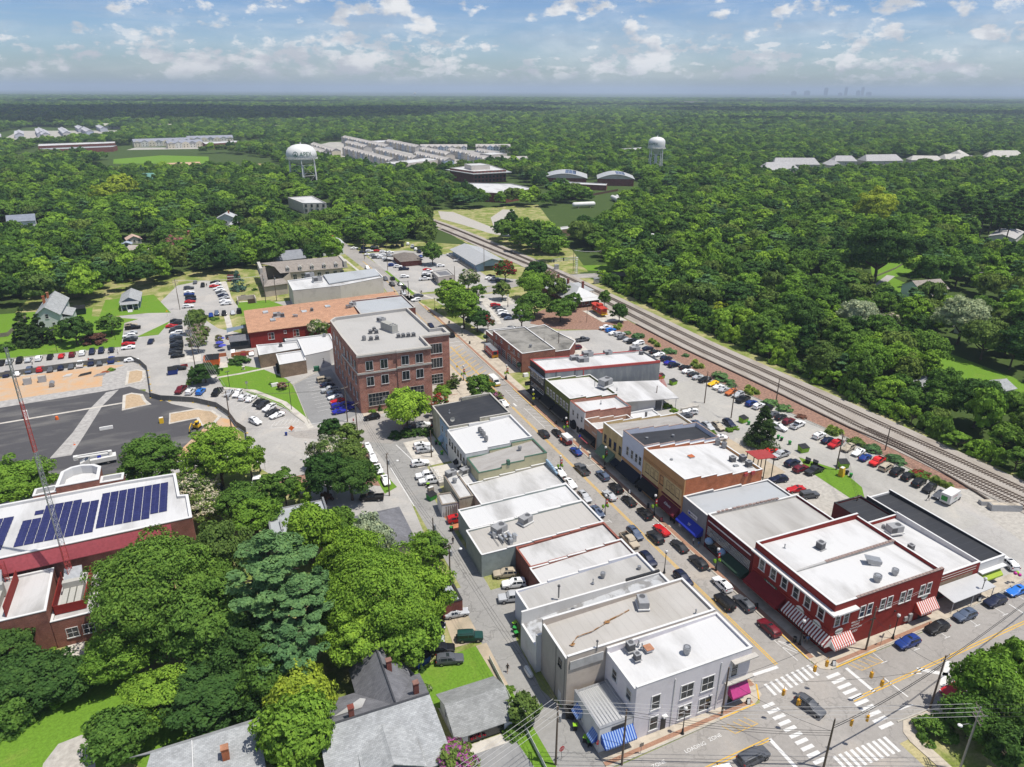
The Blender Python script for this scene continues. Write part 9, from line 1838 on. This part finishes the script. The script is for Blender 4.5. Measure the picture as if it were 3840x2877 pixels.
def panel_fence(name,label,cat,pts,h,mat,post,g=None,foot=False,pitch=3.0):
 t=thing(name,label,cat,(pts[0][0],pts[0][1],0),0,g,True);seg=MB();P=MB();F=MB()
 for a,b in zip(pts,pts[1:]):
  n=max(1,int(math.dist(a,b)/pitch))
  for i in range(n):
   p=(a[0]+(b[0]-a[0])*i/n,a[1]+(b[1]-a[1])*i/n);q=(a[0]+(b[0]-a[0])*(i+1)/n,a[1]+(b[1]-a[1])*(i+1)/n);band(seg,[p,q],.04,.12,h);P.cyl(p[0],p[1],0,h+.1,.05,None,6)
   if foot and i%2==0:F.cbox((p[0],p[1],.06),(.9,.45,.12))
 seg.build('mesh_panel',mat,t);P.build('post',post,t)
 if foot:F.build('weight','safety_yellow',t)
 return t
panel_fence('construction_fence','grey screened construction fence on yellow feet curving round the fresh asphalt','fence',[(-80,269),(-71.4,270.3),(-53.6,272.0),(-36,272.4),(-31.7,271.5),(-28.6,266),(-26.2,258.7),(-25,245),(-24,232.6),(-21,229),(-18.6,227.7),(-11.8,223.7),(-5.3,216.7),(-2.2,208.8),(-.5,200.2),(1.7,195),(1.5,189.4)],1.9,'mesh_screen','steel',None,True)
panel_fence('lawn_fence','white post and rail fence along the alley verge','fence',[(33.6,88),(33.4,74),(33.2,61)],1.0,'trim','trim',None,False,2.4);panel_fence('board_fence','grey board fence at the left edge lawn','fence',[(-90,318),(-78,320),(-76,345)],1.7,'wood_grey','wood_grey')
panel_fence('dark_fence','long brown fence along the lane below the curved halls','fence',[(298,575),(330,590),(372,612)],2.0,'trim_brown','trim_brown');panel_fence('lane_fence','low wire fence on wooden posts beside the mint house lawn','fence',[(318,262),(345,272),(372,285)],1.0,'wood_grey','wood_grey')
for x,y,label in((-48.8,225.7,'orange traffic barrel on the centre line of the fresh asphalt'),(-42,205.4,'small orange cone with white band by the yellow rope'),(-37,187,'orange cone beside the parked bucket truck')):
 t=thing('traffic_cone',label,'traffic cone',(x,y,.08));k=1.6 if 'barrel' in label else 1;MB().lathe(0,0,[(.3*k,0),(.26*k,.5*k),(.2*k,.62*k),(.01,.64*k)]if k>1 else[(.3,0),(.3,.06),(.2,.06),(.04,.75),(.01,.76)],12).build('body','safety_orange',t);MB().lathe(0,0,[(.275*k,.25*k),(.265*k,.4*k)]if k>1 else[(.15,.3),(.11,.5)],12).build('band','white',t)
for x,y,w,d,h,rz,mt,nm,ct,label in BLOCKS:
 t=thing(nm,label,ct,(x,y,.06),R(rz));m=MB();m.add([(-w/2,-d/2,0),(w/2,-d/2,0),(w/2,d/2,0),(-w/2,d/2,0),(-w/2,-d*.36,h),(w/2,-d*.36,h),(w/2,d*.36,h),(-w/2,d*.36,h)],[(4,5,6,7),(0,1,5,4),(1,2,6,5),(2,3,7,6),(3,0,4,7)]);m.build('body',mt,t);MB().box(-w*.46,w*.46,-d*.3,d*.3,h,h+.06).build('top',M['white' if mt!='unit' else 'concrete'],t)
for i,(x,y,rz,L_,mt)in enumerate(((-45.5,262,20,4,'dark'),(-41,259.6,8,3.4,'zinc'),(-39.5,261.6,15,3,'orange_brick'),(-51,263,5,2.4,'white'),(-37.5,263,30,2.4,'pale_concrete'),(-72,252.5,70,3.5,'white'))):
 t=thing('pipe_pile',('black pipe lengths','silver pipe lengths','orange pipe lengths','white plastic fittings','pale kerb pieces','white and red hoops')[i]+' lying in a pile on the orange dirt','pipes',(x,y,.1),R(rz));m=MB();[m.tube([(-L_/2+.2*k,.3*k,.12+.1*(k%2)),(L_/2+.1*k,.3*k+.1,.12+.1*(k%2))],.1,6)for k in range(6)];m.build('pipe',mt,t)
t=thing('mixing_drum','grey steel drum tank standing on the orange dirt','tank',(-54,255,.05));MB().tube([(0,-.9,.9),(0,.9,1.2)],.75,14).build('drum','zinc',t);MB().box(-.5,.5,-.6,.6,0,.4).build('cradle','vent',t)
def hydrant(x,y,label):t=thing('fire_hydrant',label,'fire hydrant',(x,y,.1));MB().lathe(0,0,[(.18,0),(.18,.08),(.12,.1),(.12,.55),(.16,.56),(.13,.68),(.01,.76)],10).build('body','engine_red',t);MB().tube([(-.22,0,.42),(.22,0,.42)],.07,6).build('nozzle','engine_red',t)
hydrant(31.2,191.6,'red fire hydrant on the grass corner beside the brick office');hydrant(157.6,126.4,'red fire hydrant at the foot of the mulch bank')
for x,y,label in((-1.3,271,'lower blue patio umbrella beside the pink crape myrtle'),(-2.2,275,'middle blue patio umbrella beside the pink crape myrtle'),(-1.5,280,'upper blue patio umbrella beside the pink crape myrtle')):
 t=thing('patio_umbrella',label,'umbrella',(x,y,0),0,'blue patio umbrellas');MB().lathe(0,0,[(1.5,2.0),(.8,2.35),(.01,2.6)],8).build('canopy','umbrella_blue',t);MB().cyl(0,0,0,2.5,.04).build('pole','steel',t)
t=thing('stone_fountain','round brick fountain in the middle of the restaurant walk','fountain',(2.2,284,0));MB().lathe(0,0,[(1.6,0),(1.6,.5),(1.35,.5),(1.35,.3),(.01,.3)],16).build('basin','orange_brick',t);MB().lathe(0,0,[(.3,.3),(.2,1.2),(.7,1.3),(.01,1.4)],12).build('pedestal','brick_paving',t)
t=thing('street_clock','green street clock with round white dial under the corner trees','clock',(86.4,253,.1));MB().lathe(0,0,[(.3,0),(.2,.6),(.09,.8),(.09,3.4)],10).build('post','cloth_green',t);MB().tube([(0,-.15,3.9),(0,.15,3.9)],.62,18).build('case','cloth_green',t);MB().tube([(0,-.18,3.9),(0,-.16,3.9)],.52,18).build('dial','white',t)
t=thing('signal_bridge','silver lattice railway signal bridge cantilevered over the tracks','signal bridge',(176,327,0));m=MB();[m.tube([(sx*.6,sy*.6,0),(sx*.5,sy*.5,9.5)],.07,5)for sx in(-1,1)for sy in(-1,1)]
for k in range(8):
 z=k*1.15
 for sx,sy,ex,ey in((-1,-1,1,-1),(1,-1,1,1),(1,1,-1,1),(-1,1,-1,-1)):m.tube([(sx*.58,sy*.58,z),(ex*.55,ey*.55,z+1.15)],.04,4);m.tube([(sx*.57,sy*.57,z+1.15),(ex*.57,ey*.57,z+1.15)],.04,4)
m.build('tower','silver_sheet',t);m=MB();[m.tube([(.5,sy*.5,z),(-14,sy*.5,z)],.06,5)for sy in(-1,1)for z in(8.0,9.2)];[m.tube([(-i*1.2,sy*.5,8.0+(i%2)*1.2),(-(i+1)*1.2,sy*.5,9.2-(i%2)*1.2)],.04,4)for i in range(12)for sy in(-1,1)];m.build('boom','silver_sheet',t);m=MB();[m.box(x-.3,x+.3,-.75,-.6,7.6+q,9.3+q)for x,q in((-13.6,0),(-8,.4))];m.build('signal_head','iron',t)
for x,y,s,label in((171.5,341,1,'silver relay cabinet beside the tracks past the signal bridge'),(176.5,306,1.1,'grey relay cabinet by the level crossing'),(183.5,168,.7,'small pale signal cabinet at the foot of the railway hedge')):
 t=thing('relay_cabinet',label,'cabinet',(x,y,.05));t.scale=(s,)*3;MB().box(-1.1,1.1,-.8,.8,.2,2.4).build('body','silver_sheet',t);MB().slab([(-1.25,-.95,2.4),(1.25,-.95,2.4),(1.25,.95,2.6),(-1.25,.95,2.6)],.1).build('roof','zinc',t);MB().box(-.5,.5,-.84,-.8,.4,2.2).build('door','unit',t)
def lot_lamp(x,y,h,label,rz=0):t=thing('lot_lamp',label,'lamp post',(x,y,0),R(rz));MB().tube([(0,0,0),(0,0,h)],[.09,.07],8).build('post','iron',t);MB().box(-.7,.7,-.16,.16,h-.05,h+.1).build('lamp_head','vent',t)
for a in LOTLAMPS:lot_lamp(*a)
t=thing('balloons','three pink and lime balloons tied above the pavement by the storefront','balloons',(136.6,66.9,.1));[MB().sphere(p,.36,10,7).build('balloon',c,t,60)for p,c in(((-.3,0,2.6),'satin_balloon'),((.4,.1,2.5),'bin_lime'),((.9,-.2,2.0),'satin_balloon'))];MB().tube([(0,0,0),(-.3,0,2.3)],.01,3).build('string','white',t)
t=thing('propane_tank','small white propane tank lying in the grass behind the patchy roof shop','tank',(38.4,82.4,0));m=MB();m.lathe(0,0,[(.01,-1.3),(.4,-1.1),(.5,-.8),(.5,.8),(.4,1.1),(.01,1.3)],12);m.v=[(p[0],p[2],p[1]+.7)for p in m.v];m.build('shell','tank_white',t,40);m=MB();[m.box(-.3,.3,y-.1,y+.1,0,.3)for y in(-.6,.6)];m.build('saddle','concrete',t)
t=thing('birdbath','pale stone urn standing on the lawn of the tan brick offices','urn',(4.4,247.6,.05));MB().lathe(0,0,[(.4,0),(.15,.2),(.15,.5),(.55,1.0),(.6,1.05),(.01,.9)],14).build('bowl','pale_concrete',t);MB().box(-.5,.5,-.5,.5,0,.12).build('plinth','concrete',t)
t=thing('transformer_box','green transformer box beside the white office wall','utility box',(27.6,236.6,.05));MB().box(-.9,.9,-.7,.7,.1,1.6).build('body','logo_green',t);MB().box(-1.1,1.1,-.9,.9,0,.1).build('pad','concrete',t)
t=thing('work_sign','orange diamond road work sign on a stand at the grass corner','road sign',(13.6,191.2,.06));m=MB();m.add([(0,-.1,.3),(.85,-.08,1.15),(0,-.06,2.0),(-.85,-.08,1.15)],[(0,1,2,3)]);m.build('panel','safety_orange',t);m=MB();[m.tube([(0,0,.3),(a,b_,0)],.03,4)for a,b_ in((-.8,-.5),(.8,-.5),(-.8,.6),(.8,.6))];m.build('stand','steel',t)
t=thing('blue_bin','blue barrel bin beside the orange work sign','bin',(11.9,189.4,.06));MB().lathe(0,0,[(.32,0),(.36,.9),(.01,.95)],12).build('body','bin_blue',t);MB().lathe(0,0,[(.38,.8),(.38,.9)],12).build('rim','vent',t)
t=thing('bin_enclosure','small walled bin enclosure with brown gate by the upper car park','enclosure',(11.6,333,0));m=MB();m.box(-4,-3.6,0,7,0,2.2);m.box(3.6,4,0,7,0,2.2);m.box(-4,4,6.6,7,0,2.2);m.build('wall','taupe_wall',t);MB().box(.3,3.4,-.1,.05,.1,2.1).build('gate','trim_brown',t)
t=thing('red_scooter_barrier','red and white plastic barrier at the foot of the long car row','barrier',(-15.2,258,.05),R(8));MB().box(-1.8,1.8,-.25,.25,0,.9).build('body','engine_red',t);MB().box(-1.8,-.6,-.27,.27,.3,1.0).build('band','white',t)
t=thing('crossing_gate','level crossing signal mast with black heads beside the lane','crossing signal',(184.5,318,0));m=MB();m.tube([(0,0,0),(0,0,4.5)],.09,6);m.tube([(-.9,0,2.8),(.9,0,2.8)],.05,5);m.build('mast','silver_sheet',t);m=MB();[m.lathe(x,0,[(.3,2.65),(.3,2.95)],10)for x in(-.8,.8)];m.build('lamp','iron',t)
def body_mesh(stride,arm,bend=0.0):
 J={'pel':(0,0,.95),'sp':(0,-.02+bend*.3,1.22),'ch':(0,bend*.5,1.42),'nk':(0,bend*.6,1.53),'hd':(0,.02+bend*.7,1.66),'tp':(0,.01+bend*.72,1.78)}
 for s,n in((1,'l'),(-1,'r')):
  st=stride*s;J['hip'+n]=(s*.09,0,.9);J['kn'+n]=(s*.1,st*.5+.04,.5);J['an'+n]=(s*.1,st-.02,.09);J['to'+n]=(s*.11,st+.16,.04);J['sh'+n]=(s*.18,bend*.5,1.43);J['el'+n]=(s*.25,-st*.35+bend*.5-.02,1.15);J['wr'+n]=(s*.25,-st*.7+arm+bend*.5,.93)
  for i,(fx,fy,fl)in enumerate(((.03,.05,.07),(.015,.03,.10),(.0,.01,.11),(-.015,-.01,.10),(-.03,-.03,.08))):J['f%d%s'%(i,n)]=(s*(.25+fx*.3),-st*.7+arm+bend*.5+fy,.91-fl)
 E=[('pel','sp'),('sp','ch'),('ch','nk'),('nk','hd'),('hd','tp')];Rd={'pel':.14,'sp':.125,'ch':.145,'nk':.055,'hd':.098,'tp':.06}
 for n in 'lr':
  E+=[('pel','hip'+n),('hip'+n,'kn'+n),('kn'+n,'an'+n),('an'+n,'to'+n),('ch','sh'+n),('sh'+n,'el'+n),('el'+n,'wr'+n)]+[('wr'+n,'f%d%s'%(i,n))for i in range(5)]
  Rd.update({'hip'+n:.095,'kn'+n:.06,'an'+n:.045,'to'+n:.04,'sh'+n:.065,'el'+n:.045,'wr'+n:.033});Rd.update({'f%d%s'%(i,n):.011 for i in range(5)})
 ks=list(J);me=bpy.data.meshes.new('person_body');me.from_pydata([J[k]for k in ks],[(ks.index(a),ks.index(b_))for a,b_ in E],[]);o=bpy.data.objects.new('person_body',me);col.objects.link(o);md=o.modifiers.new('skin','SKIN');md.use_smooth_shade=True
 for i,k in enumerate(ks):me.skin_vertices[0].data[i].radius=(Rd[k],Rd[k]);me.skin_vertices[0].data[i].use_root=(k=='pel')
 o.modifiers.new('sub','SUBSURF').levels=1;bpy.context.view_layer.update();r=bpy.data.meshes.new_from_object(o.evaluated_get(bpy.context.evaluated_depsgraph_get()));bpy.data.objects.remove(o);r.materials.clear();r.materials.append(M['skin']);return r
def garment(me,test,name,mat):
 ns=[v.normal.copy()for v in me.vertices];keep=[p for p in me.polygons if test(p.center)];ids={};vs=[];fs=[]
 for p in keep:
  f=[]
  for i in p.vertices:
   if i not in ids:ids[i]=len(vs);vs.append(tuple(me.vertices[i].co+ns[i]*.014))
   f.append(ids[i])
  fs.append(tuple(f))
 m=bpy.data.meshes.new(name);m.from_pydata(vs,[],fs);m.materials.append(mat);m.polygons.foreach_set('use_smooth',[True]*len(fs));return m
POSE={}
def person(x,y,rz,top,low,label,pose='walk',hat=None,z=.06):
 if pose not in POSE:POSE[pose]=body_mesh(*{'walk':(.24,.05),'stand':(.03,.02),'reach':(.06,.32,.25),'run':(.36,.1,.1)}[pose])
 me=POSE[pose];t=thing('person',label,'person',(x,y,z),R(rz));link('body',me,t);link('shirt',garment(me,lambda c:.93<c.z<1.5 and(abs(c.x)<.22 or c.z>1.2),'shirt',M[top]),t);link('trousers',garment(me,lambda c:(.12 if low=='trousers' else .48)<c.z<1.0 and abs(c.x)<.2,'trousers',M[low]),t)
 hd=[v.co for v in me.vertices if v.co.z>1.6];cy=sum(v.y for v in hd)/len(hd);MB().lathe(0,cy-.02,[(.10,1.66),(.108,1.72),(.08,1.80),(.01,1.83)],10).build('hair' if not hat else 'hat',M[hat or 'hair'],t,60);m=MB();m.lathe(0,0,[(.11,.0),(.11,.05),(.01,.06)],8)
 MB().box(-.012,.012,cy+.09,cy+.115,1.645,1.68).build('nose','skin',t)
for a in PEOPLE:person(*a)
plain('cloud_white',(.85,.86,.88),1.0,.05,.002)
def cloud(d,l,w,dep,n,seed,CZ=1500):
 rr=random.Random(seed);m=MB();k=CZ/math.tan(SUN_EL);sy,cy=sin(R(23.1)),cos(R(23.1))
 for i in range(n):
  a=rr.random()*6.283;q=math.sqrt(rr.random());u,v=d*l+w*.5*q*cos(a),d+dep*.5*q*sin(a);r=(.13+.14*rr.random())*min(w,dep)*(1.15-.5*q)
  m.sphere((u*cy+v*sy+sin(SUN_AZ)*k,-u*sy+v*cy+cos(SUN_AZ)*k,CZ+r*.4),r,12,8,0,.5)
 o=m.build('cloud','cloud_white',None,60);o['kind']='structure'
for i,c in enumerate(((2750,-.62,1700,1700,150),(2800,-.34,1200,1300,110),(3300,-.1,1000,900,60),(3500,.40,1500,900,70),(3100,.68,900,700,50),(4700,.1,1800,900,60),(5200,-.45,2400,900,60),(6500,.5,3500,1300,60),(2300,.32,500,260,30))):cloud(*c,i)
hz=MB().box(-24000,26000,-600,40000,-1,215).build('haze',bpy.data.materials.new('haze_air'));hz['kind']='stuff'
hm=hz.data.materials[0];hm.use_nodes=True;N=hm.node_tree.nodes;L=hm.node_tree.links;N.clear()
o_=N.new('ShaderNodeOutputMaterial');v_=N.new('ShaderNodeVolumePrincipled');sv(v_,Color=(.70,.84,1.0,1),Density=.00009,Anisotropy=.0)
L.new(v_.outputs[0],o_.inputs['Volume'])
